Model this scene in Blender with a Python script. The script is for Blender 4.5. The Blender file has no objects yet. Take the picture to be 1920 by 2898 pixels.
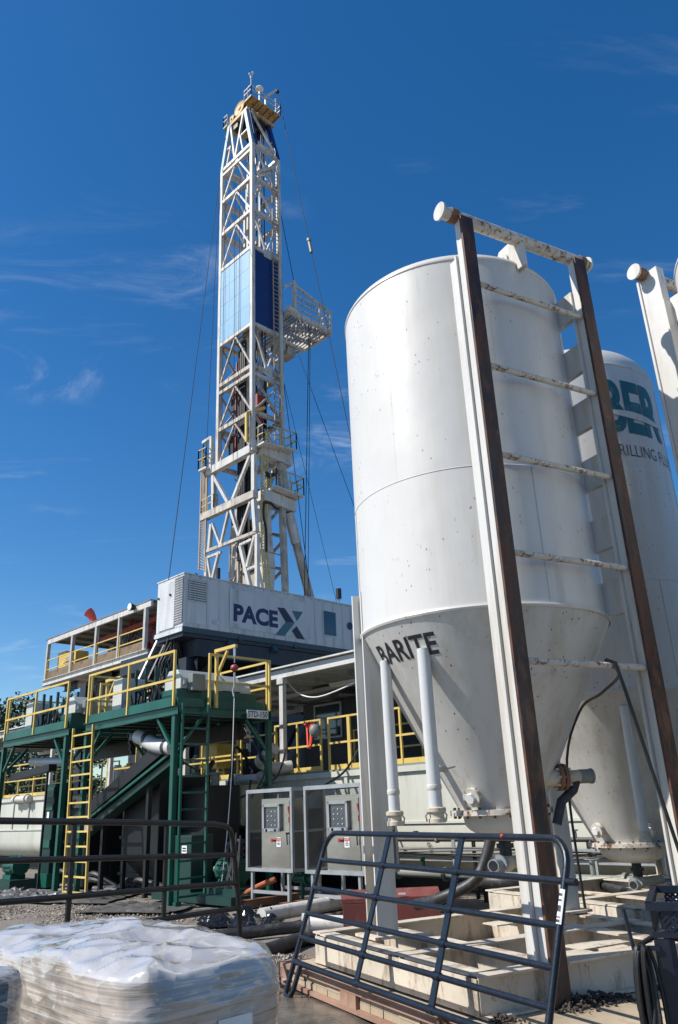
import bpy, bmesh, math, random
from mathutils import Vector, Matrix, noise as mnoise
SC = bpy.context.scene
COL = SC.collection
rad = math.radians
V = Vector

# ---------------------------------------------------------------- camera
PH = 2898.0            # photograph height in pixels, width 1920
FPX = 2176.0           # focal length in photograph pixels
PIT, ROL, CAMH = rad(20.8), rad(-2.48), 1.62
_f = V((0, math.cos(PIT), math.sin(PIT))); _u0 = V((0, -math.sin(PIT), math.cos(PIT))); _x0 = V((1, 0, 0))
CX = _x0 * math.cos(ROL) + _u0 * math.sin(ROL)
CU = _u0 * math.cos(ROL) - _x0 * math.sin(ROL)
CAM = V((0, 0, CAMH))
cd = bpy.data.cameras.new("camera"); cam = bpy.data.objects.new("camera", cd); COL.objects.link(cam)
cd.sensor_fit = 'VERTICAL'; cd.sensor_height = 24.0; cd.lens = 24.0 * FPX / PH
cd.clip_start = 0.05; cd.clip_end = 5000
cam.matrix_world = Matrix(((CX.x, CU.x, -_f.x, 0), (CX.y, CU.y, -_f.y, 0), (CX.z, CU.z, -_f.z, CAMH), (0, 0, 0, 1)))
SC.camera = cam

# ---------------------------------------------------------------- sky, sun, exposure
SUN_AZ, SUN_EL = rad(-104), rad(46)      # azimuth clockwise from +Y
world = bpy.data.worlds.new("World"); SC.world = world; world.use_nodes = True
wn = world.node_tree.nodes; wl = world.node_tree.links; wn.clear()
wo = wn.new('ShaderNodeOutputWorld'); bg = wn.new('ShaderNodeBackground'); bg.inputs[1].default_value = 0.10
sky = wn.new('ShaderNodeTexSky'); sky.sky_type = 'NISHITA'; sky.sun_disc = False
sky.sun_elevation = SUN_EL; sky.sun_rotation = SUN_AZ % (2 * math.pi)
sky.altitude = 100; sky.air_density = 1.0; sky.dust_density = 0.25; sky.ozone_density = 3.0
hs = wn.new('ShaderNodeHueSaturation'); hs.inputs['Saturation'].default_value = 1.34; hs.inputs['Hue'].default_value = 0.502; hs.inputs['Value'].default_value = 1.10
wl.new(sky.outputs[0], hs.inputs['Color'])
# thin cirrus: noise on a flat layer high above (direction.xy / direction.z)
tc = wn.new('ShaderNodeTexCoord'); sep = wn.new('ShaderNodeSeparateXYZ'); wl.new(tc.outputs['Generated'], sep.inputs[0])
CS = (7.0, 29.9, 14.1)
def wmath(op, a, b=None):
    n = wn.new('ShaderNodeMath'); n.operation = op
    for i, q in enumerate((a, b)):
        if q is None: continue
        if isinstance(q, (int, float)): n.inputs[i].default_value = q
        else: wl.new(q, n.inputs[i])
    return n.outputs[0]
zc = wmath('MAXIMUM', sep.outputs[2], 0.06)
zc = wmath('ADD', zc, 0.10)
cmb = wn.new('ShaderNodeCombineXYZ')
wl.new(wmath('DIVIDE', sep.outputs[0], zc), cmb.inputs[0]); wl.new(wmath('DIVIDE', sep.outputs[1], zc), cmb.inputs[1])
def wnoise(scale, detail, rough, rot, sc, loc, dist=0.0):
    mp = wn.new('ShaderNodeMapping'); mp.inputs['Rotation'].default_value = (0, 0, rot)
    mp.inputs['Scale'].default_value = sc; mp.inputs['Location'].default_value = loc
    wl.new(cmb.outputs[0], mp.inputs[0])
    n = wn.new('ShaderNodeTexNoise'); n.inputs['Scale'].default_value = scale; n.inputs['Detail'].default_value = detail
    n.inputs['Roughness'].default_value = rough; n.inputs['Distortion'].default_value = dist
    wl.new(mp.outputs[0], n.inputs['Vector']); return n.outputs[0]
def wramp(x, a, b):
    n = wn.new('ShaderNodeMapRange'); n.interpolation_type = 'SMOOTHSTEP'
    n.inputs[1].default_value = a; n.inputs[2].default_value = b; wl.new(x, n.inputs[0]); return n.outputs[0]
c1 = wramp(wnoise(2.6, 9, 0.66, rad(25), (1.0, 1.5, 1), (6.4 + CS[0], 0.9, 0), 1.3), 0.47, 0.82)
c2 = wramp(wnoise(1.25, 3, 0.5, 0.3, (1, 1, 1), (2.9 + CS[1], 3.3, 0)), 0.50, 0.70)
c3 = wramp(wnoise(1.6, 7, 0.62, rad(-50), (0.8, 3.6, 1), (1.3 + CS[2], 4.2, 0), 0.5), 0.58, 0.86)
cl = wmath('ADD', wmath('MULTIPLY', c1, c2), wmath('MULTIPLY', c3, 0.42))
cl = wmath('MULTIPLY', wmath('MINIMUM', wmath('MULTIPLY', cl, 0.62), 0.6), wramp(sep.outputs[2], 0.0, 0.08))
mx = wn.new('ShaderNodeMixRGB'); mx.inputs[2].default_value = (7.2, 8.0, 9.0, 1)
wl.new(cl, mx.inputs[0]); wl.new(hs.outputs[0], mx.inputs[1]); wl.new(mx.outputs[0], bg.inputs[0]); wl.new(bg.outputs[0], wo.inputs[0])

sd = bpy.data.lights.new("sun", 'SUN'); sd.energy = 5.0; sd.angle = rad(0.53); sd.color = (1.0, 0.955, 0.89)
sun = bpy.data.objects.new("sun", sd); COL.objects.link(sun)
sdir = V((math.sin(SUN_AZ) * math.cos(SUN_EL), math.cos(SUN_AZ) * math.cos(SUN_EL), math.sin(SUN_EL)))
sun.rotation_euler = sdir.to_track_quat('Z', 'Y').to_euler(); sun.location = sdir * 60
SC.view_settings.view_transform = 'Standard'; SC.view_settings.look = 'None'
SC.view_settings.exposure = 0.34; SC.view_settings.gamma = 1.0; SC.view_settings.use_curve_mapping = False
try:
    SC.cycles.use_denoising = True; SC.cycles.max_bounces = 6; SC.cycles.transparent_max_bounces = 16
    SC.cycles.glossy_bounces = 3; SC.cycles.diffuse_bounces = 3; SC.cycles.sample_clamp_indirect = 6
except Exception: pass

# ---------------------------------------------------------------- pixel -> place
def ray(x, y): return CX * (x - 960) - CU * (y - PH / 2) + _f * FPX
def G(x, y, z=0.0):
    d = ray(x, y); return CAM + d * ((z - CAMH) / d.z)
def AY(x, y, Y):
    d = ray(x, y); return CAM + d * (Y / d.y)
def ON(x, y, p, az):                      # vertical plane through p, running along azimuth az (degrees)
    a = rad(az); n = V((math.cos(a), -math.sin(a), 0)); d = ray(x, y)
    return CAM + d * ((p - CAM).dot(n) / d.dot(n))
def AZ(deg): return V((math.sin(rad(deg)), math.cos(rad(deg)), 0))
UP = V((0, 0, 1))

# ---------------------------------------------------------------- mesh builder
class B:
    def __init__(s): s.v = []; s.f = []; s.sm = []
    def _add(s, vs, fs, sm=False):
        o = len(s.v); s.v += [V(p) for p in vs]; s.f += [tuple(i + o for i in f) for f in fs]; s.sm += [sm] * len(fs)
    def box(s, c, a, b, d):               # centre and three half-vectors
        c = V(c); a = V(a); b = V(b); d = V(d)
        if a.cross(b).dot(d) < 0: a = -a
        vs = [c + a * i + b * j + d * k for k in (-1, 1) for j in (-1, 1) for i in (-1, 1)]
        s._add(vs, [(0, 2, 3, 1), (4, 5, 7, 6), (0, 1, 5, 4), (2, 6, 7, 3), (0, 4, 6, 2), (1, 3, 7, 5)]); return s
    def abox(s, x0, x1, y0, y1, z0, z1):
        return s.box(((x0 + x1) / 2, (y0 + y1) / 2, (z0 + z1) / 2), ((x1 - x0) / 2, 0, 0), (0, (y1 - y0) / 2, 0), (0, 0, (z1 - z0) / 2))
    def frame(s, p, q, up=None):
        d = (V(q) - V(p)).normalized(); up = V(up) if up is not None else UP
        if abs(d.dot(up.normalized())) > 0.99: up = V((0, 1, 0)) if abs(d.y) < 0.9 else V((1, 0, 0))
        a = d.cross(up).normalized(); return d, a, a.cross(d).normalized()
    def bar(s, p, q, w, h=None, up=None):
        h = h or w; p = V(p); q = V(q); d, a, b = s.frame(p, q, up)
        return s.box((p + q) / 2, a * (w / 2), d * ((q - p).length / 2), b * (h / 2))
    def extr(s, prof, p, q, a, b, caps=True, sm=False):   # 2D profile (list of (x,y)) swept p->q with axes a,b
        p = V(p); q = V(q); n = len(prof)
        if V(a).cross(V(b)).dot(q - p) < 0: prof = prof[::-1]
        vs = [p + a * x + b * y for x, y in prof] + [q + a * x + b * y for x, y in prof]
        fs = [(i, (i + 1) % n, n + (i + 1) % n, n + i) for i in range(n)]
        s._add(vs, fs, sm)
        if caps: s._add(vs, [tuple(range(n))[::-1], tuple(range(n, 2 * n))])
        return s
    def ibeam(s, p, q, w, h, t=0.02, up=None):
        d, a, b = s.frame(p, q, up); W = w / 2; H = h / 2; t2 = t / 2
        return s.extr([(-W, -H), (W, -H), (W, -H + t), (t2, -H + t), (t2, H - t), (W, H - t), (W, H), (-W, H), (-W, H - t), (-t2, H - t), (-t2, -H + t), (-W, -H + t)], p, q, a, b)
    def chan(s, p, q, w, h, t=0.015, side=1, up=None):
        d, a, b = s.frame(p, q, up); a = a * side; H = h / 2
        return s.extr([(0, -H), (w, -H), (w, -H + t), (t, -H + t), (t, H - t), (w, H - t), (w, H), (0, H)], p, q, a, b)
    def tube(s, p, q, r, n=10, r2=None, caps=True):
        p = V(p); q = V(q); d, a, b = s.frame(p, q); r2 = r if r2 is None else r2
        cs = [(math.cos(2 * math.pi * i / n), math.sin(2 * math.pi * i / n)) for i in range(n)]
        vs = [p + a * (c * r) + b * (e * r) for c, e in cs] + [q + a * (c * r2) + b * (e * r2) for c, e in cs]
        o = (a.cross(b)).dot(d) > 0
        fs = [(i, (i + 1) % n, n + (i + 1) % n, n + i) for i in range(n)]
        cp = [tuple(range(n))[::-1], tuple(range(n, 2 * n))]
        if not o: fs = [f[::-1] for f in fs]; cp = [f[::-1] for f in cp]
        s._add(vs, fs, True)
        if caps: s._add(vs, cp)
        return s
    def path(s, pts, r, n=8, closed=False):
        pts = [V(p) for p in pts]; m = len(pts); rings = []; a = None
        for i in range(m):
            if closed: d = pts[(i + 1) % m] - pts[i - 1]
            else: d = pts[min(i + 1, m - 1)] - pts[max(i - 1, 0)]
            d.normalize()
            if a is None:
                up = UP if abs(d.z) < 0.9 else V((1, 0, 0)); a = d.cross(up).normalized()
            else: a = (a - d * a.dot(d)).normalized()
            b = d.cross(a)
            rr = r[i] if isinstance(r, (list, tuple)) else r
            rings.append([pts[i] + a * (math.cos(2 * math.pi * k / n) * rr) + b * (math.sin(2 * math.pi * k / n) * rr) for k in range(n)])
        vs = [p for rg in rings for p in rg]; fs = []
        for i in range(m if closed else m - 1):
            for k in range(n):
                j = (i + 1) % m; k2 = (k + 1) % n
                fs.append((i * n + k, i * n + k2, j * n + k2, j * n + k))
        s._add(vs, fs, True)
        if not closed: s._add(vs, [tuple(range(n))[::-1], tuple(range((m - 1) * n, m * n))])
        return s
    def lathe(s, prof, c, n=48, a0=0.0, a1=2 * math.pi, axis=None, cap=False):
        c = V(c); m = len(prof); full = abs(a1 - a0 - 2 * math.pi) < 1e-6; k = n if full else n + 1
        if axis is None: ax, ex, ey = UP, V((1, 0, 0)), V((0, 1, 0))
        else:
            ax = V(axis).normalized(); ex = ax.cross(UP if abs(ax.z) < 0.9 else V((1, 0, 0))).normalized(); ey = ax.cross(ex)
        vs = []
        for i in range(k):
            t = a0 + (a1 - a0) * i / n
            for r, z in prof: vs.append(c + ex * (r * math.cos(t)) + ey * (r * math.sin(t)) + ax * z)
        fs = []
        for i in range(n):
            j = (i + 1) % k
            for q in range(m - 1): fs.append((i * m + q, j * m + q, j * m + q + 1, i * m + q + 1))
        s._add(vs, fs, True); return s
    def poly(s, pts, ext):               # flat polygon with thickness vector
        pts = [V(p) for p in pts]; e = V(ext); n = len(pts)
        nn = V((0, 0, 0))
        for i in range(n): nn += (pts[i] - pts[0]).cross(pts[(i + 1) % n] - pts[0])
        if nn.dot(e) < 0: pts = pts[::-1]
        vs = pts + [p + e for p in pts]
        s._add(vs, [tuple(range(n))[::-1], tuple(range(n, 2 * n))] + [(i, (i + 1) % n, n + (i + 1) % n, n + i) for i in range(n)]); return s
    def ball(s, c, r, n=10, m=6, sc=(1, 1, 1)):
        c = V(c); vs = []; fs = []
        for i in range(m + 1):
            t = math.pi * i / m
            for k in range(n):
                p = 2 * math.pi * k / n
                vs.append(c + V((r * sc[0] * math.sin(t) * math.cos(p), r * sc[1] * math.sin(t) * math.sin(p), r * sc[2] * math.cos(t))))
        for i in range(m):
            for k in range(n): fs.append((i * n + k, (i + 1) * n + k, (i + 1) * n + (k + 1) % n, i * n + (k + 1) % n))
        s._add(vs, fs, True); return s
    def mesh(s, name, origin, smooth_angle=35):
        me = bpy.data.meshes.new(name)
        me.from_pydata([(p - origin)[:] for p in s.v], [], s.f); me.polygons.foreach_set('use_smooth', s.sm); me.update()
        bm = bmesh.new(); bm.from_mesh(me); bmesh.ops.remove_doubles(bm, verts=bm.verts, dist=1e-5)
        bm.to_mesh(me); bm.free()
        if any(s.sm): me.set_sharp_from_angle(angle=rad(smooth_angle))
        return me
    def build(s, name, mat, parent=None, label=None, kind=None, bevel=0, org=None):
        lo = [min(p[i] for p in s.v) for i in range(3)]; hi = [max(p[i] for p in s.v) for i in range(3)]
        o = V(org) if org is not None else V([(lo[i] + hi[i]) / 2 for i in range(3)])
        ob = bpy.data.objects.new(name, s.mesh(name, o)); COL.objects.link(ob)
        ob.data.materials.append(mat)
        WL[ob.name] = o
        if parent is not None: ob.parent = parent; ob.location = o - WL[parent.name]
        else: ob.location = o
        if label: ob['label'] = label
        if kind: ob['kind'] = kind
        if bevel:
            m = ob.modifiers.new('bevel', 'BEVEL'); m.width = bevel; m.segments = 2; m.limit_method = 'ANGLE'; m.angle_limit = rad(40)
        return ob
WL = {}
def tag(o, label, cat, group=None, kind=None):
    o['label'] = label; o['category'] = cat
    if group: o['group'] = group
    if kind: o['kind'] = kind
    return o
def thing(name, label, cat, loc, group=None):
    o = bpy.data.objects.new(name, None); COL.objects.link(o); o.empty_display_size = 0.2
    o.location = V(loc); WL[o.name] = V(loc); return tag(o, label, cat, group)
def copy_tree(o, parent=None):
    c = o.copy(); COL.objects.link(c); c.parent = parent
    for ch in [k for k in o.children]: copy_tree(ch, c)
    return c
def place_copy(o, delta, label=None, rz=0.0):
    c = copy_tree(o); c.location = o.location + V(delta); c.rotation_euler.z += rz
    WL[c.name] = V(c.location)
    if label: c['label'] = label
    return c

# ---------------------------------------------------------------- materials
def mk(name):
    m = bpy.data.materials.new(name); m.use_nodes = True; nt = m.node_tree; nt.nodes.clear()
    out = nt.nodes.new('ShaderNodeOutputMaterial'); bs = nt.nodes.new('ShaderNodeBsdfPrincipled')
    nt.links.new(bs.outputs[0], out.inputs[0]); return m, nt, bs, out
class N:
    def __init__(s, nt): s.nt = nt; s.n = nt.nodes; s.l = nt.links; s._tc = None
    def co(s, kind='Object'):
        if s._tc is None: s._tc = s.n.new('ShaderNodeTexCoord')
        return s._tc.outputs[kind]
    def map(s, src, scale=(1, 1, 1), loc=(0, 0, 0), rot=(0, 0, 0)):
        m = s.n.new('ShaderNodeMapping'); m.inputs['Scale'].default_value = scale; m.inputs['Location'].default_value = loc
        m.inputs['Rotation'].default_value = rot; s.l.new(src, m.inputs[0]); return m.outputs[0]
    def noise(s, src, scale=5, detail=4, rough=.55, dist=0):
        t = s.n.new('ShaderNodeTexNoise'); t.inputs['Scale'].default_value = scale; t.inputs['Detail'].default_value = detail
        t.inputs['Roughness'].default_value = rough; t.inputs['Distortion'].default_value = dist; s.l.new(src, t.inputs['Vector']); return t.outputs[0]
    def vor(s, src, scale=5, feat='F1', out=0):
        t = s.n.new('ShaderNodeTexVoronoi'); t.feature = feat; t.inputs['Scale'].default_value = scale; s.l.new(src, t.inputs['Vector']); return t.outputs[out]
    def rng(s, x, a, b, lo=0., hi=1.):
        r = s.n.new('ShaderNodeMapRange'); r.interpolation_type = 'SMOOTHSTEP'
        r.inputs[1].default_value = a; r.inputs[2].default_value = b; r.inputs[3].default_value = lo; r.inputs[4].default_value = hi
        s.l.new(x, r.inputs[0]); return r.outputs[0]
    def math(s, op, a, b):
        m = s.n.new('ShaderNodeMath'); m.operation = op
        for i, q in enumerate((a, b)):
            if isinstance(q, (int, float)): m.inputs[i].default_value = q
            else: s.l.new(q, m.inputs[i])
        return m.outputs[0]
    def mix(s, f, a, b):
        m = s.n.new('ShaderNodeMixRGB')
        for i, q in enumerate((f, a, b)):
            if isinstance(q, (int, float)): m.inputs[i].default_value = q
            elif isinstance(q, tuple): m.inputs[i].default_value = q if len(q) == 4 else q + (1,)
            else: s.l.new(q, m.inputs[i])
        return m.outputs[0]
    def bump(s, h, strength=.3, dist=.01):
        b = s.n.new('ShaderNodeBump'); b.inputs['Strength'].default_value = strength; b.inputs['Distance'].default_value = dist
        s.l.new(h, b.inputs['Height']); return b.outputs[0]
    def sepz(s, src, i=2):
        q = s.n.new('ShaderNodeSeparateXYZ'); s.l.new(src, q.inputs[0]); return q.outputs[i]
RUST = (0.085, 0.032, 0.014)
def paint(name, col, rough=.45, var=.10, dirt=.35, dcol=(.16, .13, .10), rust=0.0, rcol=RUST, scale=2.0, chips=0.0, metal=0.0, bump=.12, streak=.22, world=False, coat=0.0):
    m, nt, bs, out = mk(name); k = N(nt)
    co = k.co('Object')
    if world:
        g = k.n.new('ShaderNodeNewGeometry'); co = g.outputs['Position']
    n1 = k.noise(k.map(co, (1, 1, streak)), scale * 2.2, 6, .65)
    n2 = k.noise(co, scale * .55, 3, .5)
    n3 = k.noise(co, scale * 14, 5, .6)
    c = k.mix(k.rng(n2, .3, .7), tuple(x * (1 - var) for x in col), tuple(min(1, x * (1 + var)) for x in col))
    d = k.math('MULTIPLY', k.rng(n1, .47, .72), dirt)
    c = k.mix(d, c, dcol)
    rg = k.rng(n3, .25, .75, rough * .8, min(1, rough * 1.25))
    if rust > 0:
        n4 = k.noise(k.map(co, (1, 1, max(streak, .35)), (3.3, 1.2, 5)), scale * 3.1, 9, .72, .4)
        rm = k.rng(n4, .78 - rust * .42, .84 - rust * .36)
        n5 = k.noise(co, scale * 9, 5, .7)
        rc = k.mix(k.rng(n5, .3, .7), rcol, tuple(min(1, x * 2.6) for x in rcol))
        c = k.mix(rm, c, rc); rg = k.math('MAXIMUM', rg, k.math('MULTIPLY', rm, .85))
    if chips > 0:
        vz = k.noise(k.map(co, (1, 1, .8), (9, 4, 2)), 60, 2, .4)
        msk = k.rng(k.noise(co, 1.7, 2, .5), .45, .62)
        cm = k.math('MULTIPLY', k.rng(vz, .83 - chips * .10, .86 - chips * .10), msk)
        c = k.mix(cm, c, (.045, .03, .022))
    k.l.new(c, bs.inputs['Base Color']); k.l.new(rg, bs.inputs['Roughness']); bs.inputs['Metallic'].default_value = metal
    if coat: bs.inputs['Coat Weight'].default_value = coat; bs.inputs['Coat Roughness'].default_value = .15
    if bump: k.l.new(k.bump(k.math('ADD', n3, k.math('MULTIPLY', n1, .6)), bump, .006), bs.inputs['Normal'])
    return m
M = {}
M['silo_old'] = paint('silo_white', (.60, .605, .59), .36, .05, .34, (.40, .36, .30), rust=.0, scale=1.3, chips=.75, streak=.06, bump=.05)
M['silo_b'] = paint('silo_white_aged', (.59, .585, .565), .42, .06, .34, (.34, .30, .24), rust=.05, scale=1.4, chips=.7, streak=.08, bump=.08)
M['cone'] = paint('cone_white_stained', (.58, .575, .545), .42, .05, .55, (.27, .26, .22), rust=.0, scale=2.2, chips=1.15, streak=.10, bump=.08)
M['frame'] = paint('frame_white', (.56, .55, .52), .42, .06, .6, (.34, .27, .18), rust=.32, rcol=(.20, .085, .03), scale=1.3, streak=.12)
M['skid'] = paint('skid_cream', (.56, .50, .405), .62, .12, .95, (.20, .14, .09), rust=.5, rcol=(.14, .07, .04), scale=2.6, streak=.5)
M['wear'] = paint('wear_plate_brown', (.055, .026, .020), .5, .5, .55, (.20, .14, .11), rust=.35, rcol=(.03, .012, .008), scale=8, streak=.3, bump=.35)
M['rung'] = paint('rung_white_rusty', (.54, .51, .45), .5, .06, .6, (.28, .22, .15), rust=.65, rcol=(.07, .03, .016), scale=3.2, streak=1)
M['ruststeel'] = paint('rusty_steel', (.17, .085, .05), .8, .3, .4, (.09, .05, .035), rust=.3, scale=4, streak=1, bump=.3)
M['rustmat'] = paint('mat_frame_rust', (.30, .17, .115), .8, .2, .5, (.33, .27, .21), rust=.25, rcol=(.14, .06, .035), scale=3, streak=1, bump=.3)
M['gate'] = paint('gate_navy', (.0035, .0075, .016), .36, .2, .2, (.03, .035, .04), rust=.0, scale=4, streak=1, bump=.1)
M['fencep'] = paint('fence_black', (.005, .007, .010), .4, .2, .3, (.025, .025, .025), scale=4, streak=1, bump=.1)
M['cart'] = paint('cart_navy', (.005, .009, .019), .38, .15, .2, (.08, .08, .09), scale=4, streak=1)
M['black'] = paint('black_rubber', (.012, .012, .013), .45, .2, .3, (.05, .05, .05), scale=5, streak=1)
M['hose'] = paint('hose_rubber', (.022, .022, .024), .5, .2, .6, (.11, .10, .09), scale=5, streak=1)
M['redbox'] = paint('box_oxide_red', (.165, .042, .034), .55, .12, .35, (.22, .14, .12), scale=2.5, streak=.3)
M['galv'] = paint('galvanised', (.33, .345, .355), .45, .12, .35, (.32, .32, .31), scale=6, metal=.35, streak=1)
M['meshgrey'] = paint('mesh_grey', (.20, .21, .21), .5, .15, .3, (.10, .10, .10), scale=6, metal=.3, streak=1)
M['tank'] = paint('tank_cream', (.52, .52, .445), .5, .06, .6, (.34, .31, .24), rust=.06, rcol=(.17, .08, .035), scale=1.1, streak=.15)
M['canopy'] = paint('canopy_white', (.54, .53, .50), .5, .06, .7, (.28, .22, .15), rust=.36, rcol=(.17, .075, .035), scale=1.8, streak=.6)
M['yellow'] = paint('safety_yellow', (.60, .43, .11), .5, .14, .5, (.30, .20, .06), rust=.06, scale=3, streak=.5)
M['green'] = paint('machine_green', (.005, .080, .055), .36, .2, .5, (.015, .045, .034), rust=.05, scale=2.2, streak=.3)
M['greendk'] = paint('machine_green_dark', (.004, .034, .027), .45, .12, .4, (.02, .03, .027), scale=2.2, streak=.3)  # dark green, lowered further so shade under the stands sits in the colour
M['blacksteel'] = paint('black_steel_shade', (.006, .007, .008), .5, .3, .4, (.014, .013, .012), scale=2.2, streak=.3)  # black steel, lowered so deep shade under the stands sits in the colour
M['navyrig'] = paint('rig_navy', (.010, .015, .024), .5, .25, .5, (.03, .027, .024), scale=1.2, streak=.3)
M['mast'] = paint('mast_white', (.54, .525, .495), .45, .08, .85, (.26, .20, .14), rust=.24, rcol=(.16, .07, .03), scale=2.0, streak=.2)
M['mastdirty'] = paint('mast_white_soiled', (.42, .38, .325), .6, .25, 1.0, (.07, .055, .042), rust=.36, rcol=(.12, .06, .03), scale=2.2, streak=.2)
M['crown'] = paint('crown_yellow_brown', (.46, .31, .12), .6, .2, .9, (.08, .055, .035), rust=.4, scale=2.0, streak=.5)
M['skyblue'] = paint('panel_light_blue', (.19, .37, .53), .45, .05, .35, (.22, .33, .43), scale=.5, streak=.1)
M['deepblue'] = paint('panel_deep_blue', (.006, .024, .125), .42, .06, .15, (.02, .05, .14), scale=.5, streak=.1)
M['cabin'] = paint('cabin_white', (.53, .54, .545), .5, .06, .75, (.27, .27, .26), rust=.06, scale=.8, streak=.09)
M['cabinbase'] = paint('cabin_base_teal', (.030, .058, .075), .5, .15, .4, (.06, .06, .06), scale=1, streak=.4)
M['tarp'] = paint('tarp_grey', (.085, .082, .078), .42, .25, .5, (.17, .155, .13), scale=2.5, streak=1, bump=.3)
M['bagblack'] = paint('black_plastic', (.008, .008, .009), .18, .2, .2, (.03, .03, .03), scale=5, streak=1)
M['pvc'] = paint('pvc_white', (.56, .54, .50), .42, .06, .55, (.28, .22, .17), scale=2.6, streak=1, rust=.1, rcol=(.2, .12, .08))
M['pipewhite'] = paint('pipe_white', (.56, .56, .545), .35, .05, .3, (.35, .33, .29), scale=1.8, streak=.2)
M['beige'] = paint('valve_beige', (.50, .44, .34), .55, .12, .5, (.18, .12, .08), rust=.2, scale=6, streak=1)
M['steel'] = paint('bare_steel', (.42, .42, .42), .35, .15, .35, (.2, .18, .16), scale=6, metal=.8, streak=1)
M['red'] = paint('red_paint', (.42, .035, .025), .4, .1, .2, (.15, .03, .03), scale=4)
M['winch'] = paint('winch_red', (.30, .045, .04), .45, .15, .3, (.08, .03, .03), scale=2)
M['orange'] = paint('windsock_orange', (.75, .10, .06), .7, .1, .15, (.5, .1, .08), scale=2, streak=1)
M['offwhite'] = paint('machine_offwhite', (.50, .51, .46), .45, .06, .25, (.3, .3, .26), scale=2, streak=.3)
M['greybox'] = paint('box_grey', (.18, .20, .185), .5, .1, .3, (.1, .1, .1), scale=3)
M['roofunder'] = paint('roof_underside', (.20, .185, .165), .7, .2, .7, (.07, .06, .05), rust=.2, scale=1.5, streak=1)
M['platpost'] = paint('platform_post', (.40, .39, .37), .6, .12, .8, (.12, .10, .08), rust=.25, scale=2.5, streak=.2)
M['tan'] = paint('tan_panel', (.36, .29, .215), .7, .15, .6, (.12, .09, .07), rust=.2, scale=.9, streak=.3)
M['whiteplate'] = paint('plate_white', (.72, .72, .70), .5, .03, .15, (.4, .4, .38), scale=3)
M['orangehose'] = paint('hose_orange', (.42, .10, .035), .5, .1, .4, (.2, .12, .08), scale=5)
M['wire'] = paint('wire_rope', (.004, .005, .007), .8, .1, .2, (.01, .01, .01), scale=4, bump=0)
M['yellowpale'] = paint('rail_yellow_faded', (.50, .41, .20), .6, .2, .7, (.20, .14, .08), rust=.2, scale=3)
M['infill'] = paint('infill_mesh_brown', (.15, .105, .06), .8, .25, .6, (.30, .22, .13), scale=3, streak=.3)
M['plywood'] = paint('plywood', (.42, .29, .16), .75, .15, .5, (.2, .13, .08), scale=2, streak=.2)
M['plywood2'] = paint('wood_weathered', (.40, .32, .22), .8, .2, .5, (.18, .14, .1), scale=3, streak=.3)
def stainless():
    m, nt, bs, out = mk('stainless_brushed'); k = N(nt); co = k.co('Object')
    n2 = k.noise(k.map(co, (.8, .8, 1.6)), 1.6, 2, .5)
    k.l.new(k.mix(k.rng(n2, .35, .65), (.47, .44, .40), (.56, .54, .51)), bs.inputs['Base Color'])
    bs.inputs['Roughness'].default_value = .27; bs.inputs['Metallic'].default_value = 1.0
    k.l.new(k.bump(n2, .20, .03), bs.inputs['Normal']); return m
M['stainless'] = stainless()
def glass(name, col=(.02, .03, .04), rough=.05):
    m, nt, bs, out = mk(name); bs.inputs['Base Color'].default_value = col + (1,); bs.inputs['Roughness'].default_value = rough
    bs.inputs['Coat Weight'].default_value = .6; bs.inputs['Coat Roughness'].default_value = .03; return m
M['glassdark'] = glass('dark_glass', (.014, .03, .05))
M['glasspanel'] = glass('panel_glass', (.06, .075, .09), .12)
def flat(name, col, rough=.6):
    m, nt, bs, out = mk(name); k = N(nt); n = k.noise(k.co('Object'), 9, 4, .6)
    k.l.new(k.mix(k.rng(n, .3, .7), tuple(x * .88 for x in col), tuple(min(1, x * 1.1) for x in col)), bs.inputs['Base Color'])
    bs.inputs['Roughness'].default_value = rough; return m
M['ink'] = flat('black_lettering', (.014, .014, .020), .5)
M['inkblue'] = flat('navy_lettering', (.012, .010, .085), .5)
M['inkdark'] = flat('dark_navy_print', (.010, .012, .045), .5)
M['inkteal'] = flat('teal_print', (.045, .13, .17), .5)
M['white'] = flat('white_print', (.74, .74, .72), .5)
M['redprint'] = flat('red_print', (.55, .02, .02), .5)
M['lampglow'] = flat('lamp_lens', (.8, .8, .75), .2)
def tealpeel():
    m, nt, bs, out = mk('teal_lettering_peeling'); k = N(nt); co = k.co('Object')
    pe = k.rng(k.vor(co, 26, 'DISTANCE_TO_EDGE'), .0, .05)
    mk_ = k.math('MULTIPLY', k.rng(k.noise(co, 3.5, 3, .6), .50, .66), k.math('SUBTRACT', 1.0, pe))
    mk2 = k.math('MAXIMUM', k.math('MULTIPLY', mk_, .8), k.rng(k.noise(co, 5, 6, .7), .63, .70))
    k.l.new(k.mix(mk2, (.006, .10, .125), (.42, .50, .52)), bs.inputs['Base Color']); bs.inputs['Roughness'].default_value = .5; return m
M['tealpeel'] = tealpeel()

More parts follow.
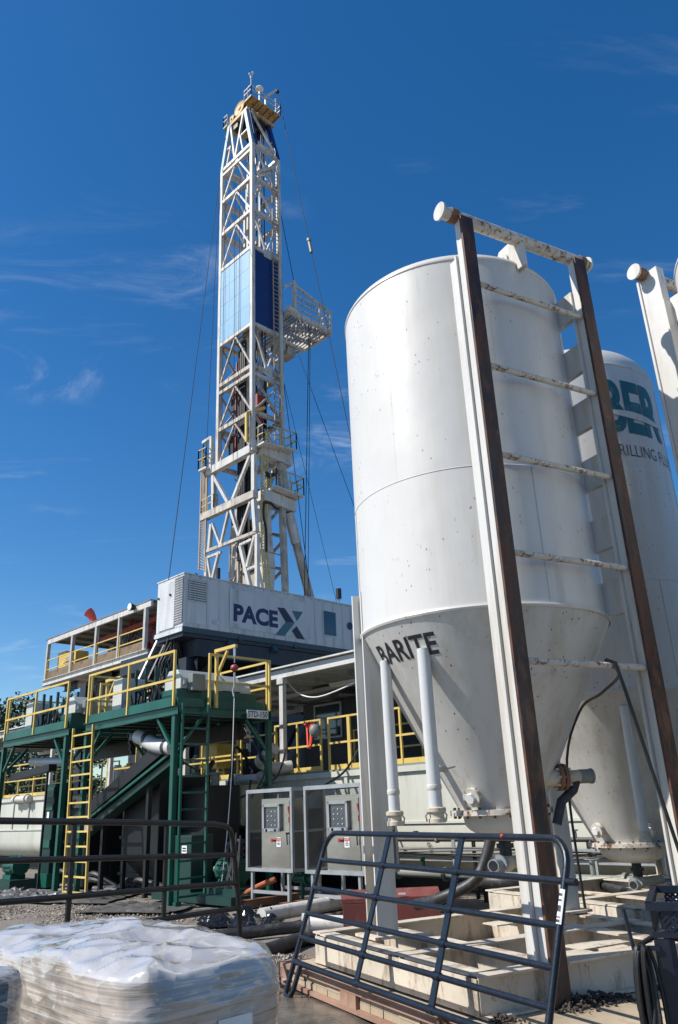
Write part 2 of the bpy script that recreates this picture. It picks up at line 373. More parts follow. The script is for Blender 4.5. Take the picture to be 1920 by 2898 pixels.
# ---------------------------------------------------------------- lettering as thin meshes
def text_polys(txt, size=1.0, off=0.0, spacing=1.0, xscale=1.0, cuts=1, shear=0.0):
    """flat lettering mesh data: (verts2d, faces), x from 0 to width, y from baseline"""
    cu = bpy.data.curves.new('lettering', 'FONT'); cu.body = txt; cu.size = size; cu.offset = off; cu.space_character = spacing; cu.shear = shear
    cu.resolution_u = 4; cu.fill_mode = 'FRONT'
    o = bpy.data.objects.new('lettering', cu); COL.objects.link(o)
    dg = bpy.context.evaluated_depsgraph_get(); me = bpy.data.meshes.new_from_object(o.evaluated_get(dg))
    bm = bmesh.new(); bm.from_mesh(me); bmesh.ops.remove_doubles(bm, verts=bm.verts, dist=1e-5)
    bmesh.ops.triangulate(bm, faces=bm.faces)
    for _ in range(cuts):
        bmesh.ops.subdivide_edges(bm, edges=[e for e in bm.edges if e.calc_length() > size * .08], cuts=1, use_grid_fill=False)
        bmesh.ops.triangulate(bm, faces=bm.faces)
    vs = [(v.co.x * xscale, v.co.y) for v in bm.verts]; fs = [tuple(v.index for v in f.verts) for f in bm.faces]
    bm.free(); bpy.data.objects.remove(o); bpy.data.meshes.remove(me); bpy.data.curves.remove(cu)
    x0 = min(v[0] for v in vs)
    return [(x - x0, y) for x, y in vs], fs
def text_w(vs): return max(v[0] for v in vs)
def letter(vs, fs, fn, name, mat, parent):
    b = B(); b._add([fn(x, y) for x, y in vs], fs); return b.build(name, mat, parent)

def silo_mat(name, col, drip=.5, spec=.5, dirt=.4, dent=.25):
    """white tank paint: faint vertical runs, rust specks with short tails, shallow dents"""
    m, nt, bs, out = mk(name); k = N(nt); co = k.co('Object')
    n1 = k.noise(k.map(co, (1, 1, .03)), 7, 5, .65); n2 = k.noise(co, .8, 4, .6); n3 = k.noise(k.map(co, (1, 1, .12), (4, 2, 1)), 3.0, 6, .7)
    c = k.mix(k.rng(n2, .3, .7), tuple(x * .93 for x in col), col)
    c = k.mix(k.math('MULTIPLY', k.rng(n3, .44, .72), dirt), c, (.36, .32, .25))
    c = k.mix(k.math('MULTIPLY', k.math('MULTIPLY', k.rng(n1, .60, .68), k.rng(n2, .40, .58)), drip), c, (.33, .23, .13))
    v = k.vor(k.map(co, (1, 1, .6)), 17, 'F1'); msk = k.rng(k.noise(co, 1.4, 3, .6), .40, .58)
    sp = k.math('MULTIPLY', k.rng(k.math('ADD', v, k.math('MULTIPLY', k.noise(co, 60, 3, .6), .16)), .19, .24, 1, 0), k.math('MULTIPLY', msk, k.rng(k.noise(co, 7, 2, .5), .44, .52)))
    c = k.mix(k.math('MULTIPLY', sp, spec), c, (.09, .05, .03))
    v2 = k.vor(k.map(co, (1, 1, .30), (3.1, 1.3, .4)), 11, 'F1'); sp2 = k.math('MULTIPLY', k.rng(k.math('ADD', v2, k.math('MULTIPLY', k.noise(co, 45, 3, .6), .12)), .10, .16, 1, 0), k.rng(k.noise(co, 5, 2, .5), .50, .56))
    c = k.mix(k.math('MULTIPLY', sp2, .55 * spec), c, (.28, .17, .09))
    n6 = k.noise(k.map(co, (1, 1, .9), (7, 7, 7)), 9, 6, .75, 1.5)
    c = k.mix(k.math('MULTIPLY', k.rng(n6, .74, .77), .5), c, (.20, .18, .15))
    k.l.new(c, bs.inputs['Base Color']); k.l.new(k.rng(n3, .3, .7, .32, .52), bs.inputs['Roughness'])
    k.l.new(k.bump(k.math('ADD', k.noise(co, 1.6, 2, .4), k.math('MULTIPLY', k.noise(co, 40, 3, .6), .02)), dent, .05), bs.inputs['Normal']); return m
M['silo'] = silo_mat('silo_white', (.615, .60, .565), .28, .7, .26)
M['silo_b'] = silo_mat('silo_white_aged', (.57, .56, .535), .4, 1.0, .35)
M['cone'] = silo_mat('cone_white_stained', (.58, .57, .535), .3, 1.0, .6, .2)
def wear_mat():
    m, nt, bs, out = mk('wear_strip_rust'); k = N(nt); co = k.co('Object')
    n1 = k.noise(k.map(co, (1, 1, .35)), 5, 8, .72, .5); n2 = k.noise(k.map(co, (3, 3, .5)), 16, 5, .7); n3 = k.noise(co, 1.1, 4, .6)
    c = k.mix(k.rng(n3, .35, .65), (.016, .010, .010), (.062, .027, .016)); c = k.mix(k.rng(n1, .46, .62), c, (.115, .048, .024)); c = k.mix(k.math('MULTIPLY', k.rng(k.noise(k.map(co, (1, 1, .3), (2, 5, 1)), 2.6, 6, .7), .52, .62), .7), c, (.19, .085, .040))
    c = k.mix(k.math('MULTIPLY', k.rng(n2, .64, .72), .55), c, (.22, .18, .15)); c = k.mix(k.rng(n1, .75, .80), c, (.38, .32, .25))
    k.l.new(c, bs.inputs['Base Color']); k.l.new(k.rng(n1, .3, .7, .35, .8), bs.inputs['Roughness']); k.l.new(k.bump(k.math('ADD', n1, n2), .35, .006), bs.inputs['Normal']); return m
M['wear'] = wear_mat()

# ================================================================ GROUND
rnd = random.Random(7)
def ground_mat():
    m, nt, bs, out = mk('ground_mud_gravel'); k = N(nt)
    g = k.n.new('ShaderNodeNewGeometry'); p = g.outputs['Position']
    n1 = k.noise(p, .55, 5, .6); n2 = k.noise(p, 3.5, 7, .7); n3 = k.noise(p, 26, 4, .7); v = k.vor(p, 34)
    c = k.mix(k.rng(n1, .35, .65), (.125, .108, .088), (.215, .185, .150))
    c = k.mix(k.rng(n2, .40, .70), c, (.10, .090, .078)); c = k.mix(k.math('MULTIPLY', k.rng(v, .05, .55), .4), c, (.27, .24, .20))
    # wet mud around the leaning gate
    q = k.map(p, (.42, .30, 0), (.05, -2.02, 0)); ln = k.n.new('ShaderNodeVectorMath'); ln.operation = 'LENGTH'; k.l.new(q, ln.inputs[0])
    wet = k.rng(k.math('ADD', ln.outputs['Value'], k.math('MULTIPLY', n2, .9)), 1.05, 1.45, 1., 0.)
    wet = k.math('MAXIMUM', wet, k.math('MULTIPLY', k.rng(n1, .57, .62), .8))
    c = k.mix(wet, c, k.mix(k.rng(n2, .35, .7), (.085, .075, .062), (.16, .145, .122)))
    k.l.new(c, bs.inputs['Base Color'])
    k.l.new(k.mix(wet, (.85, .85, .85), (.13, .13, .13)), bs.inputs['Roughness'])
    h = k.math('ADD', k.math('MULTIPLY', n3, .6), k.math('ADD', n2, k.math('MULTIPLY', v, .5)))
    b = k.n.new('ShaderNodeBump'); b.inputs['Distance'].default_value = .035; k.l.new(h, b.inputs['Height'])
    k.l.new(k.rng(wet, 0, 1, .75, .10), b.inputs['Strength']); k.l.new(b.outputs[0], bs.inputs['Normal'])
    return m
M['ground'] = ground_mat()
def axis_pts(lo, hi, near_lo, near_hi, step):
    pts = []; x = near_lo
    while x < near_hi: pts.append(x); x += step
    pts.append(near_hi); s = step; x = near_lo
    while x > lo: s *= 1.5; x = max(lo, x - s); pts.insert(0, x)
    s = step; x = near_hi
    while x < hi: s *= 1.5; x = min(hi, x + s); pts.append(x)
    return pts
gx = axis_pts(-1500, 1500, -14, 8, .16); gy = axis_pts(-400, 2500, 2, 26, .16)
b = B(); nx = len(gx)
for y in gy:
    for x in gx:
        z = .035 * mnoise.noise((x * .5, y * .5, 0)) + .02 * mnoise.noise((x * 1.9, y * 1.9, 3))
        b.v.append(V((x, y, z - .02)))
for j in range(len(gy) - 1):
    for i in range(nx - 1):
        b.f.append((j * nx + i, j * nx + i + 1, (j + 1) * nx + i + 1, (j + 1) * nx + i)); b.sm.append(True)
me = bpy.data.meshes.new('ground'); me.from_pydata([v[:] for v in b.v], [], b.f); me.polygons.foreach_set('use_smooth', b.sm); me.update()
go = bpy.data.objects.new('ground', me); COL.objects.link(go); me.materials.append(M['ground']); go['kind'] = 'structure'; go['label'] = 'grey muddy gravel yard with wet patches'

def stones_mat():
    m, nt, bs, out = mk('gravel_stone'); k = N(nt); g = k.n.new('ShaderNodeNewGeometry')
    r = g.outputs['Random Per Island']
    c = k.mix(k.rng(r, 0, 1), (.13, .11, .09), (.42, .36, .29)); c = k.mix(k.rng(k.math('FRACT', k.math('MULTIPLY', r, 37.1), 0), .8, 1.0), c, (.22, .14, .10))
    k.l.new(c, bs.inputs['Base Color']); bs.inputs['Roughness'].default_value = .85; return m
M['stone'] = stones_mat()
def stones(name, pts, smin, smax, label, mound=None):
    vs = []; fs = []
    base = [(1, 0, 0), (-1, 0, 0), (0, 1, 0), (0, -1, 0), (0, 0, 1), (0, 0, -1)]
    tri = [(4, 0, 2), (4, 2, 1), (4, 1, 3), (4, 3, 0), (5, 2, 0), (5, 1, 2), (5, 3, 1), (5, 0, 3)]
    for (x, y, z) in pts:
        s = rnd.uniform(smin, smax); a = rnd.uniform(0, 6.28); ca, sa = math.cos(a), math.sin(a); o = len(vs)
        kx, ky, kz = rnd.uniform(.6, 1.2), rnd.uniform(.5, 1), rnd.uniform(.35, .8)
        for bx, by, bz in base:
            px_, py_, pz_ = bx * s * kx + rnd.uniform(-.25, .25) * s, by * s * ky + rnd.uniform(-.25, .25) * s, bz * s * kz
            vs.append((x + px_ * ca - py_ * sa, y + px_ * sa + py_ * ca, z + pz_ + rnd.uniform(-.2, .2) * s))
        fs += [(i + o, j + o, k + o) for i, j, k in tri]
    me = bpy.data.meshes.new(name); me.from_pydata(vs, [], fs); me.update(); ob = bpy.data.objects.new(name, me); COL.objects.link(ob)
    me.materials.append(M['stone']); return tag(ob, label, 'gravel', kind='stuff')
pts = []
while len(pts) < 18000:
    x, y = rnd.uniform(-13, -1.4), rnd.uniform(6.5, 17)
    if x + y > 11.6 or (x > -2.4 and y < 9.5) or mnoise.noise((x * .6, y * .6, 8)) < -.28: continue
    pts.append((x, y, -.012))
stones('gravel', pts, .010, .034, 'loose brown gravel between the dark pipe fence and the tarpaulin')
pts = []
while len(pts) < 1800:
    t = rnd.gauss(0, .30), rnd.gauss(0, .26)
    x, y = -.70 + t[0], 9.25 + t[1] * 1.4
    if x > -.30 + (8.9 - y) * .4: continue
    pts.append((x, y, max(-.02, .10 * math.exp(-(t[0] ** 2 + t[1] ** 2) * 3.2)) + rnd.uniform(-.02, .01)))
stones('gravel_heap', pts, .012, .035, 'low heap of muddy gravel beside the cream skid')

def smooth_(pts, n=6):
    out = []; P = [V(p) for p in pts]
    for i in range(len(P) - 1):
        p0 = P[max(i - 1, 0)]; p1 = P[i]; p2 = P[i + 1]; p3 = P[min(i + 2, len(P) - 1)]
        for k in range(n):
            t = k / n; out.append(.5 * ((2 * p1) + (-p0 + p2) * t + (2 * p0 - 5 * p1 + 4 * p2 - p3) * t * t + (-p0 + 3 * p1 - 3 * p2 + p3) * t ** 3))
    out.append(P[-1]); return out
# ================================================================ SILOS
FA = 61.5
SE, SB = AZ(FA), AZ(FA - 90); SEg, SBg = SE, SB
def silo(name, label, c, R=1.296, zb=.18, zj=3.27, zt=7.14, zfl=1.50, rfl=.40, dome=.22, deep=.10, wear=True, mat='silo', conemat='cone', rungs=True, txt=None, legs=True, skid=True, turn=1):
    SE, SB = SEg * turn, SBg * turn
    c = V((c[0], c[1], 0)); t = thing(name, label, 'silo', c + V((0, 0, zb)), None)
    L = lambda u, w, z: c + SE * u + SB * w + UP * z
    nseg = 96
    b = B(); b.lathe([(R, zj), (R, (zj + zt) / 2 - .62), (R, zt)], c, nseg); sh = b.build('shell', M[mat], t)
    b = B(); b.lathe([(R + .001, zj + 1.383), (R + .005, zj + 1.39), (R + .001, zj + 1.397)], c, nseg); b.build('weld_seam', M[mat], sh)
    b = B(); b.lathe([(R + .012, zj - .028), (R + .022, zj - .008), (R + .016, zj + .012), (R, zj + .016)], c, nseg); b.build('joint_bead', M[mat], sh)
    for (az_, za, zb2) in ((160, zj, zj + 1.38), (262, zj, zj + 1.38), (120, zj + 1.40, zt)):
        p = c + AZ(az_) * (R + .003); b = B(); b.box(p + UP * ((za + zb2) / 2), AZ(az_ + 90) * .005, AZ(az_) * .0035, UP * ((zb2 - za) / 2)); b.build('vertical_seam', M[mat], sh)
    # domed head with a knuckle
    pr = [(R, zt)]
    for i in range(1, 11):
        a = i / 10 * math.pi / 2; pr.append((R * math.cos(a) ** .55 if i < 10 else .0, zt + dome * math.sin(a)))
    b = B(); b.lathe(pr, c, nseg); b.build('domed_head', M[mat], t)
    b = B(); b.lathe([(R + .002, zt - .03), (R + .010, zt - .02), (R + .010, zt), (R + .002, zt + .01)], c, nseg); b.build('head_seam', M[mat], sh)
    b = B(); b.lathe([(R, zj), (R + .012, zj - .004), (rfl + .0, zfl)], c, nseg); cn = b.build('cone', M[conemat], t)
    # flange, bolts, dished bottom
    b = B(); b.lathe([(rfl - .02, zfl + .05), (rfl, zfl + .02), (rfl + .10, zfl + .015), (rfl + .10, zfl - .035), (rfl - .03, zfl - .035)], c, 48); fl = b.build('flange', M['rung'], t)
    for i in range(20):
        a = 2 * math.pi * i / 20; p = c + V((math.cos(a) * (rfl + .06), math.sin(a) * (rfl + .06), 0))
        b = B(); b.tube(p + UP * (zfl - .06), p + UP * (zfl + .04), .013, 6); b.build('bolt', M['ruststeel'], fl)
    pr = [(rfl - .02, zfl - .03), (rfl - .03, zfl - .09)]
    for i in range(1, 7):
        a = i / 6 * math.pi / 2; pr.append(((rfl - .03) * math.cos(a), zfl - .09 - .16 * math.sin(a)))
    b = B(); b.lathe(pr, c, 48); b.build('dished_bottom', M[conemat], t)
    # discharge below the dish
    zo = zfl - .25
    b = B(); b.tube(c + UP * zo, c + UP * (zo - .16), .06, 14); b.tube(c + UP * (zo - .05), c + UP * (zo - .09), .085, 14); b.build('outlet_pipe', M['hose'], t)
    b = B(); b.ball(c + UP * (zo - .22), .085, 12, 8); b.tube(c + UP * (zo - .22) - SE * .02, c + UP * (zo - .22) + SE * .42, .055, 12)
    b.tube(c + UP * (zo - .22), c + UP * (zo - .22) - SE * .16 - SB * .10, .06, 12); b.build('outlet_tee', M['beige'], t)
    b = B(); p = c + UP * (zo - .22) - SE * .16 - SB * .10; d = (-SE * .16 - SB * .10).normalized()
    b.tube(p, p + d * .06, .085, 14); b.tube(p + d * .05, p + d * .20, .055, 14); b.build('hose_coupling', M['galv'], t)
    b = B(); b.tube(p + d * .201, p + d * .203, .045, 14); b.build('coupling_bore', M['black'], t)
    # rails on the front side, wear plates, top tube, rungs
    for s in (-1, 1):
        u = .80 * s; w0 = -1.45
        b = B()
        ztop = zt + .28
        b.box(L(u, w0 + deep / 2 + .008, (zb + ztop) / 2), SE * .062, SB * (deep / 2), UP * ((ztop - zb) / 2)); rl = b.build('rail', M['frame'], t, bevel=.008)
        b = B(); b.box(L(u, w0 + deep + .022, (zb + ztop - .5) / 2), SE * .092, SB * .012, UP * ((ztop - .5 - zb) / 2)); b.build('back_flange', M['frame'], rl)
        b = B(); b.box(L(u, w0 - .012, (zb + ztop) / 2 - .06), SE * .080, SB * .016, UP * ((ztop - zb) / 2)); b.build('wear_plate', M['wear' if wear else 'frame'], rl, bevel=.005)
        # stand-off brackets to the shell
        for i in range(6):
            z = zj + .35 + i * (zt - zj - .5) / 5.0 - .2
            if s < 0: continue
            wz = -math.sqrt(max(.01, R * R - .74 * .74))
            if wz < w0 + deep + .04: wz = w0 + deep + .09
            b = B(); b.box(L(.74 * s, (w0 + deep + .034 + wz) / 2 + .02, z), SE * .03, SB * max(.03, (wz - w0 - deep) / 2 + .03), UP * .17); b.build('standoff_bracket', M['frame'], t)
    b = B(); b.box(L(-.80, w0 + deep + .034 + .055, (zb + ztop - .5) / 2), SE * .07, SB * .054, UP * ((ztop - .5 - zb) / 2 - .01)); b.build('standoff_channel', M['frame'], t)
    zt2 = zt + .27
    b = B(); b.tube(L(-1.06, -1.37, zt2), L(1.02, -1.37, zt2), .070, 18); tb = b.build('top_tube', M['rung'], t)
    for u in (-1.06, 1.02):
        b = B(); b.tube(L(u - .012, -1.37, zt2), L(u + .012, -1.37, zt2), .098, 22); b.build('end_cap', M['frame'], tb)
    for u in (-.90, .92):
        b = B(); b.lathe([(.071, -.05), (.082, -.04), (.082, .04), (.071, .05)], L(u, -1.37, zt2), 18, axis=SE); b.build('weld_collar', M['ruststeel'], tb)
    if rungs:
        for z in (6.58, 5.61, 4.64, 3.67, 2.70):
            b = B(); b.tube(L(-.72, -1.41, z), L(.72, -1.41, z), .030, 12); b.build('rung', M['rung'], t)
    b = B(); b.poly([L(-.02, -1.44, zt - .10), L(-.02, -.92, zt - .05), L(-.02, -.92, zt + .12), L(-.02, -1.06, zt + .33), L(-.02, -1.28, zt + .33), L(-.02, -1.44, zt + .20)], SE * .035); lg = b.build('lifting_lug', M['frame'], t)
    b = B(); b.lathe([(.045, -.012), (.085, -.012), (.085, .012), (.045, .012)], L(-.035, -1.12, zt + .15), 20, axis=SE); b.build('lug_ring', M['frame'], lg)
    b = B(); b.tube(L(-.045, -1.12, zt + .15), L(-.024, -1.12, zt + .15), .044, 16); b.build('lug_hole', M['ruststeel'], lg)
    b = B(); b.poly([L(.02, -1.41, zt + .20), L(.02, -.95, zt + .1), L(.02, -.95, zt - .1), L(.02, -1.41, zt - .1)], SE * .02); b.build('lug_gusset', M['frame'], lg)
    # rear legs
    if legs:
        for u in (-1.13, 1.13):
            b = B(); b.ibeam(L(u, .51, zb + .28), L(u, .51, zj + .45), .22, .20, .022, up=SB); b.build('leg', M['frame'], t)
            b = B(); b.box(L(u, .51, zb + .292), SE * .19, SB * .19, UP * .012); b.build('base_plate', M['skid'], t)
    # skid of channels
    if skid:
        u0, u1, w0, w1 = -1.46, 1.28, -1.355, 1.25; h = .27; z = zb + h / 2
        for w in (w0, -.30, w1):
            b = B(); b.ibeam(L(u0 + .001, w, z), L(u1 - .001, w, z), .16, h, .016); b.build('skid_beam', M['skid'], t)
        for u in (u0 + .08, -.75, .62, u1 - .08):
            for (wa, wb) in ((w0 + .082, -.30 - .082), (-.30 + .082, w1 - .082)):
                b = B(); b.ibeam(L(u, wa, z - .002), L(u, wb, z - .002), .16, h - .01, .016); b.build('skid_beam', M['skid'], t)
        b = B(); b.box(L(u0 - .008, (w0 + w1) / 2, z - .01), SE * .006, SB * ((w1 - w0) / 2), UP * (h / 2 - .02)); b.build('skid_side_plate', M['skid'], t)
        for u, w in ((-.75, -1.1), (.1, .6), (-.2, -.9)):
            b = B(); b.box(L(u + .35, w, zb + h - .03), SE * .27, SB * .12, UP * .006); b.build('skid_gusset', M['skid'], t)
    # filling pipes down the cone
    def cone_z(r): return zfl + (r - rfl) / (R - rfl) * (zj - zfl)
    t['cone'] = 0
    return t, L, cone_z
def cone_hit(x, y, c, R, zj, rfl, zfl):
    d = ray(x, y); best = None
    lo, hi = 0.0, None
    for i in range(1, 4000):
        s = i * .005 / 1000; p = CAM + d * s
        if p.z > zj or p.z < zfl: continue
        r = math.hypot(p.x - c[0], p.y - c[1]); rc = rfl + (p.z - zfl) / (zj - zfl) * (R - rfl)
        if r < rc: return p
    return None
C1 = (1.475, 8.175)
s1, L1, cz1 = silo('barite_silo', 'tall white silo lettered BARITE on its cone, brown wear strips on its front rails', C1)
# lettering BARITE round the cone, at constant distance down the slope
R1, ZJ1, RF1, ZF1 = 1.308, 3.266, .40, 1.50
def cone_letter(vs, fs, name, a_left, a_right, z_base, z_top, parent, mat):
    W_ = text_w(vs); hmax = max(v[1] for v in vs)
    sl = V((R1 - RF1, ZJ1 - ZF1)).normalized(); nrm = V((sl.y, -sl.x))
    def fn(x, y):
        a = a_left + (a_right - a_left) * x / W_; z = z_base + (z_top - z_base) * y / hmax
        r = RF1 + (z - ZF1) / (ZJ1 - ZF1) * (R1 - RF1)
        return V((C1[0] + math.sin(a) * (r + nrm.x * .0035), C1[1] + math.cos(a) * (r + nrm.x * .0035), z + nrm.y * .0035))
    return letter(vs, fs, fn, name, mat, parent)
pa = cone_hit(1074, 1850, C1, R1, ZJ1, RF1, ZF1); pb = cone_hit(1232, 1798, C1, R1, ZJ1, RF1, ZF1)
ptop = cone_hit(1150, 1802, C1, R1, ZJ1, RF1, ZF1); pbot = cone_hit(1165, 1862, C1, R1, ZJ1, RF1, ZF1)
an = lambda p: math.atan2(p.x - C1[0], p.y - C1[1]) % (2 * math.pi)
vs, fs = text_polys('BARITE', 1.0, .022, 1.02, 1.0, cuts=2)
cone_letter(vs, fs, 'lettering', an(pa), an(pb), pbot.z, ptop.z, s1, M['ink'])
for (tx, ty, bx, by, r) in ((1097, 1885, 1130, 2300, .055), (1203, 1852, 1238, 2290, .062)):
    p = cone_hit(tx, ty, C1, R1, ZJ1, RF1, ZF1); n = V((p.x - C1[0], p.y - C1[1], 0)).normalized()
    top = p + n * (r * .35) + UP * .05; bz = ON(bx, by, top, 90).z
    q = V((top.x, top.y, bz))
    b = B(); b.tube(q, top, r, 16); pp = b.build('fill_pipe', M['pipewhite'], s1)
    b = B(); b.lathe([(r + .002, .16), (r + .006, .17), (r + .006, .20), (r + .002, .21)], q, 16); b.build('weld_ring', M['frame'], pp)
    b = B(); b.lathe([(r, -.02), (r + .022, -.02), (r + .022, .015), (r + .008, .02), (r + .008, .06), (r + .028, .07), (r + .028, .10), (r, .11)], q - UP * .09, 14); b.build('cam_coupling', M['beige'], pp)
    b = B(); b.tube(q - UP * .11, q - UP * .09, r * .9, 12); b.build('coupling_bore', M['black'], pp)
    for sgn in (-1, 1):
        b = B(); b.path([q + SE * (sgn * (r + .02)) - UP * .02, q + SE * (sgn * (r + .05)) - UP * .05, q + SE * (sgn * (r + .04)) - UP * .10], .007, 6); b.build('cam_lever', M['steel'], pp)
p = V((top.x, top.y, bz + .33)); b = B(); b.tube(p, p + SE * .12 - SB * .05, .022, 10); b.ball(p + SE * .10 - SB * .04, .03, 8, 6); b.tube(p + SE * .10 - SB * .04, p + SE * .18 - SB * .10 + UP * .02, .008, 6); b.build('gauge_cock', M['beige'], s1)
# hex-capped hand holes near the cone tip
def handhole(x, y, par, c=C1, R=R1, zj=ZJ1, rf=RF1, zf=ZF1):
    p = cone_hit(x, y, c, R, zj, rf, zf); n = V((p.x - c[0], p.y - c[1], -.15)).normalized()
    b = B(); b.tube(p - n * .10, p + n * .07, .075, 18); b.tube(p + n * .07, p + n * .085, .088, 18); hh = b.build('hand_hole', M['rung'], par)
    b = B(); b.tube(p + n * .085, p + n * .12, .048, 6); b.build('hex_plug', M['whiteplate'], hh)
handhole(1345, 2250, s1)
# side discharge with bolted flange, right of the front rail
p0 = L1(.26, -.45, 1.78); d = (SE * .9 - SB * .25).normalized()
b = B(); b.tube(p0 - d * .15, p0 + d * .10, .085, 16); b.tube(p0 + d * .15, p0 + d * .34, .060, 16); sdp = b.build('side_pipe', M['beige'], s1)
b = B(); b.tube(p0 + d * .08, p0 + d * .115, .125, 20); b.tube(p0 + d * .13, p0 + d * .165, .125, 20); b.build('pipe_flange', M['ruststeel'], sdp)
for i in range(8):
    a = i * math.pi / 4; ex = d.cross(UP).normalized(); q = p0 + ex * (.10 * math.cos(a)) + UP * (.10 * math.sin(a))
    b = B(); b.tube(q + d * .05, q + d * .20, .014, 6); b.build('bolt', M['beige'], sdp)
b = B(); b.tube(p0 + d * .32, p0 + d * .44, .066, 16); b.tube(p0 + d * .44, p0 + d * .46, .072, 16); b.build('hose_collar', M['greybox'], sdp)
b = B(); b.path([p0 + d * .30, p0 + d * .24 - UP * .12, p0 + d * .10 - UP * .22, p0 + d * .02 - UP * .42], .045, 10); b.build('branch_pipe', M['hose'], sdp)
b = B(); b.path([*smooth_([L1(.25, -1.41, 2.745), AY(1752, 1910, 7.75), AY(1702, 1962, 8.4), AY(1640, 2015, 9.1), AY(1605, 2190, 9.5), V((AY(1605, 2190, 9.5).x, AY(1605, 2190, 9.5).y, .22))])], .016, 8)
b.path([L1(.25, -1.41, 2.755), L1(.31, -1.46, 2.72), L1(.36, -1.48, 2.45), L1(.50, -1.51, 1.7), L1(.62, -1.53, 1.1), L1(.80, -1.57, .55)], .016, 8)
tag(b.build('air_hose', M['black']), 'thin black hose slung over the lowest visible rung of the barite silo', 'hose')

# silo to the right (only one deep rail and a strip of shell show); its rails are on the far side
s3, L3, cz3 = silo('side_silo', 'white silo whose deep bare rail ends in a round capped tube', (5.24, 7.00), deep=.26, wear=False, mat='silo_b', conemat='silo_b', zt=7.22, zfl=1.55, turn=-1)
# lettered silo behind
C2 = (3.66, 11.02)
s2, L2, cz2 = silo('teal_lettered_silo', 'white round topped silo behind with large teal lettering and DRILLING FLUIDS', C2, R=1.37, zb=.2, zj=2.80, zt=7.42, zfl=1.0, rfl=.46, dome=.55, mat='silo_b', conemat='cone', rungs=False, legs=True, skid=True)
for o in list(s2.children):
    if o.name.split('.')[0] in ('rail', 'top_tube', 'lifting_lug', 'standoff_bracket', 'standoff_channel', 'skid_gusset'):
        for q in list(o.children): bpy.data.objects.remove(q)
        bpy.data.objects.remove(o)
R2 = 1.37
def cyl_letter(vs, fs, name, a0, z0, parent, mat, c=C2, R=R2, flip=-1, lift=.008):
    fn = lambda x, y: V((c[0] + math.sin(a0 + flip * x / R) * (R + lift), c[1] + math.cos(a0 + flip * x / R) * (R + lift), z0 + y))
    return letter(vs, fs, fn, name, mat, parent)
def cyl_hit(x, y, c, R):
    d = ray(x, y); ax, ay = CAM.x - c[0], CAM.y - c[1]; A = d.x ** 2 + d.y ** 2; Bq = 2 * (d.x * ax + d.y * ay); Cq = ax * ax + ay * ay - R * R
    s = (-Bq - math.sqrt(max(0, Bq * Bq - 4 * A * Cq))) / (2 * A); return CAM + d * s
an2 = lambda p: math.atan2(p.x - C2[0], p.y - C2[1]) % (2 * math.pi)
qa = cyl_hit(1722, 1085, C2, R2); qb = cyl_hit(1760, 1245, C2, R2); hgt = qa.z - qb.z
vs, fs = text_polys('BER', hgt / .80, .04, .97, .62, cuts=2)
W_ = text_w(vs); qe = cyl_hit(1870, 1200, C2, R2)
a_l = an2(cyl_hit(1700, 1160, C2, R2)); 
cyl_letter(vs, fs, 'logo_lettering', a_l, qb.z + .16, s2, M['tealpeel'])
# white swoosh across the letters
b = B(); sv = []
nS = 24
for i in range(nS + 1):
    x = i / nS * (W_ + .1) - .05; h = .012 + .045 * math.sin(math.pi * i / nS); zc_ = qb.z + hgt * (.50 - .10 * (i / nS))
    for s in (-1, 1): sv.append(V((C2[0] + math.sin(a_l - x / R2) * (R2 + .013), C2[1] + math.cos(a_l - x / R2) * (R2 + .013), zc_ + s * h)))
b._add(sv, [(2 * i, 2 * i + 2, 2 * i + 3, 2 * i + 1) for i in range(nS)]); b.build('logo_swoosh', M['silo_b'], s2)
vs, fs = text_polys('DRILLING FLUIDS', hgt * .29, -.004, 1.0, .74, cuts=2)
cyl_letter(vs, fs, 'lettering', a_l - .02, qb.z - hgt * .27, s2, M['ink'])
for (tx, ty, bz, r) in ((1766, 2010, 1.15, .055),):
    p = cone_hit(tx, ty, C2, R2, 2.80, .46, 1.0)
    if p is None: p = V((C2[0] - .5, C2[1] - 1.0, 2.3))
    n = V((p.x - C2[0], p.y - C2[1], 0)).normalized(); top = p + n * .02 + UP * .05; q = V((top.x, top.y, bz))
    b = B(); b.tube(q, top, r, 14); pp = b.build('fill_pipe', M['pipewhite'], s2)
    b = B(); b.lathe([(r, -.02), (r + .022, -.02), (r + .022, .02), (r + .008, .03), (r + .008, .07), (r, .10)], q - UP * .06, 14); b.build('cam_coupling', M['beige'], pp)
handhole(1700, 2345, s2, C2, R2, 2.80, .46, 1.0); handhole(1828, 2345, s2, C2, R2, 2.80, .46, 1.0)

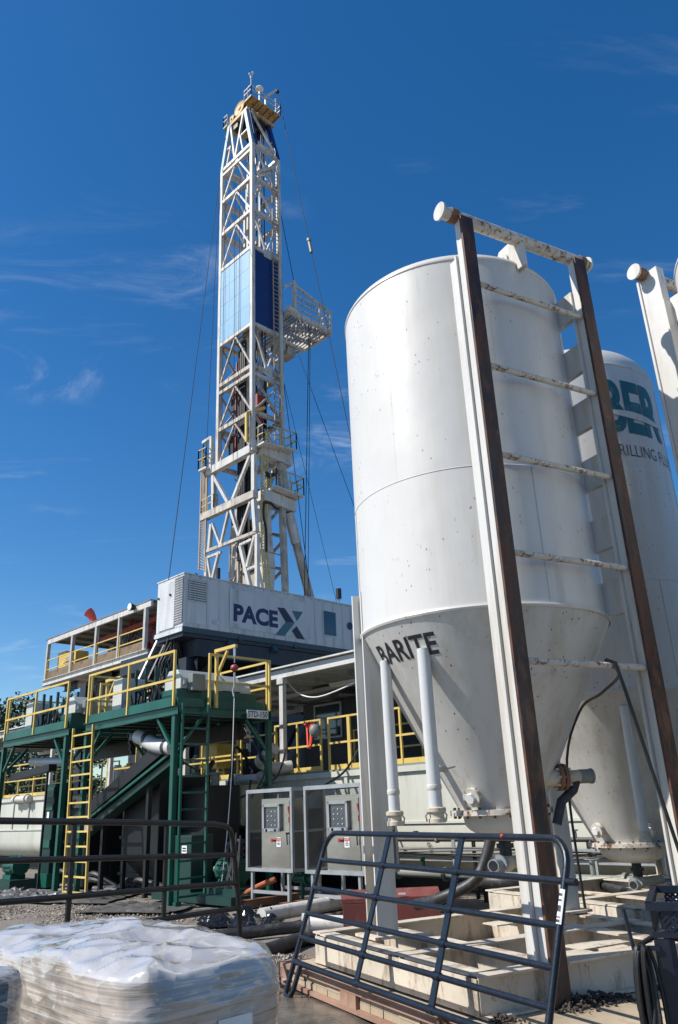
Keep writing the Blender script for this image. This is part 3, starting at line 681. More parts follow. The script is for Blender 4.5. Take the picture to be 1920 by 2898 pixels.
# ================================================================ RIG MAT UNDER THE SILOS
def Lq(u, w, z): return V((C1[0], C1[1], 0)) + SE * u + SB * w + UP * z
mat_t = thing('rig_mat', 'rusty steel framed timber rig mat carrying the silos', 'mat', Lq(.7, -.6, 0))
u0, u1, w0, w1 = -1.72, 3.6, -2.70, 1.60
for w in (w0 + .03, w1 - .03):
    b = B(); b.box(Lq((u0 + u1) / 2, w, .09), SE * ((u1 - u0) / 2), SB * .03, UP * .09); b.build('edge_frame', M['rustmat'], mat_t)
wi = [w0 + .06, -1.25, .15, w1 - .06]
for i in range(3):                          # left side: open bays of a steel frame with timber ends inside
    a, c_ = wi[i], wi[i + 1]
    for z0_, z1_ in ((.0, .035), (.14, .178)):
        b = B(); b.box(Lq(u0 + .03, (a + c_) / 2, (z0_ + z1_) / 2), SE * .03, SB * ((c_ - a) / 2), UP * ((z1_ - z0_) / 2)); b.build('edge_frame', M['rustmat'], mat_t)
    for w in (a + .07, c_ - .07):
        b = B(); b.box(Lq(u0 + .032, w, .0875), SE * .028, SB * .068, UP * .0525); b.build('edge_post', M['rustmat'], mat_t)
    n = 4; x = a + .15
    while x < c_ - .16:
        ln = min(rnd.uniform(.17, .30), c_ - .15 - x)
        if ln < .05: break
        for j in range(2):
            b = B(); b.box(Lq(u0 + .055 + rnd.uniform(-.006, .008), x + ln / 2, .062 + j * .052), SE * .02, SB * (ln / 2 - .004), UP * .0245); b.build('timber_end', M['plywood2'], mat_t)
        x += ln
npl = 20; pw = (u1 - u0 - .12) / npl
for i in range(npl):
    b = B(); b.box(Lq(u0 + .06 + pw * (i + .5), (w0 + w1) / 2, .095 + rnd.uniform(-.004, .004)), SE * (pw / 2 - .004), SB * ((w1 - w0) / 2 - .062), UP * .078); b.build('plank', M['plywood2'], mat_t)
ch = thing('chain_link', 'rusty steel chain link hanging on the edge of the rig mat', 'chain link', Lq(u0 - .04, -1.30, .02))
b = B(); cc = Lq(u0 - .03, -1.31, .06)
b.path([cc + SB * (.05 * math.cos(a)) + UP * ((.115 if math.sin(a) > 0 else -.115) + .05 * math.sin(a)) for a in [i * math.pi / 8 for i in range(16)]], .018, 8, closed=True); b.build('link', M['ruststeel'], ch)

# ================================================================ LEANING GATE
gfoot = G(835, 2825, 0); gl = rad(20); gz = SE * math.sin(gl) + UP * math.cos(gl); gx_ = -SB
Q = lambda s, h: gfoot + gx_ * s + gz * h           # s runs from the muddy foot towards the camera
gate = thing('tube_gate', 'navy tube gate leaning back over the cream silo skid', 'gate', gfoot)
r = .024
pts = [Q(-.13, .16), Q(-.145, .05), Q(-.12, .005)]
st = []
def arc(c, a0, a1, rr, n=6): return [Q(c[0] + rr * math.cos(a0 + (a1 - a0) * i / n), c[1] + rr * math.sin(a0 + (a1 - a0) * i / n)) for i in range(n + 1)]
frame = [Q(-.21, .02)] + [Q(-.20, .3), Q(-.20, .8), Q(-.20, 1.26)] + arc((-.02, 1.26), math.pi, math.pi / 2, .18) + arc((3.08, 1.26), math.pi / 2, 0, .18) + [Q(3.26, .9), Q(3.26, .4), Q(3.26, -.02)]
b = B(); b.path(frame, r, 12); b.build('frame_tube', M['gate'], gate)
b = B(); b.path([Q(-.21, .03), Q(-.20, -.005), Q(-.15, -.012), Q(-.10, -.005), Q(-.07, .05), Q(-.055, .27)], r * .95, 10); b.build('foot_loop', M['gate'], gate)
for h, e_ in ((1.18, 3.36), (.92, 3.26), (.69, 3.26), (.48, 3.26), (.27, 3.26), ):
    b = B(); b.tube(Q(-.20, h), Q(e_, h), r * (.92 if h > .3 else 1.05), 12); b.build('rail', M['gate'], gate)
for s in (1.005, 2.09):
    b = B(); b.box(Q(s, .855), gx_ * .032, gz * .585, gz.cross(gx_) * .008); b.build('upright', M['gate'], gate)
    for h in (1.18, .92, .69, .48, .27):
        b = B(); b.lathe([(r + .001, -.045), (r + .005, -.04), (r + .005, .04), (r + .001, .045)], Q(s, h), 12, axis=gx_); b.build('weld', M['gate'], gate)
nrm = gz.cross(gx_); nrm = nrm if nrm.dot(CAM - gfoot) > 0 else -nrm
b = B(); lv = [(a_, h) for h in (.93, 1.13) for a_ in (-1.1, -.4, .4, 1.1)]
lv = [Q(3.26, h) + (nrm * math.cos(a_) + gx_ * (-math.sin(a_))) * (r + .0015) for a_, h in lv]; b._add(lv, [(i, i + 1, i + 5, i + 4) for i in range(3)]); stk = b.build('sticker', M['white'], gate)
for (ha, hb) in ((.94, .955), (.965, .972), (1.0, 1.035), (1.06, 1.07), (1.09, 1.105)):
    b = B(); lv = [Q(3.26, h) + (nrm * math.cos(a_) + gx_ * (-math.sin(a_))) * (r + .003) for h in (ha, hb) for a_ in (-.5, 0, .5)]; b._add(lv, [(0, 1, 4, 3), (1, 2, 5, 4)]); b.build('sticker_print', M['ink'], stk)
b = B(); b.ball(Q(2.60, 1.44) + nrm * .022, .016, 8, 6); b.build('paint_dab', M['red'], gate)

# ================================================================ PIPE FENCE PANEL ON THE LEFT
fr = AY(662, 2400, 9.3); fl = AY(0, 2323, 6.9)
faz = math.degrees(math.atan2((fr - fl).x, (fr - fl).y)); FP = lambda x, y: ON(x, y, fr, faz)
fence = thing('pipe_fence', 'dark pipe fence panel behind the wrapped pallet', 'fence', V((FP(400, 2500).x, FP(400, 2500).y, 0)))
r = .026
end = [FP(-260, 2319), FP(0, 2323), FP(400, 2328), FP(610, 2332), FP(640, 2338), FP(653, 2350), FP(660, 2375), FP(666, 2440), FP(676, 2560)]
e3 = FP(684, 2640); end.append(V((e3.x, e3.y, .02)))
b = B(); b.path(end, r * 1.08, 12); b.build('frame_tube', M['fencep'], fence)
for (xa, ya, xb, yb) in ((-260, 2443, 663, 2419), (-260, 2576, 669, 2498), (-260, 2706, 676, 2570)):
    b = B(); b.tube(FP(xa, ya), FP(xb, yb), r, 12); b.build('rail', M['fencep'], fence)
for x in (212, 473):
    p = FP(x, 2330); q = V((p.x, p.y, .0)); b = B(); b.bar(p, q + UP * .02, .022, .045, up=AZ(faz)); b.build('upright', M['fencep'], fence)

# ================================================================ SHRINK-WRAPPED PALLETS
def wrap_mat(name, tint=(.72, .70, .68), a=.62):
    """stretch film over sacks: tan showing through, milky cap sheet, a few highlight lines put into the colour"""
    m, nt, bs, out = mk(name); k = N(nt); co = k.co('Object')
    lo = k.noise(co, 1.7, 2, .5); fold = k.noise(k.map(co, (1, 1, 1.6), rot=(.3, .5, .2)), 4.5, 1.5, .45, .35)
    ln = k.noise(k.map(co, (.45, .45, 13), rot=(.16, .12, 0)), 2.0, 2, .5, .15); pat = k.noise(co, 3.2, 3, .55)
    g = k.n.new('ShaderNodeNewGeometry'); nz = k.sepz(g.outputs['Normal']); top = k.rng(nz, .15, .75)
    side = k.mix(k.rng(pat, .38, .62), tint, tuple(min(1, x * 1.45) for x in tint))
    side = k.mix(k.math('MULTIPLY', k.rng(ln, .56, .64), .55), side, (.66, .645, .63))  # highlights on the taut film, painted as pale streaks
    c = k.mix(k.math('MULTIPLY', top, .85), side, (.45, .445, .445)); k.l.new(c, bs.inputs['Base Color'])
    k.l.new(k.rng(pat, .3, .7, .10, .24), bs.inputs['Roughness'])
    bs.inputs['Coat Weight'].default_value = 1.0; bs.inputs['Coat Roughness'].default_value = .06; bs.inputs['Specular IOR Level'].default_value = .7
    k.l.new(k.math('MINIMUM', k.math('ADD', a, k.math('MULTIPLY', top, .3)), .97), bs.inputs['Alpha'])
    h = k.math('ADD', k.math('ADD', lo, k.math('MULTIPLY', fold, .55)), k.math('MULTIPLY', k.math('MULTIPLY', ln, .30), k.math('SUBTRACT', 1.0, top)))
    cr_ = k.vor(k.map(k.mix(.06, co, k.vor(co, 3, 'F1', 1)), (1.0, 1.0, 1.7), rot=(.4, .3, .2)), 5.5, 'F1')
    h = k.math('ADD', h, k.math('MULTIPLY', cr_, .45))
    bn = k.bump(h, .8, .065); k.l.new(bn, bs.inputs['Normal']); k.l.new(bn, bs.inputs['Coat Normal'])
    return m
M['wrap'] = wrap_mat('shrink_film', (.38, .335, .29), .86)
M['wrap2'] = wrap_mat('shrink_film_thin', (.10, .105, .115), .6)
def sack_mat(name, c1, c2):
    m, nt, bs, out = mk(name); k = N(nt); co = k.co('Object')
    n = k.noise(co, 4, 5, .6); k.l.new(k.mix(k.rng(n, .3, .7), c1, c2), bs.inputs['Base Color']); bs.inputs['Roughness'].default_value = .8
    k.l.new(k.bump(k.noise(co, 9, 5, .6), .5, .02), bs.inputs['Normal']); return m
M['sack'] = sack_mat('paper_sack', (.46, .35, .25), (.60, .49, .38)); M['sackgrey'] = sack_mat('grey_sack', (.05, .055, .06), (.14, .14, .15)); M['sackpale'] = sack_mat('pale_sack', (.5, .46, .42), (.62, .58, .54))
def pillow(b, c, a, bb, d, n=5):
    """soft sack: rounded box"""
    vs = []; fs = []; idx = {}
    def pt(i, j, k):
        x, y, z = (2 * i / n - 1), (2 * j / n - 1), (2 * k / 2 - 1)
        f = 1 - .10 * abs(x) ** 6 - .0; g = 1 - .12 * abs(y) ** 6
        zz = z * (1 - .45 * max(abs(x), abs(y)) ** 4)
        return V(c) + a * (x * g) + bb * (y * f) + d * zz
    for face in range(6):
        for i in range(n):
            for j in range(n if face < 2 else 2):
                pass
    grid = {}
    def vid(i, j, k):
        if (i, j, k) not in grid: grid[(i, j, k)] = len(vs); vs.append(pt(i, j, k))
        return grid[(i, j, k)]
    for i in range(n):
        for j in range(n):
            fs.append((vid(i, j, 2), vid(i + 1, j, 2), vid(i + 1, j + 1, 2), vid(i, j + 1, 2))); fs.append((vid(i, j, 0), vid(i, j + 1, 0), vid(i + 1, j + 1, 0), vid(i + 1, j, 0)))
    for k in range(2):
        for i in range(n):
            fs.append((vid(i, 0, k), vid(i + 1, 0, k), vid(i + 1, 0, k + 1), vid(i, 0, k + 1))); fs.append((vid(i + 1, n, k), vid(i, n, k), vid(i, n, k + 1), vid(i + 1, n, k + 1)))
            fs.append((vid(0, i + 1, k), vid(0, i, k), vid(0, i, k + 1), vid(0, i + 1, k + 1))); fs.append((vid(n, i, k), vid(n, i + 1, k), vid(n, i + 1, k + 1), vid(n, i, k + 1)))
    b._add(vs, fs, True)
def pallet(name, label, c, az, la, lb, ztop, wrapm, sackm, seed, mound=.07):
    R_ = random.Random(seed); c = V((c[0], c[1], 0)); a = AZ(az); bb = AZ(az + 90)
    t = thing(name, label, 'pallet', c, 'wrapped pallets')
    for i in range(7):
        b = B(); b.box(c + a * ((i / 6 - .5) * (la - .1)) + UP * .125, a * .045, bb * (lb / 2), UP * .011); b.build('deck_board', M['plywood2'], t)
    for j in (-1, 0, 1):
        b = B(); b.box(c + bb * (j * (lb / 2 - .05)) + UP * .057, a * (la / 2), bb * .03, UP * .055); b.build('stringer', M['plywood2'], t)
    nl = 8; hs_ = (ztop - .14) / nl
    na = max(2, round(la / .42)); nb = max(2, round(lb / .5))
    for l in range(nl):
        for i in range(na):
            for j in range(nb):
                cc = c + a * ((i + .5) / na - .5) * (la - .10) + bb * ((j + .5) / nb - .5) * (lb - .10) + UP * (.14 + hs_ * (l + .5)) + a * R_.uniform(-.012, .012) + bb * R_.uniform(-.012, .012)
                b = B(); pillow(b, cc, a * ((la - .10) / na / 2 + .004), bb * ((lb - .10) / nb / 2 + .004), UP * (hs_ / 2 + .010)); b.build('sack', sackm, t)
    # film: rounded box with folds, sagging cap sheet on top
    vs = []; fs = []; nu, nv = 240, 34
    top0 = ztop + .012
    def ringpt(th, ra, rb, ex):
        cx, sx = math.cos(th), math.sin(th)
        return a * (math.copysign(abs(cx) ** ex, cx) * ra) + bb * (math.copysign(abs(sx) ** ex, sx) * rb)
    prof = []
    for i in range(50): prof.append((1.0, .05 + (top0 - .10 - .05) * i / 49))
    for i in range(1, 6): q = i / 5 * math.pi / 2; prof.append((1 - .055 * (1 - math.cos(q)), top0 - .10 + .10 * math.sin(q)))
    for i in range(1, 40): q = i / 39; prof.append(((1 - .055) * (1 - q), top0 + mound * (1 - (1 - q) ** 2)))
    for (f, z) in prof:
        for k in range(nu):
            th = 2 * math.pi * k / nu; p = ringpt(th, (la / 2 + .03) * f, (lb / 2 + .03) * f, .34 if f > .9 else .34 + (.9 - f) * .5)
            w = V((p.x * 3 + seed, p.y * 3, z * 6)); ds = mnoise.noise(w) * .018 - abs(mnoise.noise(w * 1.9)) * .016 + mnoise.noise(w * 4.7) * .003
            zz = mnoise.noise(V((p.x * 2.3 + seed, p.y * 2.3, 1.3))) * .050 + .030 - abs(mnoise.noise(V((p.x * 2.2 + p.y * 1.1, p.y * 4.1 - p.x, seed)))) * .075 - abs(mnoise.noise(V((p.x * 6 - p.y * 3, p.y * 5, seed + 4)))) * .022
            lift = max(0, min(1, (z - top0 + .12) / .12))
            vs.append(c + p * (1 + ds) + UP * (z + zz * lift))
    m = len(prof)
    for i in range(m - 1):
        for k in range(nu): fs.append((i * nu + k, i * nu + (k + 1) % nu, (i + 1) * nu + (k + 1) % nu, (i + 1) * nu + k))
    b = B(); b._add(vs, fs, True); fo = b.build('film', wrapm, t); fo.data.set_sharp_from_angle(angle=math.pi)
    return t, c, a, bb
P0 = G(375, 2770, .92); P0.z = 0; P0 = P0 + AZ(-44) * 1.05 + AZ(46) * .47
pt, pc, pa_, pb_ = pallet('wrapped_pallet', 'film wrapped pallet of tan sacks with a paper label on its side', P0, -44, 2.1, .94, .90, M['wrap'], M['sack'], 3, .075)
# paper label on its right-hand face
face = -pa_ * (2.1 / 2 + .036)
lb0 = pc + face + pb_ * .08
b = B(); b.box(lb0 + UP * .58, pb_ * .10, UP * .10, pa_ * .002); lab = b.build('paper_label', M['white'], pt)
for i, (h, w) in enumerate(((.625, .07), (.615, .065), (.575, .0), (.545, .06), (.535, .05))):
    if w: b = B(); b.box(lb0 - pa_ * .003 + UP * h, pb_ * w, UP * .0035, pa_ * .001); b.build('print_line', M['ink'], lab)
pt2, *_ = pallet('wrapped_pallet_dark', 'dark film wrapped pallet mostly cut off, beside the big tan sack pallet', G(88, 2770, .95) * 1.0 + AZ(-44) * .575 - AZ(46) * .5, -44, 1.15, 1.0, .95, M['wrap2'], M['sackgrey'], 11, .05)

# ================================================================ MESH CART WITH HOSE COIL (right edge)
kc = V((1.44, 4.25, 0)); ka, kb = AZ(112), AZ(22)        # ka to the right, kb away
K = lambda u, w, z: kc + ka * u + kb * w + UP * z
cart = thing('mesh_cart', 'navy steel mesh basket cart with black hoses hung on its corner', 'cart', K(.5, .4, 0))
def diamond(b, o, eu, ev, lu, lv, du, dv, t, depth):
    """expanded-metal sheet: crossing slanted strips; o origin, eu/ev unit axes"""
    n = eu.cross(ev).normalized() * (depth / 2)
    nu_ = int(lu / du) + int(lv / dv) + 2
    for s in (1, -1):
        for i in range(-int(lv / dv) - 2, int(lu / du) + int(lv / dv) + 3):
            x0 = i * du; slope = s * du / dv
            y0, y1 = 0.0, lv
            xa, xb = x0, x0 + slope * lv
            # clip to 0..lu
            def clipx(xa, y0, xb, y1):
                if xa == xb: return None
                pts = []
                t0, t1 = 0.0, 1.0
                dx = xb - xa
                for (p_, q_) in ((-dx, xa), (dx, lu - xa)):
                    if p_ == 0: 
                        if q_ < 0: return None
                        continue
                    r_ = q_ / p_
                    if p_ < 0: t0 = max(t0, r_)
                    else: t1 = min(t1, r_)
                if t0 >= t1: return None
                return xa + dx * t0, y0 + (y1 - y0) * t0, xa + dx * t1, y0 + (y1 - y0) * t1
            cl_ = clipx(xa, y0, xb, y1)
            if not cl_: continue
            p = o + eu * cl_[0] + ev * cl_[1]; q = o + eu * cl_[2] + ev * cl_[3]
            if (q - p).length < 1e-3: continue
            d = (q - p).normalized(); side = d.cross(n).normalized() * (t / 2)
            b._add([p - side + n * s, p + side + n * s, q + side + n * s, q - side + n * s], [(0, 1, 2, 3)])
W2, D2, Z0, Z1 = 1.1, .75, .42, 1.12
for (o, eu, lu, nm) in ((K(0, 0, Z0), ka, W2, 'f'), (K(0, 0, Z0), kb, D2, 's'), (K(0, D2, Z0), ka, W2, 'b')):
    b = B(); diamond(b, o + eu * .12 + UP * .03, eu, UP, lu - .2, Z1 - Z0 - .20, .052, .026, .010, .006); b.build('mesh_panel', M['cart'], cart, kind='stuff')
    b = B(); b.box(o + eu * (lu / 2) + UP * (Z1 - Z0 - .03), eu * (lu / 2 + .015), UP * .018, eu.cross(UP) * .016); b.build('rim', M['cart'], cart)
    b = B(); diamond(b, o + eu * .05 + UP * (Z1 - Z0 - .145), eu, UP, lu - .1, .10, .03, .025, .012, .006); b.build('rim_mesh', M['cart'], cart, kind='stuff')
    b = B(); b.box(o + eu * (lu / 2) + UP * (Z1 - Z0 - .155), eu * (lu / 2), UP * .012, eu.cross(UP) * .008); b.build('band', M['cart'], cart)
    b = B(); b.box(o + eu * .035 + UP * ((Z1 - Z0) / 2 - .09), eu * .03, UP * ((Z1 - Z0) / 2 - .08), eu.cross(UP) * .004); b.build('corner_plate', M['cart'], cart)
    b = B(); b.box(o + eu * (lu / 2) + UP * .0, eu * (lu / 2 + .01), UP * .03, eu.cross(UP) * .014); b.build('bottom_rail', M['cart'], cart)
for (u, w) in ((.02, .02), (W2 - .02, .02), (.02, D2 - .02), (W2 - .02, D2 - .02)):
    b = B(); b.bar(K(u, w, .02), K(u, w, Z0), .04, .04); b.build('leg', M['cart'], cart)
b = B(); b.box(K(W2 / 2, D2 / 2, Z0 - .02), ka * (W2 / 2 - .03), kb * (D2 / 2 - .03), UP * .006); b.build('floor_sheet', M['cart'], cart)
b = B(); b.path([K(.04, -.06, .02), K(.04, -.06, .44), K(.06, -.06, .50), K(.12, -.06, .52), K(.55, -.06, .52), K(.62, -.06, .50), K(.64, -.06, .44), K(.64, -.06, .02)], .014, 10); b.build('hoop', M['cart'], cart)
b = B(); b.bar(K(-.10, -.02, .90), K(-.12, -.02, 1.08), .014, .02); b.bar(K(-.10, -.02, .91), K(.02, -.01, .91), .02, .02); b.build('hook', M['cart'], cart)
for i in range(3):
    b = B(); pts = [K(.02 + .55 * s, .05 + .02 * i - .03 * math.sin(s * 3), .965 - .015 * i + .02 * math.sin(s * 7 + i)) for s in [j / 12 for j in range(13)]]
    b.path([K(-.06, -.03, .93)] + pts, .011, 8); tag(b.build('top_hose', M['black']), ['outermost black cable lying along the band of the mesh cart', 'middle black cable lying along the band of the mesh cart', 'innermost black cable lying along the band of the mesh cart'][i], 'cable', 'cables along the cart band')
ho = thing('hose_coil', 'bundle of black hose loops hanging on the hook of the mesh cart', 'hose', K(-.06, -.02, .3))
for i in range(11):
    R_ = random.Random(i); zt_ = .93 - R_.uniform(0, .02); ln = R_.uniform(.50, .68); wd = R_.uniform(.015, .05); du = R_.uniform(-.02, .02); dw = R_.uniform(-.03, .03) - .05
    b = B(); b.path([K(-.06 + du + wd * math.sin(a_) * (1.0 if math.cos(a_) > -.2 else .7), dw + .02 * math.sin(a_ * 2), zt_ - ln / 2 + (ln / 2) * math.cos(a_)) for a_ in [j * 2 * math.pi / 28 for j in range(28)]], .0095, 7, closed=True); b.build('loop', M['black'], ho)

# ================================================================ RED BOX, PIPES AND HOSES ON THE GROUND
rb = thing('red_chest', 'oxide red steel chest with a pitched lid behind the silo leg', 'chest', V((.45, 11.6, 0)))
b = B(); b.abox(-.18, 1.12, 11.45, 12.05, .0, .37); b.build('body', M['redbox'], rb, bevel=.006)
b = B(); b.extr([(-.30, 0), (.31, 0), (.31, .06), (.0, .14), (-.30, .06)], V((-.20, 11.75, .372)), V((1.14, 11.75, .372)), V((0, 1, 0)), UP); b.build('lid', M['redbox'], rb, bevel=.006)
b = B(); b.box((.62, 11.443, .47), (.05, 0, 0), (0, .002, 0), (0, 0, .012)); b.build('name_plate', M['whiteplate'], rb)
def ground_pipe(name, mat, pts, r, label, cat='pipe', n=12):
    b = B(); b.path(pts, r, n); o = b.build(name, M[mat]); return tag(o, label, cat)
def smooth(pts, n=6):
    out = []; P = [V(p) for p in pts]
    for i in range(len(P) - 1):
        p0 = P[max(i - 1, 0)]; p1 = P[i]; p2 = P[i + 1]; p3 = P[min(i + 2, len(P) - 1)]
        for k in range(n):
            t = k / n; out.append(.5 * ((2 * p1) + (-p0 + p2) * t + (2 * p0 - 5 * p1 + 4 * p2 - p3) * t * t + (-p0 + 3 * p1 - 3 * p2 + p3) * t ** 3))
    out.append(P[-1]); return out
ground_pipe('white_pipe', 'pvc', [G(740, 2592, .14), G(985, 2548, .14), G(1050, 2540, .14)], .105, 'long muddy white pipe lying on the ground before the cabinets')
pp = thing('pink_pipe', 'stained white pipe with a socket end below the long pipe', 'pipe', G(910, 2625, 0))
b = B(); b.tube(G(868, 2612, .12), G(1000, 2612, .12), .095, 14); b.build('pipe_body', M['pvc'], pp); b = B(); b.tube(G(856, 2613, .12), G(872, 2612, .12), .125, 14); b.build('socket', M['pipewhite'], pp)
ground_pipe('suction_hose', 'hose', smooth([G(560, 2655, .06), G(700, 2640, .07), G(800, 2628, .08), G(870, 2622, .08)]), .075, 'thick muddy black hose leading to the stained pipe', 'hose')
ground_pipe('suction_hose', 'hose', smooth([G(640, 2720, .07), G(760, 2690, .07), G(850, 2660, .07), G(930, 2650, .08), G(960, 2672, .07)]), .085, 'thick black hose curling beside the gravel heap', 'hose')
ground_pipe('big_hose', 'hose', smooth([AY(1400, 2330, 10.6), AY(1372, 2440, 10.6), AY(1335, 2500, 10.6), AY(1240, 2545, 10.8), AY(1180, 2560, 11.2)]), .07, 'thick black hose dropping from the barite silo outlet', 'hose')
ground_pipe('big_hose', 'hose', smooth([G(1240, 2560, .09), G(1310, 2512, .25), G(1380, 2495, .40), G(1470, 2505, .35), G(1560, 2530, .15)]), .09, 'thick grey hose arching over behind the silo skid', 'hose')
ground_pipe('big_hose', 'hose', smooth([G(1600, 2480, .30), G(1700, 2505, .36), G(1790, 2528, .40), G(1860, 2545, .35)]), .055, 'smooth black hose running behind the rear silo leg', 'hose')
# crumpled black plastic
def crumple(name, mat, corners, n, amp, seed, label, cat, zoff=.02, fold=.5, grp=None):
    vs = []; fs = []
    c00, c10, c11, c01 = [V(c) for c in corners]
    for j in range(n + 1):
        for i in range(n + 1):
            u, v = i / n, j / n; p = (c00 * (1 - u) + c10 * u) * (1 - v) + (c01 * (1 - u) + c11 * u) * v
            q = V((p.x * 2.2 + seed, p.y * 2.2, seed)); h = abs(mnoise.noise(q)) * 1.0 + abs(mnoise.noise(q * 2.3)) * .6 + abs(mnoise.noise(q * 5.1)) * .35
            e_ = min(1, 5 * min(u, 1 - u, v, 1 - v)); p = p + V((mnoise.noise(q * 1.7), mnoise.noise(q * 1.9 + V((5, 5, 5))), 0)) * .12
            vs.append(V((p.x, p.y, p.z + zoff + h * amp * e_)))
    for j in range(n):
        for i in range(n): a_ = j * (n + 1) + i; fs.append((a_, a_ + 1, a_ + n + 2, a_ + n + 1))
    b = B(); b._add(vs, fs, False); o = b.build(name, M[mat]); return tag(o, label, cat, grp)
crumple('plastic_bag', 'bagblack', (G(655, 2640), G(800, 2640), G(790, 2590), G(665, 2590)), 40, .26, 2.1, 'crumpled shiny black plastic heap behind the fence end', 'plastic', fold=1)
crumple('plastic_bag', 'bagblack', (G(560, 2628), G(660, 2628), G(660, 2600), G(560, 2600)), 24, .16, 5.1, 'low black plastic scrap under the fence rails', 'plastic')
crumple('tarpaulin', 'tarp', (G(-150, 2552), G(300, 2560), G(400, 2528), G(-150, 2520)), 60, .14, 9.1, 'crumpled grey tarpaulin along the foot of the green stands', 'tarpaulin')
crumple('tarpaulin', 'tarp', (G(210, 2585), G(470, 2588), G(560, 2562), G(330, 2556)), 46, .08, 4.1, 'muddy grey sheet spread below the green ladder', 'tarpaulin')

# mud clods along the foot of the barite silo skid
M['mud'] = paint('dried_mud', (.045, .036, .028), .85, .3, .6, (.10, .08, .06), scale=9, streak=1, bump=.6)
pts = []
for i in range(2600):
    u = rnd.uniform(-1.45, 1.3); a = max(0, mnoise.noise((u * 2.3, 3.3, 0)) + .15)
    if rnd.random() > a * 2.2: continue
    w = -1.445 - abs(rnd.gauss(0, .07)); pts.append((*Lq(u, w, 0).xy, .18 + max(0, .13 * a * (1 - (-1.445 - w) / .16)) * rnd.random()))
mo = stones('mud_clods', pts, .006, .024, 'dark mud clods caked along the foot of the cream skid'); mo.data.materials.clear(); mo.data.materials.append(M['mud']); mo['category'] = 'mud'

# ================================================================ MUD TANK ROW
T0 = V((-1.01, 18.0, 0)); TA, TE = AZ(-45), AZ(45)
T = lambda s, d, z: T0 + TA * s + TE * d + UP * z
def SP(x, y, d=0.0):                     # photograph pixel on the vertical plane at depth d behind the tank front -> (s, z)
    p = ON(x, y, T(0, d, 0), -45); return (p - T0).dot(TA), p.z
def DP(x, y, s=0.0):                     # pixel on the cross plane at s -> (d, z)
    p = ON(x, y, T(s, 0, 0), 45); return (p - T0).dot(TE), p.z
def post(b, s, d, z0, z1, w): b.bar(T(s, d, z0), T(s, d, z1), w, w, up=TA)
def railing(parent, P, n, top, mid, mat='yellow', w=.042, ends=True, kick=False):
    """guard rail from P[0] to P[1] (points at foot level): posts and two rails as sub-parts"""
    p, q = V(P[0]), V(P[1]); rl = thing_part('guard_rail', parent, (p + q) / 2)
    for i in range(n + 1):
        a = p.lerp(q, i / n); b = B(); b.bar(a, a + UP * top, w, w, up=(q - p)); b.build('post', M[mat], rl)
    for h in (top + w / 2 + .001, mid):
        b = B(); b.bar(p + UP * h - (q - p).normalized() * (w / 2), q + UP * h + (q - p).normalized() * (w / 2), w * .96, w * .96); b.build('rail', M[mat], rl)
    if kick:
        b = B(); b.box((p + q) / 2 + UP * .05, (q - p) / 2, UP * .05, (q - p).normalized().cross(UP) * .006); b.build('kick_plate', M[mat], rl)
    return rl
def thing_part(name, parent, loc):
    o = bpy.data.objects.new(name, None); COL.objects.link(o); o.parent = parent; WL[o.name] = V(loc); o.location = V(loc) - WL[parent.name]; o.empty_display_size = .1; return o
def tank(label, s0, s1):
    t = thing('mud_tank', label, 'tank', T((s0 + s1) / 2, 1.4, 0))
    prof = [(0, 2.26), (0, 1.22), (.0, .86)] + [(.55 - .55 * math.cos(a), .86 - .50 * math.sin(a)) for a in [i * math.pi / 16 for i in range(1, 9)]] + [(2.25, .36)] + [(2.25 + .55 * math.sin(a), .86 - .5 * math.cos(a)) for a in [i * math.pi / 16 for i in range(1, 9)]] + [(2.8, 2.26)]
    b = B(); b.extr(prof, T(s0, 0, 0), T(s1, 0, 0), TE, UP, sm=True); sh = b.build('shell', M['tank'], t)
    for z in (1.24,):
        b = B(); b.box(T((s0 + s1) / 2, -.012, z), TA * ((s1 - s0) / 2), TE * .018, UP * .022); b.build('seam_strip', M['tank'], sh)
    b = B(); b.box(T((s0 + s1) / 2, -.02, 2.22), TA * ((s1 - s0) / 2 + .01), TE * .04, UP * .055); b.build('top_flange', M['tank'], sh)
    n = max(2, int((s1 - s0) / 1.15))
    for i in range(n + 1):
        s = s0 + .08 + (s1 - s0 - .16) * i / n
        b = B(); b.box(T(s, -.02, 1.71), TA * .045, TE * .022, UP * .43); b.build('stiffener', M['tank'], sh)
    for d in (.55, 2.2):
        b = B(); b.ibeam(T(s0 + .05, d, .17), T(s1 - .05, d, .17), .2, .34, .02); b.build('skid_beam', M['blacksteel'], t)
    b = B(); b.box(T((s0 + s1) / 2, 1.4, 2.29), TA * ((s1 - s0) / 2 - .02), TE * 1.38, UP * .025); b.build('walkway_grating', M['greybox'], t)
    return t
sR = SP(768, 2230)[0]; sM0, sM1 = SP(684, 2300)[0], SP(395, 2300)[0]
tk1 = tank('cream mud tank behind the mesh cabinets and the silos', -13.5, sR)
tk2 = tank('cream mud tank behind the green ladder and chute', sM0, SP(345, 2300)[0] + 1.2)
sL0 = SP(132, 2300)[0]; tk3 = tank('cream mud tank behind the far green stand', sL0, sL0 + 9)
tk2s1 = SP(345, 2300)[0] + 1.2
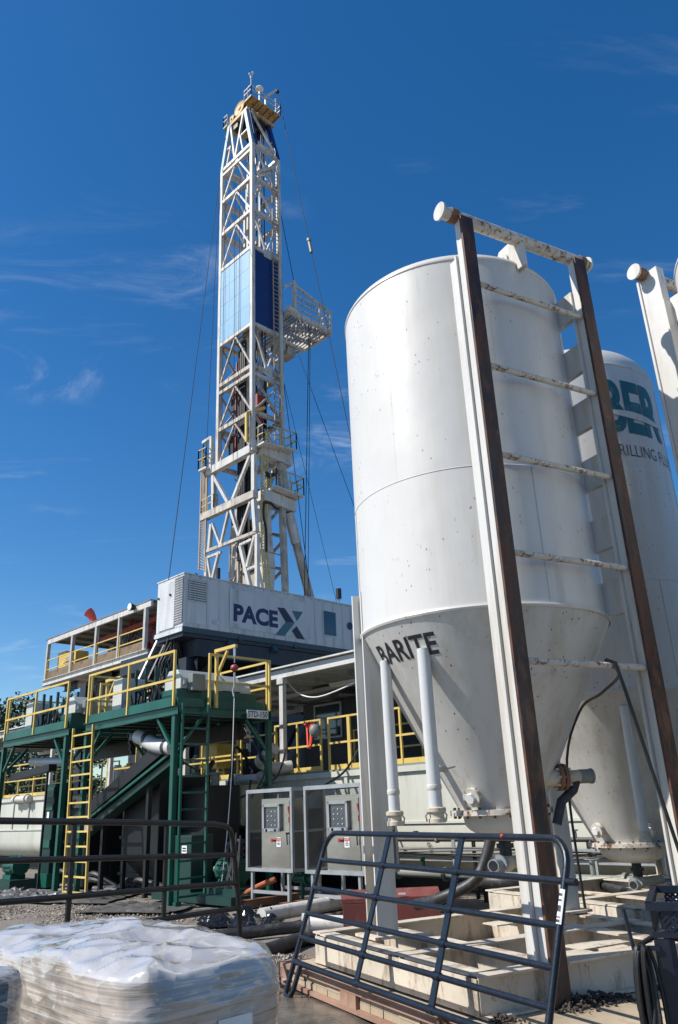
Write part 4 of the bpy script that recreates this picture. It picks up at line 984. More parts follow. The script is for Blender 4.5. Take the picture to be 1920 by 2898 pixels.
# walkway edge and handrails on the tanks
railing(tk1, (T(sR - .1, .06, 2.32), T(SP(905, 2150)[0], .06, 2.32)), 2, 1.06, .55, kick=True)
railing(tk1, (T(SP(928, 2150)[0], .06, 2.32), T(SP(984, 2150)[0], .06, 2.32)), 1, 1.06, .55, kick=True)
railing(tk1, (T(SP(988, 2150)[0], .06, 2.32), T(-7.2, .06, 2.32)), 4, 1.06, .55, kick=True)
railing(tk1, (T(sR - .1, 2.70, 2.32), T(-8, 2.70, 2.32)), 8, 1.06, .55)
railing(tk2, (T(sM0 + .1, .06, 2.32), T(tk2s1 - .1, .06, 2.32)), 4, 1.06, .55, kick=True)
railing(tk2, (T(sM0 + .1, 1.2, 2.32), T(tk2s1 - .1, 1.2, 2.32)), 4, 1.06, .55)
railing(tk3, (T(sL0 + .1, .06, 2.32), T(sL0 + 8.8, .06, 2.32)), 7, 1.06, .55, kick=True)
railing(tk3, (T(sL0 + .1, 2.6, 2.32), T(sL0 + 8.8, 2.6, 2.32)), 7, 1.06, .55)
for (x, y, lab) in ((707, 2206, 'rusty white pipe stub joining two mud tanks above the cabinets'), (62, 2262, 'flanged white pipe on the far mud tank')):
    s, z = SP(x, y, -.15); b = B(); b.tube(T(s - .65, -.15, z), T(s + .65, -.15, z), .115, 14)
    for k in (-.45, .4): b.tube(T(s + k - .03, -.15, z), T(s + k + .03, -.15, z), .16, 14)
    tag(b.build('pipe_stub', M['pvc']), lab, 'pipe')
# ---- canopy over the tanks
can = thing('canopy', 'long white roof on posts above the mud tank walkway', 'canopy', T(4, 2.5, 2.3))
cz = SP(812, 1905)[1]; cs0, cs1 = -9.0, SP(-60, 2088)[0] + 6
b = B(); b.box(T((cs0 + cs1) / 2, .0, cz), TA * ((cs1 - cs0) / 2), TE * .05, UP * .095); b.build('fascia_beam', M['canopy'], can)
b = B(); b.box(T((cs0 + cs1) / 2, 5.2, cz + .02), TA * ((cs1 - cs0) / 2), TE * .05, UP * .095); b.build('fascia_beam', M['canopy'], can)
b = B(); b.box(T((cs0 + cs1) / 2, 2.6, cz + .135), TA * ((cs1 - cs0) / 2 + .05), TE * 2.75, UP * .018); b.build('roof_sheet', M['canopy'], can)
s = cs0 + .3
while s < cs1:
    b = B(); b.chan(T(s, .055, cz + .06), T(s, 5.14, cz + .07), .05, .11, .01); b.build('purlin', M['canopy'], can); s += 1.25
b = B(); b.box(T((cs0 + cs1) / 2, 2.6, cz - .02), TA * ((cs1 - cs0) / 2), TE * .04, UP * .05); b.build('ridge_beam', M['canopy'], can)
ps = SP(803, 2150)[0]
for k in range(-2, 6):
    for d in (.0, 5.2):
        s = ps + k * 4.0
        if d == 0 and -2.2 < k < -.5 : s -= .4
        b = B(); b.bar(T(s, d, 2.32 if d == 0 else .02), T(s, d, cz - .096), .13, .11, up=TE); po = b.build('post', M['canopy'], can)
        b = B(); b.box(T(s, d - .02, cz - .17), TA * .11, TE * .07, UP * .07); b.build('head_plate', M['canopy'], po)
lmp = thing('tube_light', 'fluorescent tube light under the white canopy', 'light', T(SP(985, 1912, 1.5)[0], 1.5, cz - .2))
sl, zl_ = SP(985, 1912, 1.5); b = B(); b.box(T(sl, 1.5, cz - .16), TA * .62, TE * .06, UP * .03); b.build('housing', M['whiteplate'], lmp); b = B(); b.tube(T(sl - .6, 1.5, cz - .21), T(sl + .6, 1.5, cz - .21), .02, 8); b.build('tube', M['lampglow'], lmp)
b = B(); b.path(smooth([T(sl + .9, .3, cz - .10), T(sl + .5, .3, cz - .45), T(sl - .1, .3, cz - .62), T(sl - .9, .3, cz - .55), T(sl - 2.2, .3, cz - .3)]), .016, 6); tag(b.build('slack_cable', M['whiteplate']), 'white cable sagging under the canopy', 'cable')
# ---- dark control house under the canopy
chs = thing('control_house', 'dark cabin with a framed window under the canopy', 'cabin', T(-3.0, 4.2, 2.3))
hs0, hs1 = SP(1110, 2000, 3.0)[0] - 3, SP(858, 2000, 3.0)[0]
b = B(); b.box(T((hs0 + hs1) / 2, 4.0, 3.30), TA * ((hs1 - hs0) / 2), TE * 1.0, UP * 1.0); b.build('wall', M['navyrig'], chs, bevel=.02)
ws, wz = SP(930, 2040, 3.0); b = B()
for (a_, c_, e_, f_) in ((-.55, -.50, -.42, .42), (.50, .55, -.42, .42), (-.55, .55, .42, .47), (-.55, .55, -.47, -.42)): b.box(T(ws + (a_ + c_) / 2, 2.985, wz + (e_ + f_) / 2), TA * ((c_ - a_) / 2), TE * .02, UP * ((f_ - e_) / 2))
wf = b.build('window_frame', M['galv'], chs); b = B(); b.box(T(ws, 2.995, wz), TA * .5, TE * .004, UP * .42); b.build('window_pane', M['glassdark'], wf)
b = B(); b.box(T(ws + .1, 2.80, wz + .72), TA * .55, TE * .18, UP * .16); b.build('cooling_unit', M['greybox'], chs)
# dark block added behind the tanks (substructure side) so that the dark gaps read
back = thing('dark_backdrop', 'added dark navy block that darkens the gaps behind the canopy', 'backdrop', T(-2, 9, 0))
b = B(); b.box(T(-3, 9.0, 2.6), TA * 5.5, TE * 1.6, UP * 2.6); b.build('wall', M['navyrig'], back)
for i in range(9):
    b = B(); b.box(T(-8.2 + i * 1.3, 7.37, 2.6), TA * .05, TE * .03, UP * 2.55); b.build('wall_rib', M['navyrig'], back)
# ---- gear on the walkway
sh = thing('shale_shaker', 'yellow box shaker unit on the mud tank behind the green ladder', 'machine', T(SP(597, 2140, 1.6)[0], 1.8, 2.32))
s, z = SP(597, 2140, 1.5)
b = B(); b.box(T(s, 1.9, z), TA * .42, TE * .5, UP * .33); b.build('body', M['yellow'], sh, bevel=.02)
b = B(); b.box(T(s, 1.9, z + .42), TA * .5, TE * .6, UP * .08); b.build('deck', M['greybox'], sh)
for a_ in (-.35, .35):
    b = B(); b.bar(T(s + a_, 1.5, 2.32), T(s + a_, 1.5, z - .3), .07); b.build('leg', M['yellow'], sh)
b = B(); b.tube(T(s + .2, 1.9, z + .6), T(s - .5, 1.9, z + .72), .16, 14); b.build('motor', M['winch'], sh)
for i, (x, mt, w) in enumerate(((560, 'greybox', .3), (520, 'offwhite', .35), (640, 'yellow', .18), (452, 'offwhite', .3), (690, 'navyrig', .35), (335, 'offwhite', .32), (372, 'plywood', .4))):
    s, z = SP(x, 2150, 2.2); g = thing('tank_agitator', 'small motor unit on the tank deck, %s' % ('grey housing', 'pale housing with hoses', 'yellow upright housing', 'pale squat housing', 'dark housing', 'pale housing beside chains', 'brown boxed housing')[i], 'motor', T(s, 2.2, 2.32))
    b = B(); b.box(T(s, 2.2, 2.50), TA * w, TE * w, UP * .17); b.build('gearbox', M[mt], g, bevel=.03)
    b = B(); b.tube(T(s, 2.2, 2.67), T(s, 2.2, 3.15), w * .55, 14); b.tube(T(s, 2.2, 3.15), T(s, 2.2, 3.22), w * .4, 14); b.build('motor', M[mt], g)
    for k in range(6):
        b = B(); a_ = k * math.pi / 3; b.box(T(s + w * .58 * math.cos(a_), 2.2 + w * .58 * math.sin(a_), 2.91), TA * .012, TE * .012, UP * .22); b.build('fin', M[mt], g)
bk = thing('harness', 'red safety harness straps hung on the yellow handrail', 'harness', T(SP(885, 2070)[0], -.02, 2.9))
for i, (x0, x1, y1) in enumerate(((868, 872, 2118), (876, 884, 2112), (884, 880, 2120), (890, 884, 2105), (866, 868, 2052))):
    sa, za = SP(x0, 2042, -.03); sb, zb_ = SP(x1, y1, -.03); b = B(); b.bar(T(sa, -.03 - i * .012, za), T(sb, -.03 - i * .012, zb_), .05, .008, up=TE); b.build('strap', M['red' if i % 2 else 'orange'], bk)
s, z = SP(892, 2068, -.06); b = B(); b.ball(T(s, -.06, z), .13, 10, 8, (1, .7, 1.1)); b.build('pouch', M['greybox'], bk)
# white elbow pipe pointing at the sky in front of the tank
def elbow_pipe(name, label, pts, r, mat='pvc', par=None, bands=()):
    t = thing(name, label, 'pipe', pts[0]); b = B(); b.path(smooth(pts, 5), r, 16); b.build('pipe_body', M[mat], t)
    for (p, q) in bands: b = B(); b.tube(p, q, r * 1.06, 16); b.build('band', M['hose'], t)
    return t
s, z = SP(738, 2150, -.6); s2_, z2_ = SP(778, 2118, -.6)
elbow_pipe('elbow_pipe', 'white elbow pipe end strapped to the tank handrail', [T(s - .25, .1, z - .16), T(s - .05, -.3, z - .18), T(s + .06, -.55, z - .04), T(s - .12, -.6, z + .03), T(s2_, -.6, z2_)], .135, bands=((T(s - .12, -.6, z + .03), T(s - .22, -.6, z + .085)),))
for (xa, ya, xb, yb) in ((790, 2120, 770, 2240), (1010, 2092, 945, 2235), (640, 2010, 800, 2240)):
    sa, za = SP(xa, ya, -.3); sb, zb_ = SP(xb, yb, -1.2); b = B(); b.path(smooth([T(sa, -.1, za), T(sa * .6 + sb * .4, -.5, za * .6 + zb_ * .4), T(sa * .25 + sb * .75, -1.0, za * .25 + zb_ * .75), T(sb, -2.0, zb_ - .1)]), .022, 6)
    tag(b.build('feed_cable', M['black']), {790: 'black cable from the strapped elbow pipe to a cabinet', 1010: 'black cable from the tank handrail to the right mesh cabinet', 640: 'thick black cable from the green stand sign down to the left mesh cabinet'}[xa], 'cable')
# cable tray and conduits under the tank, seen below the silo
tr = thing('cable_tray', 'cable tray with loose cables along the tank skid behind the silos', 'cable tray', T(-6, -.3, .5))
for z in (.62, .80):
    b = B(); b.box(T(-6.5, -.25, z), TA * 5.5, TE * .012, UP * .02); b.build('tray_rail', M['galv'], tr)
for i in range(8):
    b = B(); b.box(T(-1.5 - i * 1.35, -.27, .62), TA * .035, TE * .012, UP * .33); b.build('strut', M['galv'], tr)
for i in range(5):
    b = B(); b.path(smooth([T(-1.2 - k * 1.6, -.30 - .015 * i, .70 + .025 * i + .03 * math.sin(k * 1.7 + i)) for k in range(7)], 4), .014, 6); b.build('tray_cable', M['hose'], tr)

# ================================================================ MESH CONTROL CABINETS
def cabinet(label, s0, s1):
    d0, d1, z0, z1 = -2.67, -1.92, .60, 1.90
    t = thing('control_cabinet', label, 'cabinet', T((s0 + s1) / 2, -2.3, 0), 'mesh control cabinets')
    fw = .05
    for s in (s0, s1):
        for d in (d0, d1):
            b = B(); post(b, s, d, z0, z1, fw); b.build('frame_post', M['galv'], t)
    for z in (z0 + .002, z1 - .002):
        for d in (d0, d1):
            b = B(); b.bar(T(s0 - .026, d, z), T(s1 + .026, d, z), .055, .055); b.build('frame_rail', M['galv'], t)
        for s in (s0, s1):
            b = B(); b.bar(T(s, d0 + .03, z), T(s, d1 - .03, z), .052, .052); b.build('frame_rail', M['galv'], t)
    b = B(); b.box(T((s0 + s1) / 2, (d0 + d1) / 2, z1 + .03), TA * ((s1 - s0) / 2 + .02), TE * ((d1 - d0) / 2 + .02), UP * .004); b.build('roof_sheet', M['galv'], t)
    for (o, eu, lu) in ((T(s0, d0 + .03, z0), TE, d1 - d0 - .06), (T(s1, d0 + .03, z0), TE, d1 - d0 - .06), (T(s0, d1, z0), TA, s1 - s0)):
        b = B(); diamond(b, o + UP * .03, eu, UP, lu, z1 - z0 - .06, .042, .022, .0045, .003); b.build('mesh_panel', M['meshgrey'], t, kind='stuff')
        b = B(); b.bar(o + UP * .62, o + eu * lu + UP * .62, .03, .03); b.build('mid_rail', M['galv'], t)
    b = B(); b.box(T((s0 + s1) / 2, d1 - .03, 1.10), TA * ((s1 - s0) / 2 - .03), TE * .006, UP * .47); b.build('dark_backing', M['blacksteel'], t)  # added dark sheet so the cage reads dark behind the enclosure
    # stainless enclosure
    sa, sb = s0 + .05, s0 + .05 + .82
    e0, e1 = d0 + .03, d0 + .36
    b = B(); b.box(T((sa + sb) / 2, (e0 + e1) / 2, 1.19), TA * ((sb - sa) / 2), TE * ((e1 - e0) / 2), UP * .575); en = b.build('enclosure', M['stainless'], t, bevel=.006)
    b = B(); b.box(T((sa + sb) / 2 + .0, e0 - .012, 1.18), TA * ((sb - sa) / 2 - .03), TE * .012, UP * .54); dr = b.build('door', M['stainless'], t, bevel=.004)
    hs_, hw, hz, hh = (sa + sb) / 2 + .06, .235, 1.45, .22
    b = B()
    for (x, z, a_, c_) in ((0, hh - .02, hw, .022), (0, -hh + .02, hw, .022), (hw - .022, 0, .022, hh), (-hw + .022, 0, .022, hh)): b.box(T(hs_ + x, e0 - .05, hz + z), TA * a_, TE * .028, UP * c_)
    wb = b.build('window_box', M['galv'], dr); b = B(); b.box(T(hs_, e0 - .045, hz), TA * (hw - .03), TE * .006, UP * (hh - .03)); b.build('window_pane', M['glasspanel'], wb)
    for i in range(3):
        for j in range(4):
            p = T(hs_ + .10 - i * .10, e0 - .054, hz + .10 - j * .075); b = B(); b.tube(p, p - TE * .010, .009, 8); b.build('push_button', M['whiteplate' if (i + j) % 3 else 'steel'], wb)
    for x in (-.12, .12):
        b = B(); b.box(T(hs_ + x, e0 - .085, hz - hh + .01), TA * .015, TE * .01, UP * .025); b.build('latch', M['black'], wb)
    b = B(); p = T(hs_ - .02, e0 - .03, 1.08); b.tube(p, p - TE * .05, .022, 10); b.tube(p - TE * .03, p - TE * .045, .035, 6); b.build('stop_switch', M['red'], dr)
    b = B(); b.box(T(hs_ - .155, e0 - .028, 1.05), TA * .055, TE * .003, UP * .075); pl = b.build('danger_plate', M['white'], dr)
    b = B(); b.box(T(hs_ - .155, e0 - .033, 1.095), TA * .048, TE * .002, UP * .022); b.build('danger_band', M['redprint'], pl)
    vs, fs = text_polys('DANGER', .03, 0, 1, .8, cuts=0); w_ = text_w(vs)
    letter(vs, fs, lambda x, y: T(hs_ - .155 + w_ / 2 - x, e0 - .0365, 1.087 + y), 'print', M['white'], pl)
    for zz, w in ((1.055, .026), (1.03, .040), (1.008, .034)):
        b = B(); b.box(T(hs_ - .155, e0 - .032, zz), TA * w, TE * .001, UP * .006); b.build('print_line', M['ink'], pl)
    b = B(); p = T(sa + .06, e0 - .03, 1.10); b.bar(p + UP * .10 - TE * .03, p - UP * .09 - TE * .02, .02, .02); b.tube(p + UP * .09, p + UP * .09 - TE * .04, .02, 8); b.build('door_handle', M['black'], dr)
    b = B(); b.bar(T(sa + .02, e0 - .03, 1.45), T(sa + .02, e0 - .03, 1.36), .035, .03); b.bar(T(sa + .03, e0 - .05, 1.62), T(sa - .0, e0 - .05, 1.50), .02, .02); b.build('isolator_lever', M['red'], dr)
    # stand
    for s in (s0 + .12, s1 - .12):
        for d in (d0 + .02, d1 - .04):
            b = B(); post(b, s, d, .13, z0 - .03, .05); b.build('leg', M['galv'], t)
    for z in (.25,):
        b = B(); b.bar(T(s0 + .15, d0 + .02, z), T(s1 - .15, d0 + .02, z), .04, .05); b.build('leg_brace', M['galv'], t)
        b = B(); b.bar(T(s0 + .15, d1 - .04, z), T(s1 - .15, d1 - .04, z), .04, .05); b.build('leg_brace', M['galv'], t)
    for s in (s0 + .12, s1 - .12):
        b = B(); x0, x1, w, h, k = d0 - .18, d1 + .3, .075, .12, .01
        b.extr([(-w, 0), (w, 0), (w, h), (-w, h)], T(s, x0, .005), T(s, x1, .005), TA, UP, caps=False); b.extr([(-w + k, k), (w - k, k), (w - k, h - k), (-w + k, h - k)], T(s, x0, .005), T(s, x1, .005), -TA, UP, caps=False)
        b.build('base_tube', M['ruststeel'], t)
        b = B(); b.box(T(s, x0 + .03, .065), TA * (w - k - .002), TE * .002, UP * (h / 2 - k - .002)); b.build('tube_inside', M['blacksteel'], t)
    return t
cabinet('mesh caged stainless cabinet beside the black plastic heap', -2.63, -1.40)
cabinet('mesh caged stainless cabinet half hidden by the silo leg', -4.32, -2.99)
s, z = SP(655, 2510, -2.4); b = B(); b.path(smooth([T(-1.0, -2.75, .10), T(-1.2, -2.55, .20), T(-1.4, -2.35, .32), T(-1.6, -2.2, .40)]), .05, 10); tag(b.build('orange_hose', M['orangehose']), 'orange hose lying under the left mesh cabinet', 'hose')
vv = thing('green_valve', 'green pipe valve under the left mesh cabinet', 'valve', T(-2.1, -1.9, .0))
b = B(); b.tube(T(-2.1, -2.0, .02), T(-2.1, -2.0, .75), .035, 10); b.build('riser', M['green'], vv); b = B(); b.tube(T(-1.9, -2.0, .42), T(-2.45, -2.0, .42), .075, 12); b.tube(T(-2.25, -2.0, .42), T(-2.29, -2.0, .42), .125, 14); b.build('valve_body', M['green'], vv)

# ================================================================ GREEN EQUIPMENT STANDS
def stand(label, s0, s1, sign, extra):
    d0, d1, zp = -3.49, -1.16, 3.50
    t = thing('equipment_stand', label, 'stand', T((s0 + s1) / 2, (d0 + d1) / 2, 0), 'green equipment stands')
    for s in (s0, s1):
        for d in (d0, d1):
            b = B(); b.bar(T(s, d, .03), T(s, d, zp - .12), .105, .105, up=TA); lg = b.build('leg', M['green'], t)
            b = B(); b.box(T(s, d, .015), TA * .15, TE * .15, UP * .012); b.build('foot_plate', M['green'], lg)
            # knee braces
            ss = 1 if s == s0 else -1; dd = 1 if d == d0 else -1
            b = B(); b.bar(T(s + ss * .10, d, zp - .72), T(s + ss * .62, d, zp - .14), .06, .06, up=TE); b.build('knee_brace', M['green'], lg)
            b = B(); b.bar(T(s, d + dd * .10, zp - .72), T(s, d + dd * .62, zp - .14), .06, .06, up=TA); b.build('knee_brace', M['green'], lg)
    for d in (d0, d1):
        b = B(); b.chan(T(s0 - .09, d, zp - .03), T(s1 + .09, d, zp - .03), .08, .18, .012, side=-1 if d == d0 else 1); b.build('deck_beam', M['green'], t)
        b = B(); b.box(T((s0 + s1) / 2, d, zp + .15), TA * ((s1 - s0) / 2 - .1), TE * .05, UP * .085); b.build('skid_beam', M['green'], t)
    for s in (s0, s1):
        b = B(); b.chan(T(s, d0 + .08, zp - .03), T(s, d1 - .08, zp - .03), .08, .176, .012, side=1 if s == s0 else -1); b.build('deck_beam', M['green'], t)
        b = B(); b.box(T(s + (.08 if s == s0 else -.08), (d0 + d1) / 2, zp + .15), TA * .05, TE * ((d1 - d0) / 2 - .06), UP * .083); b.build('skid_beam', M['green'], t)
    for i in range(1, 6):
        b = B(); b.bar(T(s0 + (s1 - s0) * i / 6, d0 + .09, zp - .04), T(s0 + (s1 - s0) * i / 6, d1 - .09, zp - .04), .08, .12); b.build('joist', M['greendk'], t)
    b = B(); b.box(T((s0 + s1) / 2 + .3, d1 - .12, zp - .30), TA * ((s1 - s0) / 2 - .5), TE * .08, UP * .16); b.build('drain_tray', M['blacksteel'], t)
    b = B(); b.box(T((s0 + s1) / 2, (d0 + d1) / 2, zp + .045), TA * ((s1 - s0) / 2 - .15), TE * ((d1 - d0) / 2 - .08), UP * .012); b.build('deck_plate', M['greendk'], t)
    # yellow guard rails
    zr = zp + .06
    railing(t, (T(s0 + .02, d0 - .045, zr), T(s1 - .02, d0 - .045, zr)), 2, 1.05, .52, w=.048)
    railing(t, (T(s1 + .01, d0 + .03, zr), T(s1 + .01, d1, zr)), 2, 1.05, .52, w=.045)
    railing(t, (T(s0 - .05, d0 + .75, zr), T(s0 - .05, d1, zr)), 1, 1.05, .52, w=.048)
    railing(t, (T(s0 + .1, d1 + .05, zr), T(s1 - .1, d1 + .05, zr)), 2, 1.05, .52, w=.045)
    # jib hoist
    js, jd = s0 - .05, d0 + .92
    jb = thing_part('jib', t, T(js, jd, zr))
    b = B(); b.bar(T(js, jd, zr), T(js, jd, zr + 1.12), .06, .06, up=TA); b.bar(T(js, jd - .035, zr + 1.15), T(js - .72, jd - .035, zr + 1.15), .06, .065); b.build('arm', M['yellow'], jb)
    b = B(); b.bar(T(js, jd, zr + .62), T(js - .42, jd - .03, zr + 1.10), .05, .05, up=TE); b.build('strut', M['yellow'], jb)
    hx = T(js - .66, jd - .035, -.24)
    b = B(); b.box(hx + UP * (zr + 1.27), TA * .03, TE * .012, UP * .09); b.tube(hx + UP * (zr + 1.2), hx + UP * (zr + 1.05), .012, 6); b.build('shackle', M['steel'], jb)
    b = B(); b.ball(hx + UP * (zr + .95), .085, 12, 8, (1, 1, .85)); b.build('hoist', M['winch'], jb)
    b = B(); b.path([hx + UP * (zr + .86), hx + UP * (zr + .60), hx + TA * .05 + UP * (zr + .50), hx + UP * (zr + .38)], .022, 6); b.build('hook', M['steel'], jb)
    # centrifuge across the stand
    cs_ = s0 + .62
    m = thing('centrifuge', 'pale decanter centrifuge on a green base, %s' % extra, 'machine', T(cs_, (d0 + d1) / 2, zr))
    b = B(); b.box(T(cs_, (d0 + d1) / 2 + .05, zr + .20), TA * .34, TE * 1.02, UP * .19); b.build('base', M['green'], m, bevel=.01)
    pr = [(-.30, .0), (.30, .0), (.30, .22), (.16, .40), (-.16, .40), (-.30, .22)]
    b = B(); b.extr(pr, T(cs_, d0 + .30, zr + .40), T(cs_, d0 + 1.35, zr + .40), TA, UP); b.build('bowl_cover', M['offwhite'], m, bevel=.015)
    b = B(); b.extr([(x * .9, y * .85) for x, y in pr], T(cs_, d0 + 1.36, zr + .42), T(cs_, d0 + 1.85, zr + .42), TA, UP); b.build('gear_cover', M['offwhite'], m, bevel=.015)
    b = B(); b.extr([(x * .8, y * .8 - .05) for x, y in pr], T(cs_, d0 + 1.86, zr + .40), T(cs_, d0 + 2.15, zr + .40), TA, UP); b.build('belt_cover', M['offwhite'], m, bevel=.015)
    b = B(); b.box(T(cs_ - .40, d0 + .62, zr + .52), TA * .09, TE * .16, UP * .17); b.build('terminal_box', M['greybox'], m, bevel=.012)
    for k in range(4):
        b = B(); p = T(cs_ - .31, d0 + .36 + k * .22, zr + .47); b.tube(p, p - TA * .05 + UP * .05, .02, 8); b.tube(p - TA * .04 + UP * .01, p - TA * .04 + UP * .10, .028, 8); b.build('clamp', M['galv'], m)
    # cabinet at the far end
    q = thing('switch_box', 'off white switch box, %s' % extra, 'box', T(s1 - .9, d0 + .5, zr))
    b = B(); b.box(T(s1 - .92, d0 + .45, zr + .45), TA * .20, TE * .28, UP * .44); b.build('housing', M['offwhite'], q, bevel=.01)
    b = B(); b.tube(T(s1 - .72, d0 + .30, zr + .55), T(s1 - .66, d0 + .30, zr + .55), .05, 10); b.build('switch_knob', M['black'], q)
    # cable rack with coils
    rk = thing('cable_rack', 'green post rack hung with black cable coils, %s' % extra, 'cable rack', T(s0 + 1.6, d0 + .5, zr))
    xs = [s0 + 1.15, s0 + 1.55, s0 + 1.95]
    for x in xs:
        for dd in (.22, .75):
            b = B(); b.bar(T(x, d0 + dd, zr), T(x, d0 + dd, zr + .98 + rnd.uniform(-.06, .06)), .055, .055, up=TA); b.build('rack_post', M['greendk'], rk)
    for dd in (.22, .75):
        b = B(); b.bar(T(xs[0], d0 + dd, zr + .55), T(xs[-1], d0 + dd, zr + .55), .05, .05); b.build('rack_bar', M['greendk'], rk)
    for i in range(26):
        R_ = random.Random(100 + i); cx_ = R_.uniform(xs[0] - .12, xs[-1] + .12); dd = R_.choice((.14, .30, .66, .82)) + R_.uniform(-.03, .03); hh_ = R_.uniform(.22, .36); ww = R_.uniform(.10, .22)
        b = B(); b.path([T(cx_ + ww * math.sin(a_), d0 + dd + .03 * math.cos(a_ * 2 + i), zr + .60 - hh_ + hh_ * math.cos(a_) + R_.uniform(-.01, .01)) for a_ in [j * 2 * math.pi / 18 for j in range(18)]], .016, 6, closed=True); b.build('cable_loop', M['black'], rk)
    # sign
    if sign:
        if sign == 'STD-150': (da, za), (db, zb_) = DP(700, 2020, s0 - .12), DP(760, 2020, s0 - .12)
        else: (da, za), (db, zb_) = DP(368, 2084, s0 - .12), DP(423, 2082, s0 - .12)
        zc_ = min(max(za, 3.2), 3.5); h_ = .085
        b = B(); b.box(T(s0 - .115, (da + db) / 2, zc_), TE * ((db - da) / 2), TA * .006, UP * h_); sg = b.build('sign_plate', M['whiteplate'], t)
        vs, fs = text_polys(sign, h_ * 2.0, .002, 1.0, 1.0, cuts=0); wt = text_w(vs); kx = (db - da) * .92 / wt
        letter(vs, fs, lambda x, y: T(s0 - .124, da + (db - da) * .04 + x * kx, zc_ - h_ * .68 + y), 'sign_lettering', M['ink'], sg)
    return t
st1 = stand('green equipment stand signed STD-150 with the green ladder', -.16, 3.42, 'STD-150', 'on the stand signed STD-150')
st2 = stand('green equipment stand signed STD-155 beyond the yellow ladder', 4.43, 8.02, 'STD-155', 'on the stand signed STD-155')
# hoist line to the ground
hx = T(-.87, -2.605, -.24); b = B(); b.path(smooth([hx + UP * 3.92, hx + TA * .06 + UP * 2.6, hx + TA * .18 + UP * 1.5, hx + TA * .34 + UP * .6]), .009, 6); tag(b.build('hoist_line', M['whiteplate']), 'thin white rope hanging from the red hoist of the STD-150 stand', 'rope')
# ladders
def ladder(label, PQ, mat, nr, w=.042, rung_r=.018, pads=True):
    (a0, a1), (c0, c1) = PQ
    t = thing('ladder', label, 'ladder', (V(a1) + V(c1)) / 2)
    up = (V(a0) - V(c0)).cross(V(a0) - V(a1))
    for (p, q) in ((a0, a1), (c0, c1)):
        b = B(); b.bar(q, p, w, w * 1.2, up=up); b.build('stile', M[mat], t)
        if pads: b = B(); b.box(V(q) + UP * .02, (V(c0) - V(a0)).normalized() * .06, up.normalized() * .05, UP * .03); b.build('foot', M[mat], t)
    for i in range(nr):
        f = (i + .6) / nr; b = B(); b.bar(V(a0).lerp(V(a1), f), V(c0).lerp(V(c1), f), rung_r * 2, rung_r * 2, up=up); b.build('rung', M[mat], t)
    return t
sa, sb = SP(208, 2080, -3.58)[0], SP(263, 2080, -3.58)[0]; sa2, sb2 = SP(168, 2515, -3.85)[0], SP(232, 2515, -3.85)[0]
ladder('yellow ladder between the two green stands', ((T(sa, -3.58, 3.5), T(sa2, -3.75, .03)), (T(sb, -3.58, 3.5), T(sb2, -3.75, .03))), 'yellow', 12)
ladder('green ladder on the side of the STD-150 stand', ((T(-.30, -3.42, 3.6), T(-.30, -3.42, .05)), (T(-.30, -2.82, 3.6), T(-.30, -2.82, .05))), 'green', 12)
# ---- equipment under the stands
hp = thing('cuttings_hopper', 'black steel hopper bin under the STD-150 stand', 'hopper', T(2.0, -2.0, 0))
b = B(); b.box(T(2.35, -2.05, 1.55), TA * .72, TE * .62, UP * .80); b.build('bin', M['blacksteel'], hp, bevel=.02)
b = B(); b._add([T(2.35 + x * .72, -2.05 + y * .62, .75) for x, y in ((-1, -1), (1, -1), (1, 1), (-1, 1))] + [T(2.35 + x * .3, -2.05 + y * .3, .28) for x, y in ((-1, -1), (1, -1), (1, 1), (-1, 1))], [(0, 1, 5, 4), (1, 2, 6, 5), (2, 3, 7, 6), (3, 0, 4, 7), (4, 5, 6, 7)]); b.build('bin_cone', M['blacksteel'], hp)
for x in (-.68, .68):
    for y in (-.58, .58):
        b = B(); post(b, 2.35 + x, -2.05 + y, .02, .76, .08); b.build('leg', M['blacksteel'], hp)
cvy = thing('screw_conveyor', 'black trough conveyor slanting down in front of the black hopper', 'conveyor', T(1.6, -3.0, 0))
(sa, za), (sb, zb_) = SP(505, 2092, -2.9), SP(222, 2330, -2.9)
pA, pB = T(sa, -2.9, za), T(sb, -2.9, zb_)
b = B(); b.bar(pA, pB, .36, .20, up=UP); b.build('trough', M['blacksteel'], cvy)
for k in (-.19, .19):
    b = B(); b.bar(pA + TE * k - UP * .02, pB + TE * k - UP * .02, .02, .27, up=UP); b.build('trough_side', M['blacksteel'], cvy)
b = B(); b.bar(pA - UP * .30 - TE * .2, pB - UP * .22 - TE * .2, .05, .05); b.build('edge_angle', M['green'], cvy)
b = B(); b.bar(pA - UP * .42, pB - UP * .36, .30, .14, up=UP); b.build('under_trough', M['greendk'], cvy)
for f in (.25, .7):
    q = pA.lerp(pB, f); b = B(); b.bar(V((q.x, q.y, .02)), q - UP * .3, .09, .09, up=TA); b.build('leg', M['blacksteel'], cvy)
for f in (.12, .42):
    q = pA.lerp(pB, f); b = B()
    top = V((q.x, q.y, 3.35)) + TA * .35; n = 14
    for i in range(n):
        p = q.lerp(top, i / n); p2 = q.lerp(top, (i + .9) / n); b.path([p + TE * (.018 if i % 2 else 0) + TA * (0 if i % 2 else .018), p2 + TE * (.018 if i % 2 else 0) + TA * (0 if i % 2 else .018)], .010, 5)
    b.build('chain', M['galv'], cvy)
s, z = SP(392, 2335, -2.9); s, z = SP(240, 2342, -3.2)
b = B(); b.poly([T(s - .20, -3.2, z - .07), T(s + .20, -3.2, z - .07), T(s + .11, -3.2, z + .07), T(s - .11, -3.2, z + .07)], TE * .1); tag(b.build('drip_hood', M['plywood2']), 'small tan hood at the conveyor tip beside the yellow ladder', 'hood')
